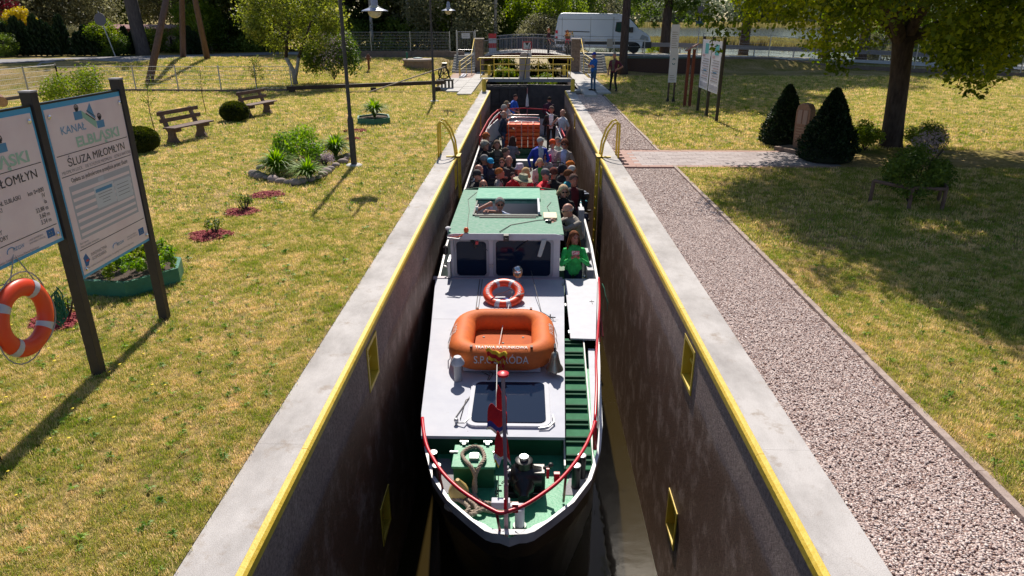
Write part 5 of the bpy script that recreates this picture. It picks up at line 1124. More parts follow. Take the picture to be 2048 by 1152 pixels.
# jackstaff, white post lamp at the bow
pj = Vector((BC-.035, 5.47, -1.68)); tp = YP(1006, 752, 5.55)
js = loc_thing('jackstaff', pj, 'grey jackstaff pole at the bow with a round red cap', 'flagpole')
M().tube([(0, 0, 0), (0, 0, .75)], .022, 8, mi=0).tube([(0, 0, .75), tuple((tp-pj)*.5+Vector((0, 0, .37))), tuple(tp-pj)], .018, 8).build('pole', mat('pole_mauve', (.30, .20, .24), .5), js)
M().lathe([(.03, 0), (.055, .01), (.055, .03), (.02, .045)], c=tuple(tp-pj), n=14).build('cap', red, js, smooth=40)
wpst = loc_thing('bow_light_post', (-.10, 5.62, -1.68), 'short white post with green base behind the bow tip', 'lamp post')
M().lathe([(.10, 0), (.10, .02), (.075, .05), (.07, .12)], n=16).build('base', darkg, wpst, smooth=40); M().lathe([(.05, .1), (.05, .34)], n=14).build('post', white2, wpst, smooth=40); M().box(-.29, -.10, -.03, .06, .34, .42).box(-.1, .05, -.02, .04, .34, .37).build('lamp_housing', white2, wpst, bevel=.008)
# ---- flags on the line
line = [YP(1030, 560, 12.0), YP(1016, 618, 10.6), YP(1006, 650, 9.6), YP(998, 690, 8.9), YP(994, 730, 8.2), YP(993, 790, 7.4), YP(993, 860, 6.55)]
fl = loc_thing('signal_line', line[0], 'thin white line with small flags running from the searchlight to the bow', 'line')
M().tube([tuple(p-line[0]) for p in line], .006, 5).build('cord', mat('cord_white', (.6, .6, .6), .6), fl)
def flag(p, w_, h_, mats, label, rz=0, fold=3, droop=.3, tp=.35):
    t = loc_thing('flag', p, label, 'flag', 'small flags on the bow line'); nx, ny = 12, 9; V = []; Fc = []; MI = []
    for j in range(ny):
        for i in range(nx):
            u = i/(nx-1); v = j/(ny-1); x = (u-.5)*w_*(1-tp*v); V.append((x, .035*math.sin(u*fold*3.1+v*2)+.02*math.sin(v*7+u*3), -v*h_-droop*h_*u*u+.02*math.sin(u*9)))
    for j in range(ny-1):
        for i in range(nx-1):
            Fc.append((j*nx+i, j*nx+i+1, (j+1)*nx+i+1, (j+1)*nx+i)); MI.append(min(len(mats)-1, int(j/(ny-1)*len(mats))))
    b = M(); b.v = V; b.f = Fc; b.m = MI; o = b.build('cloth', mats, t, smooth=True); s_ = o.modifiers.new('thick', 'SOLIDIFY'); s_.thickness = .003; t.rotation_euler = (0, 0, rz); return t
fr_, fw, fb, fy = mat('flag_red', (.50, .008, .015), .8), mat('flag_white', (.62, .62, .66), .7), mat('flag_blue', (.015, .03, .30), .7), mat('flag_yellow', (.75, .50, .02), .7)
flag(YP(1000, 598, 10.9), .34, .10, [fb, fw, fr_], 'crumpled blue, white and red flag lying over the roof lifebuoy', .1)
flag(YP(1012, 636, 9.7), .15, .42, [fw, fb, fw], 'white and blue flag hanging over the life float', .5)
flag(YP(993, 700, 8.3), .30, .22, [fy, fr_, fy, fr_], 'bunched red and yellow flag in front of the life float', .0, 5)
flag(YP(1003, 775, 6.6), .10, .40, [fr_], 'plain red flag hanging limp from the upper jackstaff', .2, 2, .35, -.3)
flag(YP(995, 812, 6.4), .20, .32, [fr_, fr_, fr_, fb, fw], 'dark red flag with a small blue and white corner beside the jackstaff', .2, 2, .3, -.2)
flag(YP(1004, 868, 6.1), .12, .30, [fr_, fr_, fr_, fr_, fw], 'long red flag with pale hem low on the jackstaff', .2, 3, .3, -.5)
flag(YP(996, 915, 6.0), .09, .10, [fw, fy], 'white and yellow flag tip below the long red flag', .2, 2, .05)
# ---- passenger deck: chairs, locker with life jackets, railings
chm = mat('chair_slat', (.05, .04, .04), .45, c2=(.09, .075, .07), scale=8); chf = mat('chair_frame', (.02, .02, .022), .4)
def make_chair(label):
    t = loc_thing('deck_chair', (0, 0, 0), label, 'chair', 'dark slatted deck chairs')
    for k in range(4): M().box(-.21, .21, -.2+k*.105, -.2+k*.105+.085, .42, .44).build('seat_slat', chm, t)
    for k in range(4):
        z = .52+k*.09; M().tube([(-.2, .235+k*.012, z), (-.1, .26+k*.012, z), (.1, .26+k*.012, z), (.2, .235+k*.012, z)], .022, 5).build('back_slat', chm, t)
    for x in (-.2, .2):
        M().tube([(x, -.18, 0), (x, -.18, .42)], .013, 5).build('leg', chf, t); M().tube([(x, .2, 0), (x, .22, .42), (x, .27, .88)], .013, 5).build('leg', chf, t)
    M().tube([(-.2, .27, .86), (-.15, .28, .9), (.15, .28, .9), (.2, .27, .86)], .013, 5).build('top_rail', chf, t)
    return t
ch0 = make_chair('dark slatted deck chair in the rows on the passenger deck'); k = 0
for r_ in range(9):
    for c_ in range(4):
        x = (-1.38, -.88, .40, .90)[c_]; y = 16.5+r_*.92
        if r_ in (6, 7, 8) and c_ in (1, 2) and r_ > 7: continue
        o = ch0 if k == 0 else copy_tree(ch0); o.location = (x+random.uniform(-.03, .03), y+random.uniform(-.05, .05), -1.62); o.rotation_euler = (0, 0, random.uniform(-.08, .08)); k += 1
# life jacket stack on its locker
lj = loc_thing('life_jacket_stack', (-.22, 26.3, -1.3), 'tall stack of bright orange life jackets strapped on a dark green locker', 'life jackets')
ljm = mat('jacket_orange', (.95, .13, .03), .7, c2=(.9, .10, .02), scale=8, bump=.3); ljl = mat('jacket_orange_light', (1, .22, .06), .7)
random.seed(3)
for r_ in range(6):
    for c_ in range(3):
        x = -.46+c_*.46; z = .02+r_*.152
        for h_ in (-.114, .114):
            M().box(x+h_-.109, x+h_+.109, -.22+random.uniform(-.03, .02), .25, z+random.uniform(0, .01), z+.125).build('jacket', ljl if random.random() < .3 else ljm, lj, bevel=.015)
for x in (-.5, -.02, .42): M().box(x-.007, x+.007, -.27, -.262, -.1, .94).box(x-.012, x+.012, -.262, .3, .94, .948).build('strap', mat('strap_white', (.6, .55, .52), .6), lj)
bp(M().box(-1.0, .6, 26.0, 26.7, -1.62, -1.3).box(-1.1, .72, 25.7, 25.75, -1.62, -1.5), 'life_jacket_locker', darkg)
bp(M().box(-.95, .2, 24.2, 24.5, -1.62, -1.4), 'bench_box', mat('bench_box_grey', (.45, .45, .48), .5), bevel=.01)
# red stern railings
for s in (-1, 1):
    ys = [24.6, 26, 28, 29.6, 31.2]; top = [(BC+s*(hf(y)-.03), y, -.62+.02*(y-24)) for y in ys]
    bp(M().tube(top, .025, 6), 'stern_rail', red); bp(M().tube([(x, y, z-.25) for x, y, z in top], .018, 6).tube([(x-.1*s, y, z-.08) for x, y, z in top], .016, 6, mi=1), 'stern_rail', [red, white2])
    for x, y, z in top: bp(M().tube([(x, y, z), (x, y, rz(y))], .02, 6), 'rail_post', red)
    for k in range(12):
        y = 24.8+k*.5; x = BC+s*(hf(y)-.03); bp(M().tube([(x, y, -.6), (x, y, -1.0)], .010, 5), 'rail_bar', mat('rose_paint', (.5, .2, .22), .5))
bp(M().tube([(-1.25, 31.1, -.45), (BC, 31.4, -.43), (.85, 31.1, -.45)], .025, 6).tube([(-1.25, 31.1, -.45), (-1.25, 31.1, -.9)], .025).tube([(.85, 31.1, -.45), (.85, 31.1, -.9)], .025).tube([(-.7, 31.2, -.7), (.5, 31.2, -.7)], .016), 'stern_rail', red)
for k, (y, z) in enumerate(((27.2, -.28), (27.0, -.42))):
    bp(M().tube(smooth_path([Vector(v) for v in [(-.75, y, z-.35), (-.75, y, z-.06), (-.66, y, z), (.36, y, z), (.45, y, z-.06), (.45, y, z-.35)]], 3), .022, 6), 'luggage_rail', chrome, smooth=True)
stf = loc_thing('stern_flag', (-.02, 31.3, -.9), 'furled white flag on a staff at the stern', 'flag')
M().tube([(0, 0, 0), (0, .15, 1.35)], .016, 6).build('staff', mat('rose_paint', (.5, .2, .22)), stf); M().lathe([(.08, 0), (.06, .3), (.02, .5), (.01, .55)], c=(0, .1, .55), n=7).build('cloth', fw, stf, smooth=50)
# ---------------------------------------------------------------- people
def cloth(c, n=None):
    k = 'cloth_%d_%d_%d' % tuple(int(v*255) for v in c); return mat(k, c, .85, c2=tuple(min(1, v*1.5+.006) for v in c), scale=11, bump=1, bscale=13)
SK = [mat('skin_%d' % i, c, .5, c2=tuple(v*.85 for v in c), scale=7) for i, c in enumerate([(.62, .29, .21), (.55, .23, .16), (.45, .17, .12)])]
shoe_m = mat('shoe', (.03, .025, .025), .6)
def sd_caps(P_, a, b, ra, rb):
    ab = b-a; t = np.clip(((P_-a) @ ab)/max(1e-9, ab @ ab), 0, 1); return np.linalg.norm(P_-a-t[:, None]*ab, axis=1)-(ra+(rb-ra)*t)
def rotx(v, a): c, s = math.cos(a), math.sin(a); return Vector((v[0], v[1]*c-v[2]*s, v[1]*s+v[2]*c))
def rotz(v, a): c, s = math.cos(a), math.sin(a); return Vector((v[0]*c-v[1]*s, v[0]*s+v[1]*c, v[2]))
def ik(a, t, l1, l2, pole):
    d = t-a; L_ = min(d.length, (l1+l2)*.995); d = d.normalized(); t = a+d*L_
    x = (l1*l1-l2*l2+L_*L_)/(2*L_); h = math.sqrt(max(0, l1*l1-x*x)); p = Vector(pole); p = (p-d*p.dot(d)); p = p.normalized() if p.length > 1e-6 else Vector((0, 0, -1))
    return a+d*x+p*h, t
def person(loc, rz=0, label='', h=1.74, pose='stand', top=(.05, .05, .07), inner=None, legs=(.03, .04, .08), hair=(.08, .05, .03), style='short', hat=None, glasses=False, lean=0.0, twist=0, head=(0, 0), arms=('side', 'side'), skin=0, fat=1.0, vox=.016, woman=False, group=None, sleeves='long', skirt=False, head_at=None, items=None, beard=None):
    """faces -Y before rz; origin on the floor. head=(turn, nod). arms: 'side','lap','fold','up', or a target (x,y,z) for the hand"""
    s = h/1.74; V3 = Vector; prim = []      # (kind, data, tag)
    sit = pose == 'sit'; pz = .50 if sit else .93
    pel = V3((0, 0, pz))*s
    def tor(v): return pel+rotz(rotx(V3(v)*s, lean), twist)     # torso frame: leans forward (towards -Y) with positive lean
    sw = .165 if woman else .19; hipw = .095
    # torso cross-sections (z, rx, ry, y)
    secs = [(-.06, .150, .115, 0), (.03, .158*(1.04 if woman else 1), .118, 0), (.14, .132 if woman else .150, .102, 0), (.27, .155 if woman else .172, .118, -.005), (.38, .168 if woman else .188, .115, 0), (.45, .150 if woman else .17, .095, .005), (.50, .085, .07, .01)]
    tm = M(); vs = []; n = 16
    for z, rx_, ry_, y_ in secs:
        f_ = fat*(1.08 if inner is not None or top[0] < .06 else 1)
        for j in range(n): a = 2*math.pi*j/n; vs.append(tor((rx_*f_*math.cos(a), y_+ry_*f_*(1.15 if fat > 1.1 and z < .3 and math.sin(a) < 0 else 1)*math.sin(a), z)))
    k_ = len(secs); fs = [(i*n+j, i*n+(j+1) % n, (i+1)*n+(j+1) % n, (i+1)*n+j) for i in range(k_-1) for j in range(n)]+[tuple(range(n))[::-1], tuple((k_-1)*n+j for j in range(n))]
    tm.add(vs, fs)
    def cap(a, b, ra, rb, tg): tm.tube([a-(b-a).normalized()*ra*.0, b], [ra*s, rb*s], 10); tm.ball(a, ra*s, 10, 7); tm.ball(b, rb*s, 10, 7); prim.append((np.array(a), np.array(b), ra*s, rb*s, tg))
    for z0, z1, r_ in ((0, .2, .13), (.2, .40, .15)): prim.append((np.array(tor((0, 0, z0))), np.array(tor((0, 0, z1))), r_*s, r_*s, 'top'))
    prim.append((np.array(tor((-sw+.03, 0, .42))), np.array(tor((sw-.03, 0, .42))), .07*s, .07*s, 'top'))
    neck0 = tor((0, .0, .46)); hc = tor((0, -.025, .665)); hr = head[1]
    cap(neck0, tor((0, -.005, .58)), .058, .052, 'skin')
    # head
    hy = head[0]+twist; 
    hs_ = s*(1.13 if vox > .0155 or vox < .012 else 1.04)
    def hd(v): return hc+rotz(rotx(V3(v)*hs_, lean*.35+hr), hy)
    hb = M()
    for c_, r_ in (((0, .012, .02), (.076, .096, .098)), ((0, -.018, -.045), (.060, .072, .066)), ((0, -.088, -.008), (.013, .018, .026)), ((0, -.09, .02), (.010, .012, .02)), ((.078, .01, -.01), (.012, .02, .03)), ((-.078, .01, -.01), (.012, .02, .03)), ((0, -.078, -.055), (.026, .014, .010)), ((0, -.075, -.085), (.024, .02, .02)), ((0, -.066, .035), (.055, .026, .014))):
        b2 = M().ball((0, 0, 0), r_, 14, 10); hb.add([hd((v[0]+c_[0], v[1]+c_[1], v[2]+c_[2])) for v in b2.v], b2.f)
    tm.add(hb.v, hb.f); prim.append((np.array(hd((0, .02, .03))), np.array(hd((0, -.02, -.06))), .085*hs_, .065*hs_, 'skin'))
    if head_at is not None: q_ = rotz(hc, rz); loc = (head_at[0]-q_.x, head_at[1]-q_.y, head_at[2]-q_.z)
    # legs
    for sd in (-1, 1):
        hip = tor((sd*hipw, 0, -.04))
        if sit: kn = V3((sd*.12, -.44, .50))*s; an = V3((sd*.13, -.40, .09))*s
        elif pose == 'stride': kn = V3((sd*.12, -.06-.05*sd, .50))*s; an = V3((sd*.20, .02-.08*sd, .09))*s
        else: kn = V3((sd*.105, -.02, .50))*s; an = V3((sd*.12, .0, .09))*s
        lm_ = 'legs'
        cap(hip, kn, .088*fat**.5, .058, lm_); cap(kn, an, .056, .042, lm_)
        toe = an+V3((sd*.02, -.13, -.045))*s; heel = an+V3((0, .03, -.05))*s; cap(heel, toe, .042, .036, 'shoe')
    # arms
    hands = []
    for i, sd in enumerate((-1, 1)):
        sh = tor((sd*(sw+.01)*fat**.3, 0, .40)); A = arms[i]
        if A == 'side': tg = tor((sd*.27, -.03, -.10)); pole = (sd*.4, .6, -.2)
        elif A == 'lap': tg = tor((sd*.09, -.30, .02)); pole = (sd*.8, .1, -.6)
        elif A == 'fold': tg = tor((-sd*.08, -.20, .22)); pole = (sd*.9, -.1, -.5)
        elif A == 'hip': tg = tor((sd*.19, -.05, .06)); pole = (sd*1, .5, 0)
        elif A == 'up': tg = tor((sd*.12, -.22, .50)); pole = (sd*.9, -.1, -.6)
        elif A[0] == 'w': tg = rotz(V3(A[1:])-V3(loc), -rz); pole = (sd*.5, .3, -.8)
        else: tg = tor(A[:3]); pole = A[3:] if len(A) > 3 else (sd*.8, .2, -.7)
        el, wr = ik(sh, tg, .30*s, .255*s, rotz(V3(pole), twist))
        ra = .058 if inner is not None or sleeves == 'long' else .050
        cap(sh, el, ra*fat**.4, .046, 'top'); cap(el, wr, .044, .031, 'top' if sleeves == 'long' else 'skin')
        if sleeves == 'long': prim[-1] = (prim[-1][0], np.array(lerp(el, wr, .93)), prim[-1][2], prim[-1][3]*.95, 'top')
        if sleeves == 'short': prim[-2] = (prim[-2][0], np.array(lerp(sh, el, .8)), prim[-2][2], prim[-2][3], 'top'); prim.append((np.array(lerp(sh, el, .88)), np.array(el), .05*s, .045*s, 'skin'))
        # hand: palm, four fingers, thumb
        d = (wr-el).normalized(); lat = d.cross(V3((0, 0, 1))); lat = lat.normalized() if lat.length > .05 else V3((1, 0, 0)); lat = rotz(lat, 0); nrm = lat.cross(d)
        cap(wr, wr+d*.07*s, .030, .034, 'skin')
        for q in range(4):
            b0 = wr+d*.075*s+lat*(q-1.5)*.019*s; L2 = (.062, .075, .07, .055)[q]
            b1 = b0+(d*.8-nrm*.35).normalized()*L2*.55*s; b2 = b1+(d*.25-nrm*.9).normalized()*L2*.5*s
            cap(b0, b1, .0105, .0098, 'skin'); cap(b1, b2, .0098, .0085, 'skin')
        tb = wr+d*.02*s+lat*.03*s*(-sd); cap(tb, tb+(d*.7+lat*(-sd)*.6-nrm*.3)*.06*s, .013, .0105, 'skin')
        hands.append(wr+d*.07*s)
    if skirt: tm.lathe([(.19*s, pz*s), (.24*s, (pz-.5)*s)], n=14)
    # voxel remesh -> one continuous skin
    me = tm.mesh('tmp', [SK[skin]]); o = D.objects.new('tmp', me); COL.objects.link(o)
    md = o.modifiers.new('r', 'REMESH'); md.mode = 'VOXEL'; md.voxel_size = vox; md.adaptivity = 0
    ms = o.modifiers.new('s', 'SMOOTH'); ms.factor = .5; ms.iterations = 2 if vox < .012 else 1
    dg = bpy.context.evaluated_depsgraph_get(); dg.update(); ev = o.evaluated_get(dg); bm_ = D.meshes.new_from_object(ev)
    D.objects.remove(o); D.meshes.remove(me)
    N_ = len(bm_.polygons); C_ = np.zeros(N_*3, np.float32); bm_.polygons.foreach_get('center', C_); C_ = C_.reshape(-1, 3).astype(float)
    best = np.full(N_, 1e9); tagv = np.zeros(N_, int); names = ['skin', 'top', 'legs', 'shoe', 'inner']
    for a, b, ra, rb, tg in prim:
        dd = sd_caps(C_, a, b, ra, rb); m_ = dd < best; best[m_] = dd[m_]; tagv[m_] = names.index(tg)
    # belt line
    up = rotz(rotx(V3((0, 0, 1)), lean), twist); fw_ = rotz(rotx(V3((0, -1, 0)), lean), twist); rt = rotz(V3((1, 0, 0)), twist)
    rel = C_-np.array(pel); zz = rel @ np.array(up); fy_ = rel @ np.array(fw_); fx_ = rel @ np.array(rt)
    m_ = (tagv == 1) & (zz < -.00*s) & (np.abs(fx_) < .2*s) & ~sit; tagv[m_] = 2
    m_ = (tagv == 2) & (zz > .03*s) & (np.abs(fx_) < .25); tagv[m_] = 1
    if inner is not None:
        m_ = (tagv == 1) & (np.abs(fx_) < (.065+.02*(zz > .3))*s) & (fy_ > .03*s) & (zz > -.02); tagv[m_] = 4
    for mm in (SK[skin], cloth(top), cloth(legs), shoe_m, cloth(inner) if inner is not None else SK[skin]): bm_.materials.append(mm) if False else None
    bm_.materials.clear()
    for mm in (SK[skin], cloth(top), cloth(legs), shoe_m, cloth(inner) if inner is not None else SK[skin]): bm_.materials.append(mm)
    bm_.polygons.foreach_set('material_index', tagv.astype(np.int32)); bm_.polygons.foreach_set('use_smooth', np.ones(N_, bool)); bm_.update()
    R_ = rotz(hc, rz)
    if head_at is not None: loc = (head_at[0]-R_.x, head_at[1]-R_.y, head_at[2]-R_.z)
    t = thing('person', loc, label, 'person', group, rz)
    body = D.objects.new('body', bm_); COL.objects.link(body); body.parent = t
    # eyes, brows, lips on near figures
    if vox < .012:
        e = M()
        for sx in (-1, 1): b2 = M().ball((sx*.031, -.078, .012), (.012, .006, .007), 8, 6); e.add([hd(v) for v in b2.v], b2.f)
        e.build('eyes', mat('eye', (.03, .02, .015), .3), t)
        e = M(); b2 = M().ball((0, -.088, -.055), (.022, .009, .007), 10, 6); e.add([hd(v) for v in b2.v], b2.f); e.build('lips', mat('lips', (.36, .10, .09), .4), t)
        e = M()
        for sx in (-1, 1): b2 = M().ball((sx*.032, -.084, .034), (.018, .006, .004), 8, 5); e.add([hd(v) for v in b2.v], b2.f)
        e.build('eyebrows', mat('brow', tuple(v*.6 for v in hair), .8), t)
    # hair
    hm_ = mat('hair_%d_%d_%d' % tuple(int(v*255) for v in hair), hair, .85, spec=.08, c2=tuple(min(1, v*1.5+.01) for v in hair), scale=25, bump=.8, bscale=60, stretch=(1, 1, .3))
    if style != 'bald' or True:
        k = 22; kk = 16; vs = []; keep = []; r0 = {'curly': .122, 'long': .108, 'bob': .112, 'bald': .1005, 'thin': .1005}.get(style, .104)
        rnd = random.Random(hash(label) % 1000)
        for i in range(kk+1):
            th = math.pi*i/kk
            for j in range(k):
                ph = 2*math.pi*j/k; d = V3((math.sin(th)*math.cos(ph), math.sin(th)*math.sin(ph), math.cos(th))); front = max(0, -d.y)
                rr = V3((r0*.80, r0*1.0, r0*1.02)); nz = 1+(rnd.uniform(-.06, .10) if style == 'curly' else rnd.uniform(-.012, .02))
                p = V3((d.x*rr.x*nz, d.y*rr.y*nz+.016, d.z*rr.z*nz+.022))
                lim = {'short': -.35+1.0*front, 'thin': -.3+1.4*front, 'curly': -.62+1.05*front, 'bob': -.9+1.75*front, 'long': -.95+1.75*front}.get(style, 9)
                ok = d.z > lim
                if style == 'bald': ok = (-.45 < d.z < .15) and d.y > -.35
                if style in ('long', 'bob') and d.z < -.05 and front < .6:
                    dz = (.22 if style == 'long' else .05)*min(1, -d.z*1.2); p.z = p.z-dz; p.x = p.x+ (d.x*.05+math.copysign(.018, d.x))*min(1, -d.z*2); p.y = max(p.y, -.02)+.01
                vs.append(hd(p)); keep.append(ok)
        fs = []
        for i in range(kk):
            for j in range(k):
                q_ = (i*k+j, i*k+(j+1) % k, (i+1)*k+(j+1) % k, (i+1)*k+j)
                if sum(keep[v] for v in q_) >= 3: fs.append(q_)
        if fs and not (style == 'shaved'):
            hh = M().add(vs, fs).build('hair', hm_, t, smooth=True); so = hh.modifiers.new('thick', 'SOLIDIFY'); so.thickness = .012; so.offset = -1
    if hat:
        kind, hc_ = hat; hm2 = cloth(hc_); q = M()
        if kind == 'cap':
            q2 = M().lathe([(.088, 0), (.090, .03), (.078, .07), (.045, .098), (.005, .105)], n=18, cap=False); q.add([hd((v[0]*.93, v[1]*1.12+.012, v[2]+.035)) for v in q2.v], q2.f)
            q2 = M().add([(.07*math.cos(a), -.075-.075*max(0, math.sin(a)), .045-.012*math.sin(a)) for a in np.linspace(0, math.pi, 9)], [tuple(range(9))]); q2.add([(v[0], v[1], v[2]-.008) for v in q2.v[:9]], [tuple(range(9))[::-1]])
            q.add([hd(v) for v in q2.v], q2.f)
        elif kind == 'bucket':
            q2 = M().lathe([(.135, -.01), (.09, .03), (.082, .10), (.06, .115), (.004, .118)], n=20, cap=False); q.add([hd((v[0]*.98, v[1]*1.1+.01, v[2]+.03)) for v in q2.v], q2.f)
        elif kind == 'brim':
            q2 = M().lathe([(.19, .0), (.185, .012), (.095, .035), (.088, .11), (.075, .125), (.005, .115)], n=22, cap=False); q.add([hd((v[0]*.98, v[1]*1.08+.01, v[2]+.035+.10*v[0]*v[0]*4)) for v in q2.v], q2.f)
        else:
            q2 = M().lathe([(.088, -.02), (.094, .02), (.085, .07), (.05, .105), (.004, .115)], n=18, cap=False); q.add([hd((v[0]*.95, v[1]*1.12+.012, v[2]+.035)) for v in q2.v], q2.f)
        ho = q.build('hat', hm2, t, smooth=50); so = ho.modifiers.new('thick', 'SOLIDIFY'); so.thickness = .005
    if glasses:
        q = M()
        for sx in (-1, 1):
            q2 = M().ball((sx*.032, -.096, .012), (.026, .006, .019), 10, 6); q.add([hd(v) for v in q2.v], q2.f)
        q.tube([hd((-.08, .0, .018)), hd((-.062, -.088, .02)), hd((.062, -.088, .02)), hd((.08, .0, .018))], .003*s, 4); q.build('sunglasses' if glasses is True else 'glasses', mat('sunglass', (.01, .01, .012), .1, spec=.8), t)
    if beard:
        q2 = M().ball((0, -.055, -.085), (.05, .04, .03), 10, 7); M().add([hd(v) for v in q2.v], q2.f).build('beard', hm_, t, smooth=True)
    t['hands'] = [list(v) for v in hands] if False else 0; del t['hands']
    return t, hands, hd
WHITE = (.55, .55, .58); NAVY = (.012, .02, .06); BLK = (.012, .012, .015); JEAN = (.03, .06, .15); GREY = (.18, .17, .17); RED = (.50, .012, .02); BEI = (.36, .30, .24)
DZ = -1.62
def at(px, py, z): return G(px, py, z)
crowd = 'passengers on the rear deck'
def st(px, py, label, z=.0, **k): p = at(px, py, z); k.setdefault('group', None); return person(None, label=label, head_at=(p.x, p.y, p.z), pose=k.pop('pose', 'stand'), **k)
def se(px, py, label, z=-.37, **k): p = at(px, py, z); return person(None, label=label, head_at=(p.x, p.y, p.z), pose='sit', **k)
def fit(h, lean=0): return DZ+h*.915
# standing near the stern
def stand(px, py, label, h=1.74, lean=0, twist=0, **k):
    s = h/1.74; hz_ = DZ+(.93+.665*math.cos(lean)+.02*math.sin(lean))*s; p = at(px, py, hz_); return person(None, label=label, head_at=(p.x, p.y, hz_), h=h, lean=lean, twist=twist, **k)
def sitp(px, py, label, h=1.72, lean=0, z0=0, **k):
    h *= 1.07; z0 -= .03; s = h/1.74; hz_ = DZ+z0+(.50+.665*math.cos(lean))*s; p = at(px, py, hz_); return person(None, label=label, head_at=(p.x, p.y, hz_), h=h, lean=lean, pose='sit', **k)
stand(1031, 195, 'man in a bright blue polo shirt looking down at the stern, left', rz=1.0, lean=.25, head=(0, .4), top=(.01, .09, .5), legs=BLK, hair=(.05, .03, .025), style='thin', skin=2, sleeves='short', arms=((-.1, -.35, .1), (.15, -.3, .0)))
stand(1014, 209, 'woman in a white cap and pale top behind the grey-haired man at the left rail', h=1.66, rz=1.2, top=(.50, .42, .42), legs=JEAN, style='bob', hair=(.2, .15, .1), hat=('cap', WHITE), woman=True, arms=('fold', 'fold'))
stand(1009, 217, 'grey-haired woman with a rosy face and dark teal jacket at the left rail', h=1.66, rz=1.3, top=(.02, .06, .07), inner=(.5, .42, .42), legs=(.1, .1, .12), style='curly', hair=(.36, .34, .32), woman=True, arms=('fold', 'fold'), skin=1)
stand(1008, 229, 'bald man in a dark navy jacket and jeans beside the life jacket stack', rz=1.35, top=(.012, .022, .045), legs=(.03, .055, .12), style='bald', hair=(.4, .38, .36), arms=('side', (.05, -.35, .15)), skin=0, fat=1.05)
stand(1099, 200, 'dark-haired man in a dark maroon jacket bending over at the stern, back turned', rz=2.9, lean=.45, top=(.05, .012, .03), legs=BLK, hair=(.02, .015, .012), arms=('lap', 'lap'))
stand(1103, 220, 'man in an open black jacket and white shirt standing right of the life jackets', h=1.78, rz=-.1, top=BLK, inner=(.6, .62, .68), legs=BLK, hair=(.12, .09, .08), style='short', arms=((-.10, -.24, .12), (.10, -.24, .12)), skin=2, fat=1.08)
stand(1125, 226, 'bald man in a pale grey polo shirt and jeans at the right stern rail', h=1.74, rz=-.9, top=(.50, .50, .56), legs=JEAN, style='bald', hair=(.3, .25, .22), sleeves='short', arms=((-.14, -.2, .42), 'side'), fat=1.12)
sitp(1115, 283, 'person in a white and green top seated behind the black-jacketed man', top=(.4, .5, .42), style='short', hair=(.2, .18, .16), z0=.05)
# left side rows
sitp(973, 275, 'woman with curly orange hair on the left seats', rz=.9, top=(.03, .03, .06), style='curly', hair=(.40, .12, .04), woman=True, skin=1)
sitp(971, 292, 'woman with curly grey hair in a black top on the left seats', rz=.9, top=BLK, style='curly', hair=(.33, .30, .25), woman=True)
sitp(994, 290, 'brown-haired woman in a dark jacket with pale stripes on the left', rz=.2, top=(.045, .055, .04), inner=(.15, .13, .10), style='bob', hair=(.16, .11, .08), woman=True)
stand(1026, 280, 'long-haired woman in a grey jacket seen from behind near the aisle', h=1.52, rz=2.6, lean=.1, top=(.17, .16, .18), legs=BLK, style='long', hair=(.05, .025, .02), woman=True, arms=('fold', 'fold'))
sitp(1012, 305, 'person in a dark brown jacket between the left seats and the aisle', rz=1.2, top=(.06, .05, .045), style='short', hair=(.1, .07, .05))
sitp(970, 320, 'grey-haired man in a navy jacket on the left seats', rz=1.8, top=NAVY, style='short', hair=(.20, .19, .19))
sitp(981, 327, 'person in a light blue and white cap on the left seats', h=1.62, rz=.3, top=(.05, .05, .09), style='short', hair=(.1, .08, .06), hat=('cap', (.02, .32, .58)), skin=2)
sitp(958, 340, 'bald man in a dark blue jacket near the left bulwark', rz=1.2, top=(.01, .035, .09), style='bald', hair=(.3, .22, .18))
sitp(955, 352, 'man in a black cap and black jacket at the left rear of the roof', rz=.9, top=BLK, style='short', hair=(.1, .09, .08), hat=('cap', (.03, .028, .03)), beard=True)
sitp(967, 371, 'shaven-headed man in dark sunglasses just behind the green roof', h=1.7, rz=.2, top=(.10, .10, .12), style='bald', hair=(.1, .07, .06), glasses=True, skin=1, z0=-.04)
stand(1004, 325, 'brown-haired man in sunglasses and a black jacket, taller than his neighbours', h=1.45, rz=-.1, top=(.03, .025, .03), legs=BLK, style='short', hair=(.13, .06, .035), glasses=True, arms=('fold', 'fold'), fat=1.15)
sitp(1018, 322, 'bald man in a dark brown jacket behind the man in sunglasses', h=1.78, rz=.1, top=(.03, .022, .022), style='bald', hair=(.2, .15, .12), skin=1)
sitp(1000, 347, 'short red-haired woman in a grey jacket with dark collar', h=1.7, rz=1.5, top=(.27, .25, .25), inner=BLK, style='short', hair=(.34, .11, .03), woman=True, skin=1)
sitp(1039, 339, 'woman in a lilac bucket hat behind the khaki hat', h=1.66, rz=-.4, top=(.22, .18, .28), style='bob', hair=(.3, .2, .15), hat=('bucket', (.42, .38, .46)), woman=True)
sitp(1052, 346, 'blond person in a red jacket beside the lilac bucket hat', h=1.68, rz=2.6, top=(.38, .012, .03), style='bob', hair=(.50, .33, .16), woman=True)
sitp(1046, 364, 'man in a wide khaki hat and red shirt just behind the green roof', h=1.76, rz=1.2, head=(0, .15), top=(.55, .015, .02), style='short', hair=(.1, .08, .06), hat=('brim', (.27, .25, .17)), skin=1)
stand(1026, 352, 'person in a red sleeve holding on beside the grey jacket', h=1.25, rz=.6, top=(.40, .01, .02), style='short', hair=(.05, .03, .03))
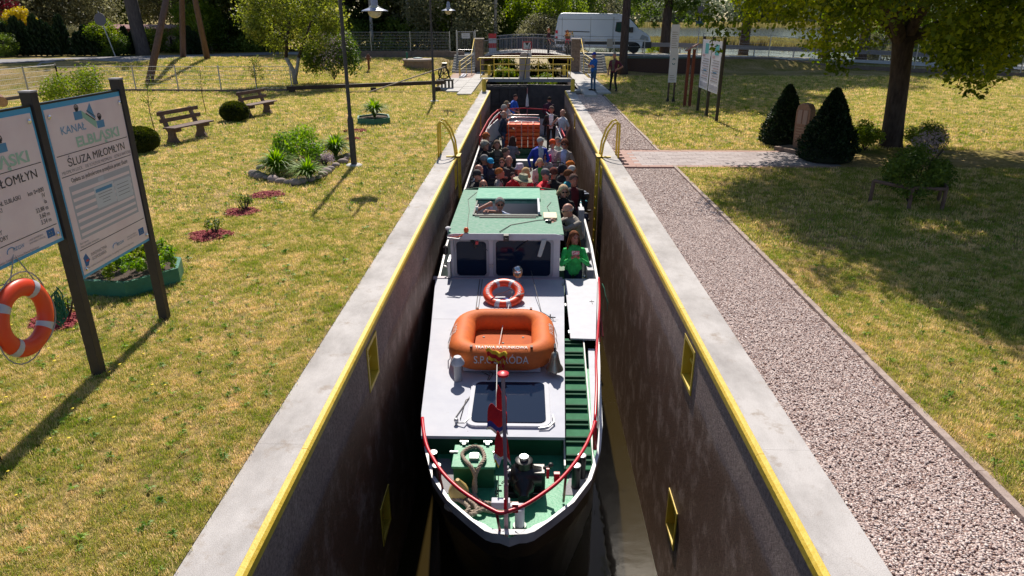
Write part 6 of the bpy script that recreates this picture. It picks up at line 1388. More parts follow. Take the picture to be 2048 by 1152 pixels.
# aisle and right side
stand(1081, 284, 'grey-haired bearded man in a royal blue jacket standing in the aisle', h=1.72, lean=.15, rz=.5, head=(.2, .3), top=(.012, .035, .33), inner=(.35, .4, .55), legs=NAVY, style='short', hair=(.42, .41, .40), beard=True, arms=('side', (.1, -.3, .1)), fat=1.08)
sitp(1105, 289, 'woman in a bright orange hat and pale pink cardigan', h=1.66, top=(.48, .40, .44), inner=(.52, .40, .44), style='short', hair=(.2, .1, .06), hat=('beanie', (.75, .08, .01)), woman=True, z0=.1)
sitp(1117, 285, 'person in a grey baseball cap and pale jacket behind the orange hat', h=1.6, top=(.45, .47, .44), style='short', hair=(.1, .08, .07), hat=('cap', (.22, .23, .27)), z0=.1)
sitp(1129, 289, 'woman with sunglasses, pale blue shirt and beige cardigan at the right rail', h=1.72, rz=-.3, top=(.30, .26, .24), inner=(.36, .45, .65), style='curly', hair=(.15, .05, .03), glasses=True, woman=True, z0=.12, skin=1)
sitp(1089, 310, 'dark-haired woman with sunglasses and a magenta bag on her arm', h=1.66, rz=-.3, head=(.2, 0), top=(.42, .38, .40), style='long', hair=(.06, .015, .015), glasses=True, woman=True)
stand(1080, 326, 'blond woman in a cream jacket with a green scarf', h=1.48, rz=.25, head=(0, .3), top=(.46, .42, .38), inner=(.03, .33, .06), legs=(.3, .28, .25), style='bob', hair=(.50, .36, .22), woman=True, arms=('lap', 'lap'))
sitp(1091, 350, 'man in a grey cap and bright red hooded jacket', h=1.74, rz=.8, head=(0, .1), top=(.62, .012, .03), style='short', hair=(.12, .1, .09), hat=('cap', (.11, .10, .11)), arms=('up', 'fold'), fat=1.15)
sitp(1107, 347, 'brown-haired man in a dark jacket behind the red hooded jacket', h=1.76, rz=2.9, top=BLK, style='short', hair=(.13, .04, .03))
sitp(1126, 340, 'person in a black jacket half hidden by the right seats', h=1.6, rz=2.0, top=BLK, style='curly', hair=(.02, .02, .03))
sitp(1139, 333, 'orange-haired person at the right bulwark', h=1.62, rz=-1.2, top=(.06, .05, .06), style='curly', hair=(.42, .12, .02))
sitp(1145, 341, 'white-haired person in a blue and white striped top', h=1.62, rz=1.8, top=(.28, .32, .42), style='short', hair=(.50, .48, .47))
sitp(1138, 351, 'brown-haired person in a turquoise top on the right', h=1.7, rz=1.2, top=(.01, .22, .28), style='short', hair=(.13, .05, .02), glasses='clear')
sitp(1148, 361, 'man in a black suit with a dark red tie at the right bulwark', h=1.84, rz=.35, top=BLK, inner=(.09, .006, .012), style='short', hair=(.10, .06, .05), skin=2, z0=.02)
sitp(1127, 383, 'blond woman in big sunglasses and black coat beside the green roof', h=1.78, rz=.0, head=(.25, .1), top=BLK, style='bob', hair=(.52, .38, .24), glasses=True, woman=True, vox=.013)
b = at(1097, 322, -.75); t = thing('shoulder_bag', b, 'magenta shoulder bag carried by the dark-haired woman', 'bag'); M().lathe([(.06, -.18), (.09, -.1), (.08, .08), (.03, .2)], n=10, T=Matrix.Rotation(.3, 4, 'Y')).build('bag_body', cloth((.55, .01, .16)), t, smooth=True); M().tube([(0, 0, .18), (-.08, .02, .3), (-.1, .05, .2)], .008).build('strap', cloth((.55, .01, .16)), t)
b = at(1015, 302, -.9); t = thing('water_bottle', b, 'clear plastic water bottle held beside the long-haired woman', 'bottle'); M().lathe([(.035, -.12), (.035, .06), (.02, .1), (.015, .13)], n=10).build('bottle_body', mat('clear_plastic', (.55, .58, .62), .1, spec=.8), t, smooth=40); M().lathe([(.016, .13), (.016, .15)], n=8).build('cap', white2, t)
b = Vector((-.42, 16.1, -.53)); t = thing('paper_tray', b, 'white folded paper tray just behind the green roof', 'tray'); M().box(-.12, .12, -.06, .06, -.02, .02).build('tray_body', white2, t, bevel=.008)
# hatch man, camera man, woman in green
hm, hh_, hdf = person(None, rz=.15, label='grey-haired man in sunglasses standing in the roof hatch, one hand raised', h=1.74, head_at=tuple(YP(1000, 409, 13.85)), top=(.42, .48, .66), legs=NAVY, hair=(.25, .23, .22), style='short', glasses=True, sleeves='short', arms=((-.43, -.12, .62, -.4, -.3, 1), (-.30, -.26, .60, .4, -.6, 1)), skin=1, vox=.0105, fat=1.05)
b = Vector(hm.location)+rotz(hh_[0], .15); t = thing('paper_cup', b+Vector((0, -.02, .03)), 'small white cup in the hand of the hatch man', 'cup'); M().lathe([(.022, -.04), (.03, .04)], n=12).build('cup_body', white2, t, smooth=40)
jk = (.24, .215, .19)
_h1 = YP(1103, 449, 12.98); _h2 = YP(1110, 444, 13.1)
cm, ch_, chd = person(None, rz=-.95, label='bald man in a grey-beige jacket leaning on the roof with a camera', h=1.84, head_at=tuple(YP(1135, 421, 13.35)), lean=.4, head=(-.3, .15), top=jk, legs=(.04, .045, .06), hair=(.35, .32, .30), style='bald', glasses='clear', arms=(('w', *_h1), ('w', *_h2)), skin=0, vox=.0095, fat=1.06)
# dark shoulder panel, camera
c0 = Vector(cm.location)+rotz(lerp(ch_[0], ch_[1], .5), -.95); t = thing('camera', c0+Vector((-.06, -.03, .02)), 'small black compact camera held over the green roof', 'camera'); M().box(-.035, .035, -.06, .06, -.035, .035).lathe([(.028, 0), (.025, .05)], c=(-.03, 0, 0), n=12, T=Matrix.Rotation(-1.57, 4, 'Y')).build('camera_body', black, t, bevel=.006)
wg, wh_, whd = person(None, rz=.05, label='woman in a bright green sweater and jeans holding a patterned phone', h=1.74, head_at=tuple(YP(1149, 476, 12.62)), head=(.35, -.05), top=(.035, .50, .12), legs=(.012, .03, .075), hair=(.17, .065, .03), style='long', woman=True, arms=((-.065, -.25, .34), (.065, -.25, .34)), skin=1, vox=.0085)
c0 = Vector(wg.location)+rotz(lerp(wh_[0], wh_[1], .5), .05); t = thing('phone', c0+Vector((0, -.02, .06)), 'phone in a pink and white patterned case held by the woman in green', 'phone')
M().box(-.075, .075, -.006, .006, -.04, .045).build('phone_body', mat('phone_case', (.6, .12, .18), .4, c2=(.65, .6, .6), scale=40, contrast=(.48, .52)), t, bevel=.004)
# people on land and on the bridge
def land(px, py, label, h, z=0.0, **k): p = G(px, py, z); return person((p.x, p.y, z), label=label, h=h, **k)
land(1186, 181, 'man in a blue cap, blue polo shirt and jeans at the edge of the paving', 1.76, z=.085, rz=-1.0, top=(.01, .10, .38), legs=(.04, .09, .16), style='short', hair=(.1, .08, .07), hat=('cap', (.01, .03, .38)), sleeves='short', arms=('fold', 'fold'), skin=1, vox=.014)
land(1226, 182, 'man in a maroon shirt and khaki vest on the grass, hand on hip', 1.8, rz=-.55, pose='stride', top=(.10, .012, .03), inner=(.12, .09, .06), legs=BLK, style='thin', hair=(.4, .36, .33), sleeves='short', arms=('side', 'hip'), skin=1, vox=.014, fat=1.05)
p = YP(1098, 62, 49.6)
person(None, rz=1.9, label='cyclist in a dark brown jersey pushing a bicycle over the bridge', h=1.72, head_at=tuple(p), head=(-1.2, 0), top=(.06, .015, .02), legs=BLK, style='short', hair=(.3, .1, .04), arms=('side', (.1, -.4, .0)), sleeves='short', vox=.018)
p = YP(1135, 64, 49.9)
person(None, rz=1.9, label='cyclist in a pink-red shirt pushing a bicycle beside the van', h=1.62, head_at=tuple(p), head=(-1.2, 0), top=(.55, .03, .07), legs=BLK, style='bob', hair=(.2, .08, .05), arms=('side', (.1, -.4, .0)), woman=True, glasses=True, vox=.018)
def bicycle(loc, rz_, label, fc):
    t = thing('bicycle', loc, label, 'bicycle', 'bicycles on the bridge', rz_); fm = mat('bike_frame_%d' % int(fc[0]*99), fc, .4)
    for x in (-.52, .52):
        w_ = M().tube([(x+.33*math.cos(a), 0, .34+.33*math.sin(a)) for a in np.linspace(0, 2*math.pi, 21)[:-1]], .016, 6, closed=True).build('wheel', rubber, t)
        q = M()
        for a in np.linspace(0, math.pi, 9)[:-1]: q.tube([(x-.32*math.cos(a), 0, .34-.32*math.sin(a)), (x+.32*math.cos(a), 0, .34+.32*math.sin(a))], .002, 3)
        q.build('spokes', steel, w_)
    M().tube([(-.52, 0, .34), (-.12, 0, .28), (.36, 0, .70), (-.2, 0, .72), (-.12, 0, .28)], .016, 6).tube([(-.52, 0, .34), (-.2, 0, .74)], .012).tube([(.52, 0, .34), (.36, 0, .72), (.34, 0, .95)], .016).build('frame', fm, t)
    M().box(-.32, -.10, -.05, .05, .86, .92).tube([(-.2, 0, .7), (-.22, 0, .88)], .014).build('saddle', rubber, t); M().tube([(.28, -.28, .98), (.34, -.2, 1.0), (.34, .2, 1.0), (.28, .28, .98)], .014).build('handlebar', dark, t)
    return t
bk = bicycle((2.15, 49.3, 1.2), .05, 'dark bicycle pushed by the cyclist in brown, flowers in its basket', (.05, .02, .02))
q = M().box(.42, .75, -.15, .15, .85, 1.02).build('basket', mat('basket', (.15, .09, .05), .8), bk)
bicycle((3.45, 49.5, 1.1), .1, 'dark bicycle pushed by the cyclist in pink beside the van', (.08, .02, .06))
t = thing('flower_bunch', (2.75, 49.3, 2.2), 'bunch of yellow and orange flowers in the bicycle basket', 'flowers'); q = M(); random.seed(5)
for k in range(60): q.ball((random.uniform(-.22, .35), random.uniform(-.15, .15), random.uniform(0, .28)), random.uniform(.02, .045), 5, 4, random.choice([0, 0, 1, 2]))
q.build('blossoms', [mat('bloom_yellow', (.7, .5, .12), .8), mat('bloom_orange', (.7, .2, .03), .8), mat('bloom_leaf', (.05, .14, .02), .8)], t)
# ---------------------------------------------------------------- van
van = thing('delivery_van', (5.45, 53.4, .98), 'silver high-roof panel van parked along the road behind the bridge', 'van', None, 0)
vm = mat('silver_paint', (.56, .61, .74), .35, .1, c2=(.58, .63, .75), scale=1.5, coat=.5)
prof = [(-3.35, .55), (-3.42, .9), (-3.38, 1.5), (-3.2, 2.45), (-3.05, 2.68), (-2.8, 2.74), (1.1, 2.68), (1.5, 2.6), (1.85, 2.42), (2.2, 2.1), (2.62, 1.65), (3.15, 1.38), (3.42, 1.15), (3.52, .85), (3.5, .5), (3.3, .35), (-3.3, .40)]
def vprism(prof, y0, y1, m_, name, ins=0, bev=.03): return M().prism([(x, y0, z) for x, z in prof], (0, y1-y0, 0)).build(name, m_, van, bevel=bev)
bd = M(); ns = 7
rows = []
for y, k in ((-.98, .0), (-.96, .03), (-.88, .08), (.88, .08), (.96, .03), (.98, 0)):
    rows.append([(x, y, z) for x, z in prof])
def sec(y, top_in): return [(x*(1-top_in*.02*max(0, z-1)), y*(1-.09*max(0, z-1.0)/1.7), z) for x, z in prof]
n = len(prof); a = sec(-.98, 0); b2 = [(x, y*.93, z*(.985) if z > 2 else z) for x, y, z in a]
vv = a+[(x, -y, z) for x, y, z in a]
M().add(vv, [tuple(range(n)), tuple(range(2*n-1, n-1, -1))]+[(i, (i+1) % n, n+(i+1) % n, n+i) for i in range(n)]).build('body', vm, van, bevel=.07)
def sidep(pts, m_, name, off=.012):  # flat piece on the visible side wall following its lean
    f_ = lambda x, z: (x, -.98*(1-.09*max(0, z-1.0)/1.7)-off, z)
    return M().prism([f_(x, z) for x, z in pts], (0, off*.9, 0)).build(name, m_, van)
wn = mat('van_glass', (.02, .06, .06), .08, spec=.8); blk2 = mat('van_trim', (.035, .035, .04), .5); seam = mat('panel_gap', (.12, .13, .16), .5)
wf = sidep([(.92, 1.5), (.98, 2.12), (1.35, 2.14), (1.75, 1.98), (2.15, 1.62), (2.2, 1.42), (1.2, 1.42)], blk2, 'cab_window', .014); sidep([(.99, 1.53), (1.03, 2.06), (1.36, 2.08), (1.55, 2.0), (1.58, 1.47), (1.2, 1.47)], wn, 'pane', .02); sidep([(1.64, 1.47), (1.62, 1.98), (1.75, 1.92), (2.09, 1.6), (2.14, 1.47)], wn, 'pane', .02)
for x in (-2.9, -.85, .75, .82): sidep([(x, .55), (x+.02, .55), (x+.02, 2.45), (x, 2.45)], seam, 'panel_gap', .013)
sidep([(-2.7, 1.48), (-.9, 1.42), (-.9, 1.48), (-2.7, 1.54)], blk2, 'door_track'); sidep([(-3.3, .62), (2.3, .58), (2.3, .78), (-3.3, .82)], blk2, 'rub_strip', .02)
sidep([(-3.2, 1.18), (2.2, 1.1), (2.2, 1.12), (-3.2, 1.20)], seam, 'crease', .013); sidep([(-3.2, 2.3), (1.2, 2.26), (1.2, 2.28), (-3.2, 2.32)], seam, 'crease', .013)
for z0, z1, m_ in ((.95, 1.15, red), (1.15, 1.35, white2), (1.35, 1.55, red)): sidep([(-3.36, z0), (-3.2, z0), (-3.2, z1), (-3.36, z1)], m_, 'tail_light', .02)
sidep([(2.7, .95), (3.35, .85), (3.3, 1.12), (2.85, 1.28)], mat('headlamp', (.3, .33, .38), .1, spec=.9), 'headlight', .014)
M().prism([(2.9, -1.0, .35), (3.58, -1.0, .35), (3.6, -1.0, .78), (2.95, -1.0, .80)], (0, 2.0, 0)).build('front_bumper', blk2, van, bevel=.04); M().box(2.0, 2.2, -1.22, -1.0, 1.42, 1.78).build('mirror', blk2, van, bevel=.03)
M().prism([(1.95, -.80, 2.28), (2.55, -.84, 1.72), (2.6, .84, 1.68), (1.98, .80, 2.26)], (.06, 0, .05)).build('windscreen', wn, van)
for x in (-2.3, 2.35):
    for y in (-.92, .92):
        w_ = M().lathe([(.2, -.1), (.34, -.11), (.35, -.05), (.35, .1), (.2, .11)], c=(x, y, .34), n=20, T=Matrix.Rotation(1.5708, 4, 'X')).build('wheel', rubber, van, smooth=40)
        M().lathe([(.2, -.105), (.2, .105)], c=(x, y, .34), n=14, T=Matrix.Rotation(1.5708, 4, 'X')).build('hub', steel, w_)
        sidep([(x+.45*math.cos(a), .35+.42*math.sin(a)) for a in np.linspace(0, math.pi, 10)], mat('wheel_arch', (.01, .01, .012), .8), 'wheel_arch', .006) if y < 0 else None
van.rotation_euler = (0, 0, math.radians(-4))
# ---------------------------------------------------------------- vegetation
rng = np.random.default_rng(11)
def leaf_cards(C_, R_, n, size, up=.3, shell=.55, squash=1.0, long=1.0):
    """n diamond leaves spread through the outer part of blobs with centres C_ and radii R_"""
    C_ = np.asarray(C_, float); R_ = np.asarray(R_, float); w_ = R_**2; idx = rng.choice(len(C_), n, p=w_/w_.sum())
    d = rng.normal(size=(n, 3)); d /= np.linalg.norm(d, axis=1)[:, None]
    rad = R_[idx]*(shell+(1.08-shell)*rng.random(n)**.6); d2 = d.copy(); d2[:, 2] *= squash
    p = C_[idx]+d2*rad[:, None]
    nn = d*.6+rng.normal(size=(n, 3))*.7; nn[:, 2] += up; nn /= np.linalg.norm(nn, axis=1)[:, None]
    a = np.cross(nn, rng.normal(size=(n, 3))); a /= np.linalg.norm(a, axis=1)[:, None]; b = np.cross(nn, a)
    s = size*(.6+.8*rng.random(n))[:, None]
    V = np.stack([p-a*s*.5*long, p+b*s*.33+nn*s*.08, p+a*s*.5*long, p-b*s*.33+nn*s*.08], 1).reshape(-1, 3)
    F = np.arange(4*n).reshape(n, 4); return V, F, np.repeat(rng.random(len(C_))[idx]*.5, 1)+rng.random(n)*.5
def crown_mesh(name, C_, R_, n, size, m, **k):
    V, F, r = leaf_cards(C_, R_, n, size, **k); return npmesh(name, V, F, m, rnd=r)
def blobs(center, rad, k, br, seed, zcut=-.6):
    g = np.random.default_rng(seed); out = []; rr = []
    while len(out) < k:
        d = g.normal(size=3); d /= np.linalg.norm(d)
        if d[2] < zcut: continue
        q = .55+.45*g.random()**.5; out.append([center[i]+d[i]*rad[i]*q for i in range(3)]); rr.append(br*(.7+.6*g.random()))
    return np.array(out), np.array(rr)
lf = dict(
    maple=leafmat('maple_leaves', (.035, .07, .008), (.38, .42, .03), .55, (.13, .18, .014), scale=.8),
    dark=leafmat('dark_forest_leaves', (.02, .04, .012), (.24, .27, .06), .42, (.08, .11, .03), scale=.4),
    mid=leafmat('green_leaves', (.03, .07, .012), (.20, .26, .045), .42, scale=.4),
    olive=leafmat('willow_leaves', (.07, .075, .04), (.28, .27, .15), .38, scale=.4),
    bright=leafmat('bright_leaves', (.07, .12, .01), (.22, .28, .03), .45, scale=.6),
    yellow=leafmat('golden_leaves', (.38, .30, .01), (.62, .48, .02), .3, scale=.6),
    redl=leafmat('red_leaves', (.06, .008, .015), (.16, .02, .03), .3, scale=.6),
    apple=leafmat('apple_leaves', (.08, .10, .02), (.38, .36, .10), .45, (.20, .24, .04), scale=1.2),
    thuja=leafmat('thuja_sprays', (.006, .018, .006), (.02, .045, .012), .12, scale=1.5),
    lilac=leafmat('blossom', (.22, .16, .20), (.50, .42, .46), .3, scale=2),
    box=leafmat('box_leaves', (.02, .035, .006), (.085, .10, .012), .3, scale=3),
    lily=leafmat('lily_leaves', (.07, .16, .015), (.26, .38, .05), .45, scale=3),
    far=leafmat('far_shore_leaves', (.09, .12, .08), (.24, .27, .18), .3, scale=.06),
    reed=leafmat('reeds', (.16, .12, .05), (.28, .26, .10), .3, scale=.2))
barkm = mat('tree_bark', (.035, .022, .022), .9, c2=(.085, .06, .055), scale=6, bump=1, bscale=14, stretch=(2, 2, .5))
birchm = mat('birch_bark', (.45, .42, .42), .8, c2=(.12, .1, .1), scale=5, stretch=(1, 1, 3), contrast=(.5, .62))
def trunk(pts, rs, m=barkm, n=10, name='trunk', par=None): return M().tube(pts, rs, n).build(name, m, par, smooth=True)
# big maple on the right
mx_, my_ = 10.08, 19.2
t = thing('maple_tree', (mx_, my_, 0), 'big broad maple with dark trunk spreading over the right lawn', 'tree')
tr = M(); tr.tube([(0, 0, -.1), (0, 0, .15), (-.05, 0, .8), (-.12, .0, 1.8), (-.2, .0, 2.55), (-.22, 0, 2.9)], [.36, .29, .265, .25, .26, .3], 14)
limbs = [((-.25, 0, 2.7), (-1.0, -.6, 3.5), (-2.6, -1.6, 4.4), (-4.3, -2.2, 5.0)), ((-.1, 0, 2.8), (.7, -.3, 3.25), (2.0, -1.0, 3.9), (4.0, -2, 4.6)), ((-.2, 0, 2.8), (-.2, -1.0, 4.0), (0, -2.6, 5.2), (.3, -3.8, 5.8)), ((-.2, 0, 2.8), (-.1, .6, 4.2), (.2, 1.5, 6), (.2, 2, 8.4)), ((-.3, 0, 2.8), (-1.2, .8, 4.0), (-2.4, 2.2, 5.2), (-3.4, 3.2, 6))]
for L_ in limbs:
    tr.tube(smooth_path([Vector(v) for v in L_], 4), list(np.linspace(.19, .05, 13)), 8)
tr.build('trunk', barkm, t, smooth=True)
C_, R_ = [], []
bx_ = [1330, 1380, 1392, 1430, 1470, 1520, 1580, 1620, 1650, 1690, 1715, 1740, 1800, 1850, 1890, 1925, 1990, 2015, 2060, 2200]
by_ = [-90, -30, 60, 92, 84, 62, 55, 95, 128, 134, 112, 62, 66, 96, 138, 172, 172, 140, 118, 118]
def proj(p):
    v = Vector(p)-_O; c = v.dot(_f); return 1024+F*v.dot(_r)/c, 576-F*v.dot(_u)/c, c
g = np.random.default_rng(5)
while len(C_) < 560:
    d = g.normal(size=3); d /= np.linalg.norm(d); q = .5+.5*g.random()**.5
    p = np.array([10.4+d[0]*7.0*q, 17.0+d[1]*6.8*q, 5.9+d[2]*3.9*q]); r_ = .42+.5*g.random()
    x, y, c = proj(p); e = r_*F/c
    if p[2]-r_ < 1.75: continue
    if x < 2300 and y+e*.85 > np.interp(x, bx_, by_): continue
    if x-e*.8 < 1385 and y > -60: continue
    C_.append(p); R_.append(r_)
# hanging sprays seen against the fence and lawn
for px, py, Y, r_ in ((1445, 60, 17, .32), (1420, 30, 17, .35), (1655, 112, 18, .3), (1685, 118, 18, .3), (1640, 85, 18, .35), (1935, 160, 16.5, .3), (1965, 168, 16.5, .3), (1900, 130, 16.5, .35), (1990, 140, 16.5, .33), (1870, 85, 17, .35), (1945, 110, 16.5, .4), (2035, 100, 17, .35), (1700, 60, 18, .35), (1590, 30, 17, .35), (1540, 25, 17, .4), (1490, 45, 17, .35), (1430, 95, 17, .16), (1662, 140, 18, .16), (1690, 140, 18, .15), (1935, 182, 16.5, .14), (1965, 188, 16.5, .14), (1620, 90, 18, .2)):
    C_.append(np.array(YP(px, py, Y))); R_.append(r_)
C_ = np.array(C_)-np.array([mx_, my_, 0]); R_ = np.array(R_)
mobj('crown', crown_mesh('crown', C_, R_, 215000, .115, lf['maple'], shell=.1, up=.5), t)
_g = np.random.default_rng(8); _d = _g.normal(size=(90, 3)); _d /= np.linalg.norm(_d, axis=1)[:, None]; _c = np.array([.5, -2.6, 7.0])+_d*np.array([5.6, 5.2, 2.0])*_g.random((90, 1))**.4
mobj('shade_crown', crown_mesh('shade_crown', _c, np.full(90, .85), 26000, .24, lf['maple'], shell=.1, up=.5), t)  # unseen coarse leaf cards, added above the view to block sun over the lawn
# clipped / conical shrubs
def cone_shrub(x, y, r, h, label, cat='shrub', m='thuja', n=9000, size=.05, name='conical_thuja', group=None, z=0, pw=1.25):
    t = thing(name, (x, y, z), label, cat, group)
    u = rng.random(n)**.75; hh = u*h; rr = r*(1-u)**(1/pw)*(.86+.2*rng.random(n))*(1-.25*np.exp(-u*14)); a = rng.random(n)*2*math.pi; lump = 1+.09*np.sin(a*4+hh*6)+.07*np.sin(a*7-hh*13)+.05*np.sin(a*13+hh*19); rr = rr*lump
    p = np.stack([rr*np.cos(a), rr*np.sin(a), hh+.03], 1); out = np.stack([np.cos(a), np.sin(a), np.full(n, .7)], 1)+rng.normal(size=(n, 3))*.35; out /= np.linalg.norm(out, axis=1)[:, None]
    b = np.cross(out, rng.normal(size=(n, 3))); b /= np.linalg.norm(b, axis=1)[:, None]; s = size*(.6+.9*rng.random(n))[:, None]
    V = np.stack([p-b*s*.4, p+out*s*.15-np.cross(out, b)*s*.2, p+b*s*.4+out*s*.2, p+out*s+np.cross(out, b)*s*.2], 1).reshape(-1, 3)
    mobj('foliage', npmesh('foliage', V, np.arange(4*n).reshape(n, 4), lf[m], rnd=rng.random(n)), t)
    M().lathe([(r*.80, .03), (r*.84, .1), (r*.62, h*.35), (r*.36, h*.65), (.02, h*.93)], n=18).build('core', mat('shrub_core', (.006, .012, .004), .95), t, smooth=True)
    return t
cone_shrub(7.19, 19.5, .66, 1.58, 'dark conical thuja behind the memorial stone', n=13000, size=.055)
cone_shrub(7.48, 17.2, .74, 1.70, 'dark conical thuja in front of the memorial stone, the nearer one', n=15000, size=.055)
ms = thing('memorial_stone', (7.33, 18.5, 0), 'upright brown-red memorial stone with rounded top and engraved rows', 'memorial stone', None, math.radians(-62))
msm = mat('memorial_granite', (.20, .10, .065), .6, c2=(.28, .15, .10), scale=22, bump=.15)
M().prism([(-.19, -.10, 0), (.19, -.10, 0), (.24, -.10, .9), (.22, -.10, 1.12), (.12, -.10, 1.24), (-.06, -.10, 1.26), (-.20, -.10, 1.18), (-.24, -.10, 1.02), (-.22, -.10, .5)], (0, .2, 0)).build('slab', msm, ms, bevel=.02)
M().box(-.16, -.02, -.112, -.103, .72, 1.08).box(.02, .16, -.112, -.103, .72, 1.08).build('relief_panel', mat('relief', (.30, .20, .17), .6), ms)
for k in range(6): M().box(-.15, .15-(k % 2)*.05, -.105, -.1015, .62-k*.075, .635-k*.075).build('engraved_line', mat('engraving', (.40, .28, .2), .6), ms)
M().box(-.45, .45, -.5, .2, 0, .1).build('plinth', stonem, ms, bevel=.01)
def leafy_shrub(x, y, r, h, label, m, n=2500, size=.06, z=0, cat='shrub', k=12, stem=True, group=None, name='leafy_shrub'):
    t = thing(name, (x, y, z), label, cat, group)
    C1, R1 = blobs((0, 0, h*.55), (r*.75, r*.75, h*.42), k, r*.33, int(abs(x*7+y*3)))
    mobj('foliage', crown_mesh('foliage', C1, R1, n, size, lf[m], shell=.2, up=.5), t)
    if stem:
        q = M()
        for i in range(7): a = i*.9; q.tube([(0, 0, 0), (r*.3*math.cos(a), r*.3*math.sin(a), h*.4), (r*.5*math.cos(a), r*.5*math.sin(a), h*.8)], [.015, .01, .005], 5)
        q.build('stems', barkm, t)
    return t
leafy_shrub(9.1, 18.6, .55, .75, 'yellow-green shrub left of the maple trunk', 'bright', 5000, .05); leafy_shrub(10.85, 18.9, .55, .65, 'olive-green shrub right of the maple trunk', 'mid', 4200, .05)
leafy_shrub(9.75, 16.6, .6, .8, 'pale flowering shrub in the shade in front of the maple', 'lilac', 900, .05, k=9)
# round bush in a log frame
leafy_shrub(7.35, 12.95, .72, 1.0, 'dense dark shrub propped by a rough log frame', 'mid', 9000, .05, k=20)
t = thing('log_barrier', (7.25, 12.7, 0), 'rough low barrier of logs around the shaded shrub', 'barrier'); lm = mat('rough_log', (.12, .07, .06), .9, c2=(.18, .11, .09), scale=8, bump=.5)
fp = [(-.62, .3), (-.18, -.28), (.42, -.3), (.72, .35)]
for (a, b_), (c, d) in zip(fp[:-1], fp[1:]): M().tube([(a, b_, .42), (c, d, .40)], .035, 7).build('top_log', lm, t)
for a, b_ in fp: M().tube([(a, b_, -.05), (a*1.0, b_, .42)], .035, 7).build('post', lm, t)
# box balls
for x, y, lab in ((-10.2, 23.9, 'clipped round box bush between the two benches'), (-10.35, 18.0, 'clipped round box bush half hidden behind the right board post')):
    t = thing('box_bush', (x, y, 0), lab, 'bush', 'round clipped bushes'); n = 9000
    d = rng.normal(size=(n, 3)); d /= np.linalg.norm(d, axis=1)[:, None]; a_ = np.arctan2(d[:, 1], d[:, 0]); rr = 1+.05*np.sin(a_*5)+.06*rng.random(n)
    p = d*np.array([.45, .45, .31])*rr[:, None]+np.array([0, 0, .33]); k = p[:, 2] > .02; p = p[k]; d = d[k]; n = len(p)
    o_ = d+rng.normal(size=(n, 3))*.5; o_ /= np.linalg.norm(o_, axis=1)[:, None]; b = np.cross(o_, rng.normal(size=(n, 3))); b /= np.linalg.norm(b, axis=1)[:, None]; s = .035*(.6+.8*rng.random(n))[:, None]
    V = np.stack([p-b*s*.5, p-o_*s*.2, p+b*s*.5, p+o_*s], 1).reshape(-1, 3); mobj('foliage', npmesh('foliage', V, np.arange(4*n).reshape(n, 4), lf['box'], rnd=rng.random(n)), t)
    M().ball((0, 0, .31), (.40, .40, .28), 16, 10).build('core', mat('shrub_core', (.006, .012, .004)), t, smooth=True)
# strap-leaved clumps
def lily(x, y, r, h, label, n=90, z=0, m='lily', w_=.018, name='lily_clump', cat='plant', group=None):
    t = thing(name, (x, y, z), label, cat, group); V = []; Fc = []; rn = []
    for i in range(n):
        a = rng.random()*6.283; L_ = (.65+.45*rng.random()); tilt = .15+.95*rng.random()**.6; dx, dy = math.cos(a), math.sin(a); o = len(V); seg = 6; a2 = rng.random()*.6
        for k in range(seg+1):
            u = k/seg; rr = r*tilt*(u**1.4)*L_; zz = h*L_*(u*(1.35-.15*tilt)-(.35+.55*tilt)*u*u*1.0); ww = w_*(1-u**2.5)*.5+.001; bx = .05*r*math.cos(a+1)
            for s in (-1, 1): V.append((dx*(rr+bx)-dy*ww*s, dy*(rr+bx)+dx*ww*s, max(.01, zz)+.004*(s*s)))
        for k in range(seg): Fc.append((o+2*k, o+2*k+1, o+2*k+3, o+2*k+2)); rn.append(rng.random())
    mobj('leaves', npmesh('leaves', V, Fc, lf[m], rnd=rn), t); return t
earth = mat('flower_bed_soil', (.05, .032, .022), .95, c2=(.09, .06, .045), scale=30, bump=.8, coord='geo')
bedp = [G(x, y) for x, y in [(507, 350), (515, 355), (535, 360), (560, 366), (585, 370), (612, 366), (640, 358), (652, 348), (665, 338), (690, 325), (697, 316), (680, 300), (600, 300), (540, 325)]]
sheet('flower_bed_soil', [(p.x, p.y) for p in bedp], earth, 'bare dark soil of the stone-edged flower bed', z=0, off=.012)
for (px, py), r, h, lab, n in (((556, 350), .66, .82, 'large day lily clump at the left end of the stone-edged bed', 330), ((618, 361), .55, .65, 'small day lily clump at the front of the stone-edged bed', 260), ((672, 314), .64, .80, 'large day lily clump beside the lamp post', 330)):
    p = G(px, py); lily(p.x, p.y, r, h, lab, n, w_=.05)
p = G(605, 330); leafy_shrub(p.x, p.y, .72, .8, 'bushy green shrub in the middle of the stone-edged bed', 'lily', 4200, .06, k=18)
p = G(650, 333); leafy_shrub(p.x, p.y, .28, .32, 'low silvery plant behind the edging stones', 'lilac', 500, .035, k=8)
p = G(640, 312); lily(p.x, p.y, .5, .5, 'pale striped grass clump between shrub and lamp', 90, m='bright')
stm = mat('edging_stone', (.24, .18, .17), .85, c2=(.36, .29, .27), scale=6, bump=.5)
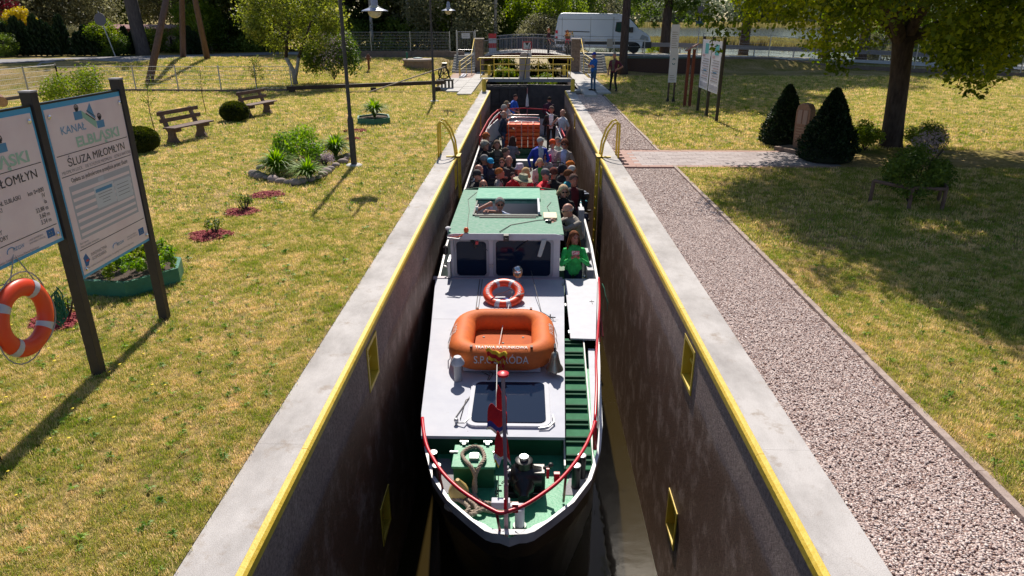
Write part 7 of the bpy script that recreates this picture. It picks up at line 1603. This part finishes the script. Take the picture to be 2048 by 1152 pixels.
for k in range(20):
    f_ = k/19; L_ = [bedp[i] for i in (13, 0, 1, 2, 3, 4, 5, 6, 7, 8, 9, 10)]; q = f_*(len(L_)-1); i = min(int(q), len(L_)-2); p = L_[i].lerp(L_[i+1], q-i)
    bm = bmesh.new(); bmesh.ops.create_icosphere(bm, subdivisions=2, radius=1); s = random.uniform(.07, .15)
    for v in bm.verts: v.co = Vector((v.co.x*s*random.uniform(1.05, 1.25), v.co.y*s*.85, v.co.z*s*.62))*random.uniform(.96, 1.04)
    me = D.meshes.new('stone'); bm.to_mesh(me); bm.free(); me.materials.append(stm); me.polygons.foreach_set('use_smooth', [True]*len(me.polygons))
    o = mobj('edging_stone', me, None, (p.x, p.y, .05), (0, 0, random.uniform(0, 3))); tag(o, ORD[k]+' field stone edging the lily bed, counted from its left corner', 'stone', 'stones edging the flower bed')
# green planters
pl = mat('planter_green', (.015, .13, .085), .5, c2=(.03, .18, .12), scale=6, bump=.3)
def planter(pts, h, label, fill):
    c = sum((Vector((p[0], p[1], 0)) for p in pts), Vector())/len(pts); t = thing('planter', c, label, 'planter', 'green wooden planters'); n = len(pts)
    P_ = [Vector((p[0], p[1], 0))-c for p in pts]
    for i in range(n):
        a, b_ = P_[i], P_[(i+1) % n]; ia, ib = a*.90, b_*.90; up = Vector((0, 0, h))
        M().add([a, b_, ib, ia, a+up, b_+up, ib+up, ia+up], [(0, 1, 5, 4), (4, 5, 6, 7), (7, 6, 2, 3)]).build('side_board', pl, t)
    M().add([p*.9+Vector((0, 0, h*.75)) for p in P_], [tuple(range(n))]).build('soil', earth, t); return t, c
t, c = planter([(-5.80, 7.95), (-5.12, 7.86), (-4.70, 8.42), (-4.86, 8.85), (-5.4, 9.05), (-6.0, 8.55)], .22, 'green hexagonal planter of leafy plants behind the right board', 0)
for k in range(16):
    a = k*2.4; r = .1+.40*math.sqrt(k/16); leafy_shrub(c.x+r*math.cos(a)*1.15, c.y+r*math.sin(a), .16, .26, ORD[k]+' small leafy plant in the near green planter, counted outwards from its middle', 'lily' if k % 3 else 'bright', 420, .035, z=.2, cat='plant', k=6, stem=False, group='plants in the near planter', name='bedding_plant')
t, c = planter([(-5.75, 23.2), (-5.12, 22.95), (-4.68, 23.4), (-4.9, 24.3), (-5.3, 24.6), (-5.9, 23.9)], .2, 'small green planter with strap-leaved plants on the far lawn', 0)
lily(c.x, c.y, .70, .85, 'strap-leaved clump in the small green planter', 380, z=.15, w_=.05, m='lily')
# red mulch circles
mul = mat('red_bark_mulch', (.22, .02, .03), .9, c2=(.34, .05, .06), scale=30, coord='geo')
chip = [M().box(-.02, .02, -.009, .009, -.003, .003).mesh('chip', mul)]
cc = inst_coll('mulch_chip', chip)
for k, (px, py, r, lab) in enumerate([(420, 473, .34, 'nearest red mulch circle with a small rose'), (481, 426, .31, 'second red mulch circle with a rose sprig'), (535, 391, .31, 'red mulch circle just before the stone-edged bed'), (712, 262, .35, 'red mulch circle beyond the lamp post'), (706, 279, .25, 'small red mulch patch close behind the lamp post'), (118, 645, .30, 'red mulch patch behind the dark post and lifebuoy')]):
    p = G(px, py); n = 26; pts = [(r*(1+.12*math.sin(3*a+k)+.08*math.sin(7*a))*math.cos(a), r*.95*(1+.1*math.cos(4*a+k))*math.sin(a), .02) for a in np.linspace(0, 2*math.pi, n+1)[:-1]]
    me = npmesh('bed', [(0, 0, .045)]+pts, [(0, i+1, (i+1) % n+1) for i in range(n)], mul); o = mobj('mulch_bed', me, None, (p.x, p.y, 0)); tag(o, lab, 'mulch bed', 'red mulch beds')
    s = scatter('mulch_chips', me, cc, 1500, .7, 1.8, k+20, tilt=.5, label='loose red bark chips of a mulch circle'); s.location = (p.x, p.y, .005)
    if k in (0, 1, 5): leafy_shrub(p.x+.05, p.y+.1, .2, .3, ('low dark rose in the nearest mulch circle', 'rose sprig in the second mulch circle', '', '', '', 'low sprig behind the lifebuoy')[k], 'mid', 260, .04, k=6, cat='plant')
# saplings
def sapling(x, y, h, label, m='bright', n=160):
    t = thing('sapling', (x, y, 0), label, 'young tree', 'thin saplings on the left lawn'); q = M(); q.tube([(0, 0, 0), (-.05, 0, h*.45), (.03, 0, h)], [.016, .012, .004], 5); C1 = []
    for i in range(9):
        z = h*(.35+.07*i); a = i*2.4; e = (.28*math.cos(a)*(1-i*.06), .28*math.sin(a)*(1-i*.06), z+.25); q.tube([(0, 0, z), e], [.007, .003], 4); C1.append(e)
    q.build('trunk', barkm, t); mobj('crown', crown_mesh('crown', C1, [.16]*9, n, .05, lf[m], shell=.1), t)
for x, y, h, lab in ((-11.85, 21.6, 1.45, 'thin sapling left of the nearer bench'), (-12.2, 26.1, 1.6, 'thin sapling behind the nearer bench'), (-12.6, 32.6, 1.5, 'small leafy sapling behind the farther bench')): sapling(x, y, h, lab, n=160 if y < 30 else 700)
leafy_shrub(-17.3, 26.6, 1.25, 1.45, 'loose yellow-green shrub behind the boards', 'bright', 5200, .075, k=22)
# apple tree and lilac
t = thing('apple_tree', (-12.55, 37.6, .25), 'old apple tree with whitewashed forked trunk and broad reddish-green crown', 'tree')
whm = mat('limewash', (.42, .40, .42), .9, c2=(.3, .28, .28), scale=8)
M().tube([(.1, 0, -.2), (.05, 0, .5), (-.25, 0, 1.15)], [.14, .12, .1], 9).tube([(.1, 0, .1), (.3, 0, .7), (.42, 0, 1.15)], [.11, .09, .085], 9).build('whitewashed_trunk', whm, t, smooth=True)
M().tube([(-.25, 0, 1.15), (-.1, 0, 2.1), (.3, 0, 3.4)], [.1, .09, .05], 8).tube([(.42, 0, 1.15), (.9, .1, 2.2), (1.4, 0, 3.2)], [.085, .06, .04], 8).tube([(-.1, 0, 2.1), (-1.0, 0, 2.9), (-1.8, 0, 3.6)], [.07, .05, .03], 7).build('trunk', barkm, t, smooth=True)
C1, R1 = blobs((.3, 0, 3.35), (2.6, 2.3, 2.1), 75, .62, 4, -.9); mobj('crown', crown_mesh('crown', C1, R1, 15000, .13, lf['apple'], shell=.2, up=.4), t)
leafy_shrub(-10.6, 38.6, 1.7, 2.3, 'lilac bush with pale blossoms behind the apple tree', 'mid', 7000, .12, z=.2, k=30)
leafy_shrub(-10.55, 38.1, 1.4, 2.0, 'pale pink blossoms of the lilac beside the apple tree', 'lilac', 900, .11, z=.5, k=22, stem=False)
# ---- background trees: a few shared crowns, each tree a thing
CR = {}
for nm, m_, rad, k, br, n, sz in (('dark', 'dark', (3.4, 3.4, 5.2), 70, 1.15, 11000, .30), ('mid', 'mid', (3.2, 3.2, 3.6), 60, 1.0, 9000, .28), ('olive', 'olive', (4.2, 4.2, 4.4), 70, 1.2, 12000, .24), ('bright', 'bright', (1.9, 1.9, 2.3), 40, .7, 5000, .20), ('shrub', 'mid', (1.6, 1.6, 1.4), 30, .6, 4200, .17), ('redl', 'redl', (2.0, 2.0, 2.6), 40, .7, 4500, .22), ('yellow', 'yellow', (1.0, 1.0, 1.2), 26, .42, 3200, .15), ('pale', 'olive', (1.7, 1.7, 1.5), 30, .6, 4200, .15)):
    C1, R1 = blobs((0, 0, 0), rad, k, br, len(CR)+30, -.95); CR[nm] = (crown_mesh('crown', C1, R1, n, sz, lf[m_], shell=.25, up=.35), rad)
tk = M().tube([(0, 0, 0), (.05, 0, .5), (0, 0, 1)], [1, .85, .7], 8).mesh('trunk', barkm, smooth=True); tkb = M().tube([(0, 0, 0), (.05, 0, .5), (0, 0, 1)], [1, .85, .7], 8).mesh('trunk', birchm, smooth=True)
_bt = {}
def btree(kind, x, y, s=1, zc=None, label='', sx=1, tr=.2, birch=False, z=None, grp='trees behind the lock'):
    if grp in ('trees of the dark wood', 'bushes at the wood edge'): _bt[grp] = _bt.get(grp, -1)+1; label = ORD[_bt[grp]]+' '+label
    z = float(hgt(x, y)) if z is None else z; rad = CR[kind][1]; zc = zc if zc is not None else rad[2]*s*.95
    t = thing('background_tree', (x, y, z), label, 'tree' if rad[2]*s > 2.3 else 'bush', grp)
    c = mobj('crown', CR[kind][0], t, (0, 0, zc), (0, 0, rng.random()*6.28), (s*sx, s*sx, s)); mobj('trunk', tkb if birch else tk, t, (0, 0, -.3), None, (tr, tr, zc+.3+rad[2]*s*.4)); return t
pos = lambda px, Y: YP(px, 100, Y).x
# dark wood behind the left fence and the bridge
i = 0
for px, Y, s, kd in [(440, 60, 1.1, 'dark'), (480, 64, 1.2, 'dark'), (515, 59, 1.0, 'dark'), (560, 66, 1.2, 'dark'), (610, 60, 1.1, 'dark'), (655, 66, 1.2, 'dark'), (700, 61, 1.1, 'dark'), (745, 68, 1.2, 'dark'), (790, 62, 1.05, 'dark'), (835, 66, 1.2, 'dark'), (880, 61, 1.0, 'olive'), (925, 68, 1.1, 'dark'), (965, 73, 1.0, 'mid'), (1005, 78, 1.2, 'dark'), (1040, 75, 1.1, 'dark'), (1078, 80, 1.1, 'mid'), (1105, 76, .9, 'mid'), (1135, 92, 1.2, 'mid'), (1175, 98, 1.1, 'olive'), (1220, 110, 1.1, 'mid')]:
    btree(kd, pos(px, Y), Y, s, label='tree of the dark wood, counted from the utility pole', grp='trees of the dark wood', z=.9)
for px, Y, s, kd, zc in [(460, 57, .9, 'shrub', 1.0), (530, 57, 1.0, 'shrub', 1.1), (640, 56.5, .9, 'shrub', 1.0), (720, 57, .9, 'shrub', .9), (800, 57.5, 1.0, 'shrub', 1.0), (870, 58, .9, 'bright', 2.0), (905, 57.5, .8, 'olive', 2.6), (950, 61, .8, 'bright', 1.6), (985, 66, 1.0, 'shrub', 1.6), (1040, 66, 1.0, 'bright', 1.8), (1075, 58.5, 1.0, 'pale', 1.5), (1100, 59, 1.1, 'pale', 1.6), (1112, 60, .9, 'bright', 2.6)]:
    btree(kd, pos(px, Y), Y, s, zc, label='bush along the wood edge, counted from the utility pole', grp='bushes at the wood edge', tr=.06, z=.85)
for px, Y, ol_ in ((745, 57, 'white birch trunk under the nearer lamp bowl'), (818, 57.5, 'slim white birch trunk between the two lamps'), (990, 58, 'birch trunk behind the left end of the bridge'), (640, 57, 'birch trunk just behind the apple tree')): 
    t = thing('birch_tree', (pos(px, Y), Y, .85), ol_, 'tree', 'birches at the wood edge'); mobj('trunk', tkb, t, (0, 0, -.2), (.03, .02, 0), (.14, .14, 8)); mobj('crown', CR['mid'][0], t, (0, 0, 8.2), None, (.6, .6, .6))
# garden on the far left
for px, Y, s, kd, zc, lab in [(20, 69, 1.2, 'olive', 4.4, 'grey-green willow above the hedge, far left'), (90, 71, 1.3, 'olive', 5.0, 'grey-green willow above the yellow bush'), (160, 70, 1.0, 'olive', 4.0, 'grey-green willow left of the red roof'), (-60, 62, 1.3, 'olive', 5, 'grey-green willow beyond the left edge'), (215, 80, 1.0, 'mid', 5.4, 'green tree rising behind the red-roofed house'), (262, 82, 1.0, 'bright', 5.2, 'yellow-green tree behind the big trunk'), (330, 82, .9, 'pale', 4.0, 'pale bush behind the utility pole'), (350, 90, 1.2, 'olive', 6, 'pale willow behind the utility pole'), (410, 84, 1.2, 'olive', 6, 'pale willow right of the utility pole'), (275, 92, 1.4, 'mid', 7, 'green tree far behind the house'), (180, 95, 1.5, 'mid', 8, 'green tree far behind the willow'), (455, 70, 1.3, 'dark', 6, 'dark spruce-like tree right of the utility pole'), (8, 54, .8, 'redl', 2.6, 'dark red-leaved tree at the left edge'), (55, 53, .9, 'yellow', 2.1, 'golden yellow shrub above the hedge'), (25, 52, .5, 'shrub', 1.6, 'reddish shrub beside the golden one'), (395, 54.5, .75, 'bright', 1.7, 'bright green bush behind the utility pole legs'), (420, 56, .6, 'bright', 2.2, 'bright green young tree right of the pole'), (215, 51.4, .62, 'bright', .75, 'low bright green shrub at the roadside'), (236, 51, .5, 'shrub', .6, 'low leafy shrub near the traffic sign'), (142, 52.5, .55, 'pale', 1.3, 'pale green shrub between hedge cones'), (10, 49.5, .5, 'shrub', .7, 'brownish shrub in front of the hedge'), (300, 56.5, .7, 'shrub', .7, 'dark bush behind the big trunk'), (345, 56.5, .7, 'shrub', .7, 'dark bush between trunk and pole')]:
    btree(kd, pos(px, Y), Y, s, zc, label=lab, grp='garden trees and bushes on the far left', tr=.12, z=.85)
n = 2600
for k in range(15):
    px = (2, 14, 28, 40, 52, 62, 76, 88, 98, 110, 126, 158, 172, 187, 200)[k]; hh = (1.9, 2.0, 1.7, 2.4, 2.1, 1.7, 2.5, 2.2, 2.0, 1.8, 2.5, 1.5, 1.9, 1.7, 1.8)[k]
    if k == 0: hedge0 = cone_shrub(pos(px, 51), 51, .55, 1, 'dark conical thuja of the garden hedge', 'hedge tree', n=n, size=.13, name='hedge_thuja', group='thujas of the garden hedge', z=.85, pw=1.9); o = hedge0
    else: o = copy_tree(hedge0)
    o['label'] = ORD[k]+' dark conical thuja of the garden hedge, counted from the left edge'
    o.location = (pos(px, 51), 51+.02*k, .82); o.scale = (1+.1*math.sin(k*3), 1, hh)
for k, px in enumerate((216, 228, 254, 270, 282, 382, 392)):
    o = copy_tree(hedge0); o.location = (pos(px, 52.5), 52.5, .82); o.scale = (.8, .8, 1.5+.15*(k % 3)); o['label'] = ORD[k]+' short conical thuja near the big roadside trunk, counted rightwards'; o['group'] = 'short thujas by the roadside trunk'
t = thing('roadside_tree', (pos(285, 52), 52, .8), 'thick grey bare trunk of a big roadside tree behind the road', 'tree')
M().tube([(0, 0, -.2), (0, 0, .3), (-.1, 0, 2), (-.2, 0, 4.5), (-.25, 0, 7)], [.62, .5, .46, .44, .4], 12).build('trunk', mat('grey_bark', (.07, .055, .06), .9, c2=(.12, .1, .1), scale=5, bump=1, stretch=(2, 2, .5)), t, smooth=True); mobj('crown', CR['mid'][0], t, (0, 0, 9.6), None, (1.2, 1.2, .8))
# red-roofed house
hs = thing('house', (pos(260, 60), 60, .85), 'low pale house with dark red roof edge behind the garden hedge', 'house')
xa, xb = pos(165, 60)-pos(260, 60), pos(440, 60)-pos(260, 60)
M().box(xa+.6, xb-.6, 0, 7, 0, 1.75).build('wall', mat('house_wall', (.42, .34, .30), .8, c2=(.36, .29, .26), scale=3), hs)
M().prism([(xa, -.7, 1.72), (xa, 3.5, 2.0), (xa, 7.7, 1.8), (xa, 7.7, 1.6), (xa, -.7, 1.5)], (xb-xa, 0, 0)).build('roof', mat('roof_red', (.18, .02, .02), .6, c2=(.13, .02, .02), scale=9), hs)
for k in range(4): w_ = M().box(xa+2.2+k*3, xa+3.3+k*3, -.04, 0, .5, 1.3).build('window', navy, hs); M().box(xa+2.15+k*3, xa+3.35+k*3, -.07, -.03, .42, .5).build('sill', white, w_)
# right background: trunks by the lake, reeds, far shore
t = thing('roadside_tree', (pos(1248, 45.5), 45.5, .3), 'tall dark bare trunk in front of the van bonnet', 'tree'); M().tube([(0, 0, -.3), (-.02, 0, .4), (0, 0, 3), (.02, 0, 8)], [.36, .27, .25, .22], 11).build('trunk', barkm, t, smooth=True); mobj('crown', CR['mid'][0], t, (0, 0, 13), None, (1.7, 1.7, 1.3))
t = thing('lakeside_tree', (pos(1329, 57), 57, .4), 'dark-trunked tree with drooping leaves on the lake shore', 'tree'); M().tube([(0, 0, -.3), (0, 0, .4), (0, 0, 2.5), (.1, 0, 7)], [.6, .42, .36, .3], 11).build('trunk', barkm, t, smooth=True)
C1, R1 = [], []
for px, py, r in ((1275, 15, .5), (1290, 30, .5), (1282, 45, .35), (1300, 12, .5), (1312, 25, .4), (1345, 10, .5), (1362, 22, .5), (1378, 40, .5), (1370, 12, .5), (1352, 48, .3), (1310, 50, .25), (1268, 2, .6), (1390, 8, .6), (1330, -20, 1.2), (1290, -30, 1.3), (1370, -30, 1.3), (1330, -80, 1.8), (1280, -90, 1.6), (1390, -90, 1.6)):
    p = YP(px, py, 57+random.uniform(-.8, .8)); C1.append((p.x-t.location.x, p.y-57, p.z-.4)); R1.append(r)
mobj('crown', crown_mesh('crown', C1, R1, 9000, .20, lf['mid'], shell=.1), t)
for dx, dy, zc, sc in ((0, 0, 13, 1.9), (5, -3, 12, 1.5), (-2, -6, 14, 1.4)): mobj('crown', CR['mid'][0], t, (dx, dy, zc), None, (sc, sc, sc*.8))
for px, Y, lab in ((1487, 60, 'thick dark stump-like trunk behind the double board'), (1650, 59, 'thick dark trunk at the lake shore left of the maple'), (1725, 60, 'dark trunk at the lake shore behind the mesh fence')):
    t = thing('lakeside_tree', (pos(px, Y), Y, -.3), lab, 'tree'); M().tube([(0, 0, -.3), (0, 0, 1), (0, 0, 7)], [.55, .42, .34], 10).build('trunk', barkm, t, smooth=True); mobj('crown', CR['mid'][0], t, (0, 0, 11), None, (1.6, 1.6, 1.2))
for px, Y, s, kd, zc, lab in [(1765, 60, .9, 'pale', 1.1, 'pale green bush behind the mesh fence left of the maple trunk'), (1740, 62, .9, 'shrub', 1.2, 'green bush on the lake shore'), (1850, 60, 1.1, 'shrub', 1.3, 'green bush behind the fence right of the maple trunk'), (1905, 58, .9, 'pale', 1.1, 'pale bush behind the fence under the hanging branch'), (2010, 56, 1.1, 'shrub', 1.3, 'green bush behind the fence at the right edge'), (2060, 54, 1.3, 'bright', 1.6, 'bright bush at the right edge'), (1310, 61, .4, 'bright', .3, 'low bush below the guard rail beside the van')]:
    btree(kd, pos(px, Y), Y, s, zc, label=lab, grp='bushes on the lake shore', tr=.05, z=.1)
def mass(name, label, xs, ys, z0, h, n, size, m, seed, flat=.5):
    g = np.random.default_rng(seed); k = len(xs); V, F, r = leaf_cards(np.stack([xs, ys, np.full(k, z0+h*.5)], 1), np.full(k, h*.5), n, size, shell=.2); o = mobj(name, npmesh(name, V, F, lf[m], rnd=r)); tag(o, label, kind='stuff'); return o
xs = rng.uniform(20, 420, 160); ys = 395+rng.uniform(0, 60, 160)
V = None
g_ = rng.uniform(13, 21, 160); C1 = np.stack([xs, ys, g_*.5], 1); Vv, Fv, rv_ = leaf_cards(C1, g_*.55, 60000, 1.9, shell=.3); o = mobj('far_wood', npmesh('far_wood', Vv, Fv, lf['far'], rnd=rv_)); tag(o, 'pale greyish-green wood on the far shore of the lake', kind='stuff')  # paler, greyer green leaf colour for the far willows
def reeds(x0, x1, y0, y1, n, h, label, fx=None):
    x = rng.uniform(x0, x1, n); y = rng.uniform(y0, y1, n); hh = h*(.6+.5*rng.random(n)); a = rng.random(n)*3.14; w_ = .12; dx = np.cos(a)*w_; dy = np.sin(a)*w_
    V = np.stack([np.stack([x-dx, y-dy, np.full(n, -.5)], 1), np.stack([x+dx, y+dy, np.full(n, -.5)], 1), np.stack([x+dx*.3+.1, y+dy*.3, hh-.45], 1), np.stack([x-dx*.3+.1, y-dy*.3, hh-.4], 1)], 1).reshape(-1, 3)
    o = mobj('reeds', npmesh('reeds', V, np.arange(4*n).reshape(n, 4), lf['reed'], rnd=rng.random(n))); tag(o, label, kind='stuff')
reeds(12, 42, 104, 128, 16000, .9, 'yellowish reed bed in the lake behind the van'); reeds(30, 330, 330, 385, 14000, 2.2, 'pale reed belt along the far shore'); reeds(34, 50, 96, 112, 5000, .8, 'reed patch in the lake behind the boards'); reeds(9, 13, 61, 68, 1500, .7, 'reeds on the near bank beside the van')
# plants in the upper canal
leafy_shrub(-1.5, 45.3, .8, 1.15, 'bright green waterside plant under the bridge, left', 'bright', 2600, .12, z=-.7, k=16, stem=False)
leafy_shrub(1.1, 44.8, 1.1, .75, 'low grassy plants on the right bank below the bridge', 'bright', 2600, .10, z=-.85, k=16, stem=False)
leafy_shrub(1.0, 53, 1.6, 1.0, 'low green growth in the canal under the bridge, right', 'bright', 2600, .14, z=-1.0, k=16, stem=False)
leafy_shrub(-2.2, 56, 1.6, 1.6, 'green bush at the waterside behind the bridge', 'mid', 3000, .16, z=-.9, k=16, stem=False)
# ---- grass
gm = leafmat('grass_blades', (.19, .265, .035), (.79, .61, .36), .38, (.47, .415, .125), scale=1.9, mode='inst', rough=.6, k=(.85, 1.35))
def tuft(nb, h, w_, spread, seed):
    g = np.random.default_rng(seed); V = []; Fc = []
    for i in range(nb):
        a = g.random()*6.283; r = spread*g.random()**.5; bx, by = r*math.cos(a), r*math.sin(a); hh = h*(.5+.6*g.random()); t_ = g.random()*6.283; lx, ly = math.cos(t_), math.sin(t_); le = hh*(.25+.6*g.random()); o = len(V); px, py = -ly*w_/2, lx*w_/2
        V += [(bx-px, by-py, -.004), (bx+px, by+py, -.004), (bx+lx*le*.35+px*.8, by+ly*le*.35+py*.8, hh*.65), (bx+lx*le*.35-px*.8, by+ly*le*.35-py*.8, hh*.65), (bx+lx*le, by+ly*le, hh*.95)]
        Fc += [(o, o+1, o+2, o+3), (o+3, o+2, o+4, o+4)]
    me = D.meshes.new('tuft'); me.from_pydata(V, [], [f if f[2] != f[3] else f[:3] for f in Fc]); me.materials.append(gm); return me
tc = inst_coll('tuft', [tuft(12, .040, .0042, .045, k) for k in range(4)]); tf = inst_coll('tuft_far', [tuft(9, .06, .010, .09, k+9) for k in range(3)])
def lawn_patch(x0, x1, y0, y1):
    st_ = .35 if y1 < 17 else .8; xs = np.linspace(x0, x1, max(2, int((x1-x0)/st_))); ys = np.linspace(y0, y1, max(2, int((y1-y0)/st_))); X, Yv = np.meshgrid(xs, ys); Z = hgt(X, Yv)+.002; nx = len(xs)
    me = npmesh('lawn', np.stack([X.ravel(), Yv.ravel(), Z.ravel()], 1), [(j*nx+i, j*nx+i+1, (j+1)*nx+i+1, (j+1)*nx+i) for j in range(len(ys)-1) for i in range(nx-1)], gm)
    fr = lambda x, y: math.sin(x*1.9+1.3*math.sin(y*1.1))*math.cos(y*1.6+1.7*math.sin(x*.8))*.5+math.sin(x*4.7+y*3.1+2*math.sin(y*2.3))*.28+math.sin(x*9.1-y*7.7)*.15
    at_ = me.attributes.new('dens', 'FLOAT', 'POINT'); at_.data.foreach_set('value', np.array([min(1.25, max(.25, .85+.75*fr(x, y))) for x, y in zip(X.ravel(), Yv.ravel())], dtype=np.float32)); return me
for k, (x0, x1, y0, y1, dn, co, sm, lab) in enumerate([(-7.5, -2.315, 2.4, 7, 1500, tc, .8, 'short dry grass of the left lawn, nearest part'), (-10, -2.315, 7, 12, 750, tc, 1.0, 'short dry grass around the near green planter'), (-15, -2.315, 12, 20, 260, tf, .75, 'grass around the stone-edged bed'), (-22, -2.315, 20, 34, 90, tf, 1.1, 'grass around the benches'), (3.585, 10.5, 3.0, 10, 900, tc, 1.0, 'grass of the right lawn beside the gravel'), (3.585, 15, 10, 16.2, 330, tf, .8, 'shaded grass below the maple'), (3.585, 22, 18.7, 33, 110, tf, 1.1, 'grass around the thujas and boards'), (4.4, 32, 33, 44, 50, tf, 1.5, 'farther grass of the right lawn'), (-24, -4.7, 34.6, 48, 60, tf, 1.5, 'grass of the left bank')]):
    scatter('grass', lawn_patch(x0, x1, y0, y1), co, dn, sm*.6, sm*1.4, k+50, tilt=.15, label=lab, mask=True)
# weeds and dandelions in the lawn
wm = leafmat('weed_leaves', (.11, .21, .025), (.26, .38, .05), .35, scale=2, mode='inst')
def weed(seed):
    g = np.random.default_rng(seed); V = []; Fc = []
    for i in range(11):
        a = g.random()*6.283; L_ = .022+.025*g.random(); dx, dy = math.cos(a), math.sin(a); w = .006; o = len(V); z = .018+.014*g.random()
        V += [(0, 0, 0), (dx*L_*.5-dy*w, dy*L_*.5+dx*w, z), (dx*L_, dy*L_, z*.8), (dx*L_*.5+dy*w, dy*L_*.5-dx*w, z)]; Fc.append((o, o+1, o+2, o+3))
    me = D.meshes.new('weed'); me.from_pydata(V, [], Fc); me.materials.append(wm); return me
wc = inst_coll('weed', [weed(k) for k in range(3)])
dm = M().lathe([(.012, .0), (.016, .006), (.004, .01)], n=7, c=(0, 0, .05)).mesh('dandelion', mat('dandelion', (.75, .58, .02), .7)); dc = inst_coll('dandelion', [dm])
for k, (x0, x1, y0, y1, dn, sc) in enumerate([(-7.5, -2.4, 2.4, 9, 17, .9), (-14, -2.4, 9, 26, 4, 1.3), (3.7, 12, 3, 12, 9, 1), (3.7, 20, 18.8, 34, 3, 1.5)]):
    scatter('lawn_weeds', lawn_patch(x0, x1, y0, y1), wc, dn, sc*.7, sc*1.7, k+80, tilt=.1, label='flat green weeds in the lawn')
for k, (x0, x1, y0, y1, dn, sc) in enumerate([(-6, -3.2, 3.2, 7, 4, .8), (7, 16, 19.5, 28, 4, 1.6), (4.5, 8.5, 20, 27, 3, 2)]):
    scatter('dandelions', lawn_patch(x0, x1, y0, y1), dc, dn, sc*.8, sc*1.3, k+90, tilt=.2, label='small yellow dandelions in the grass')
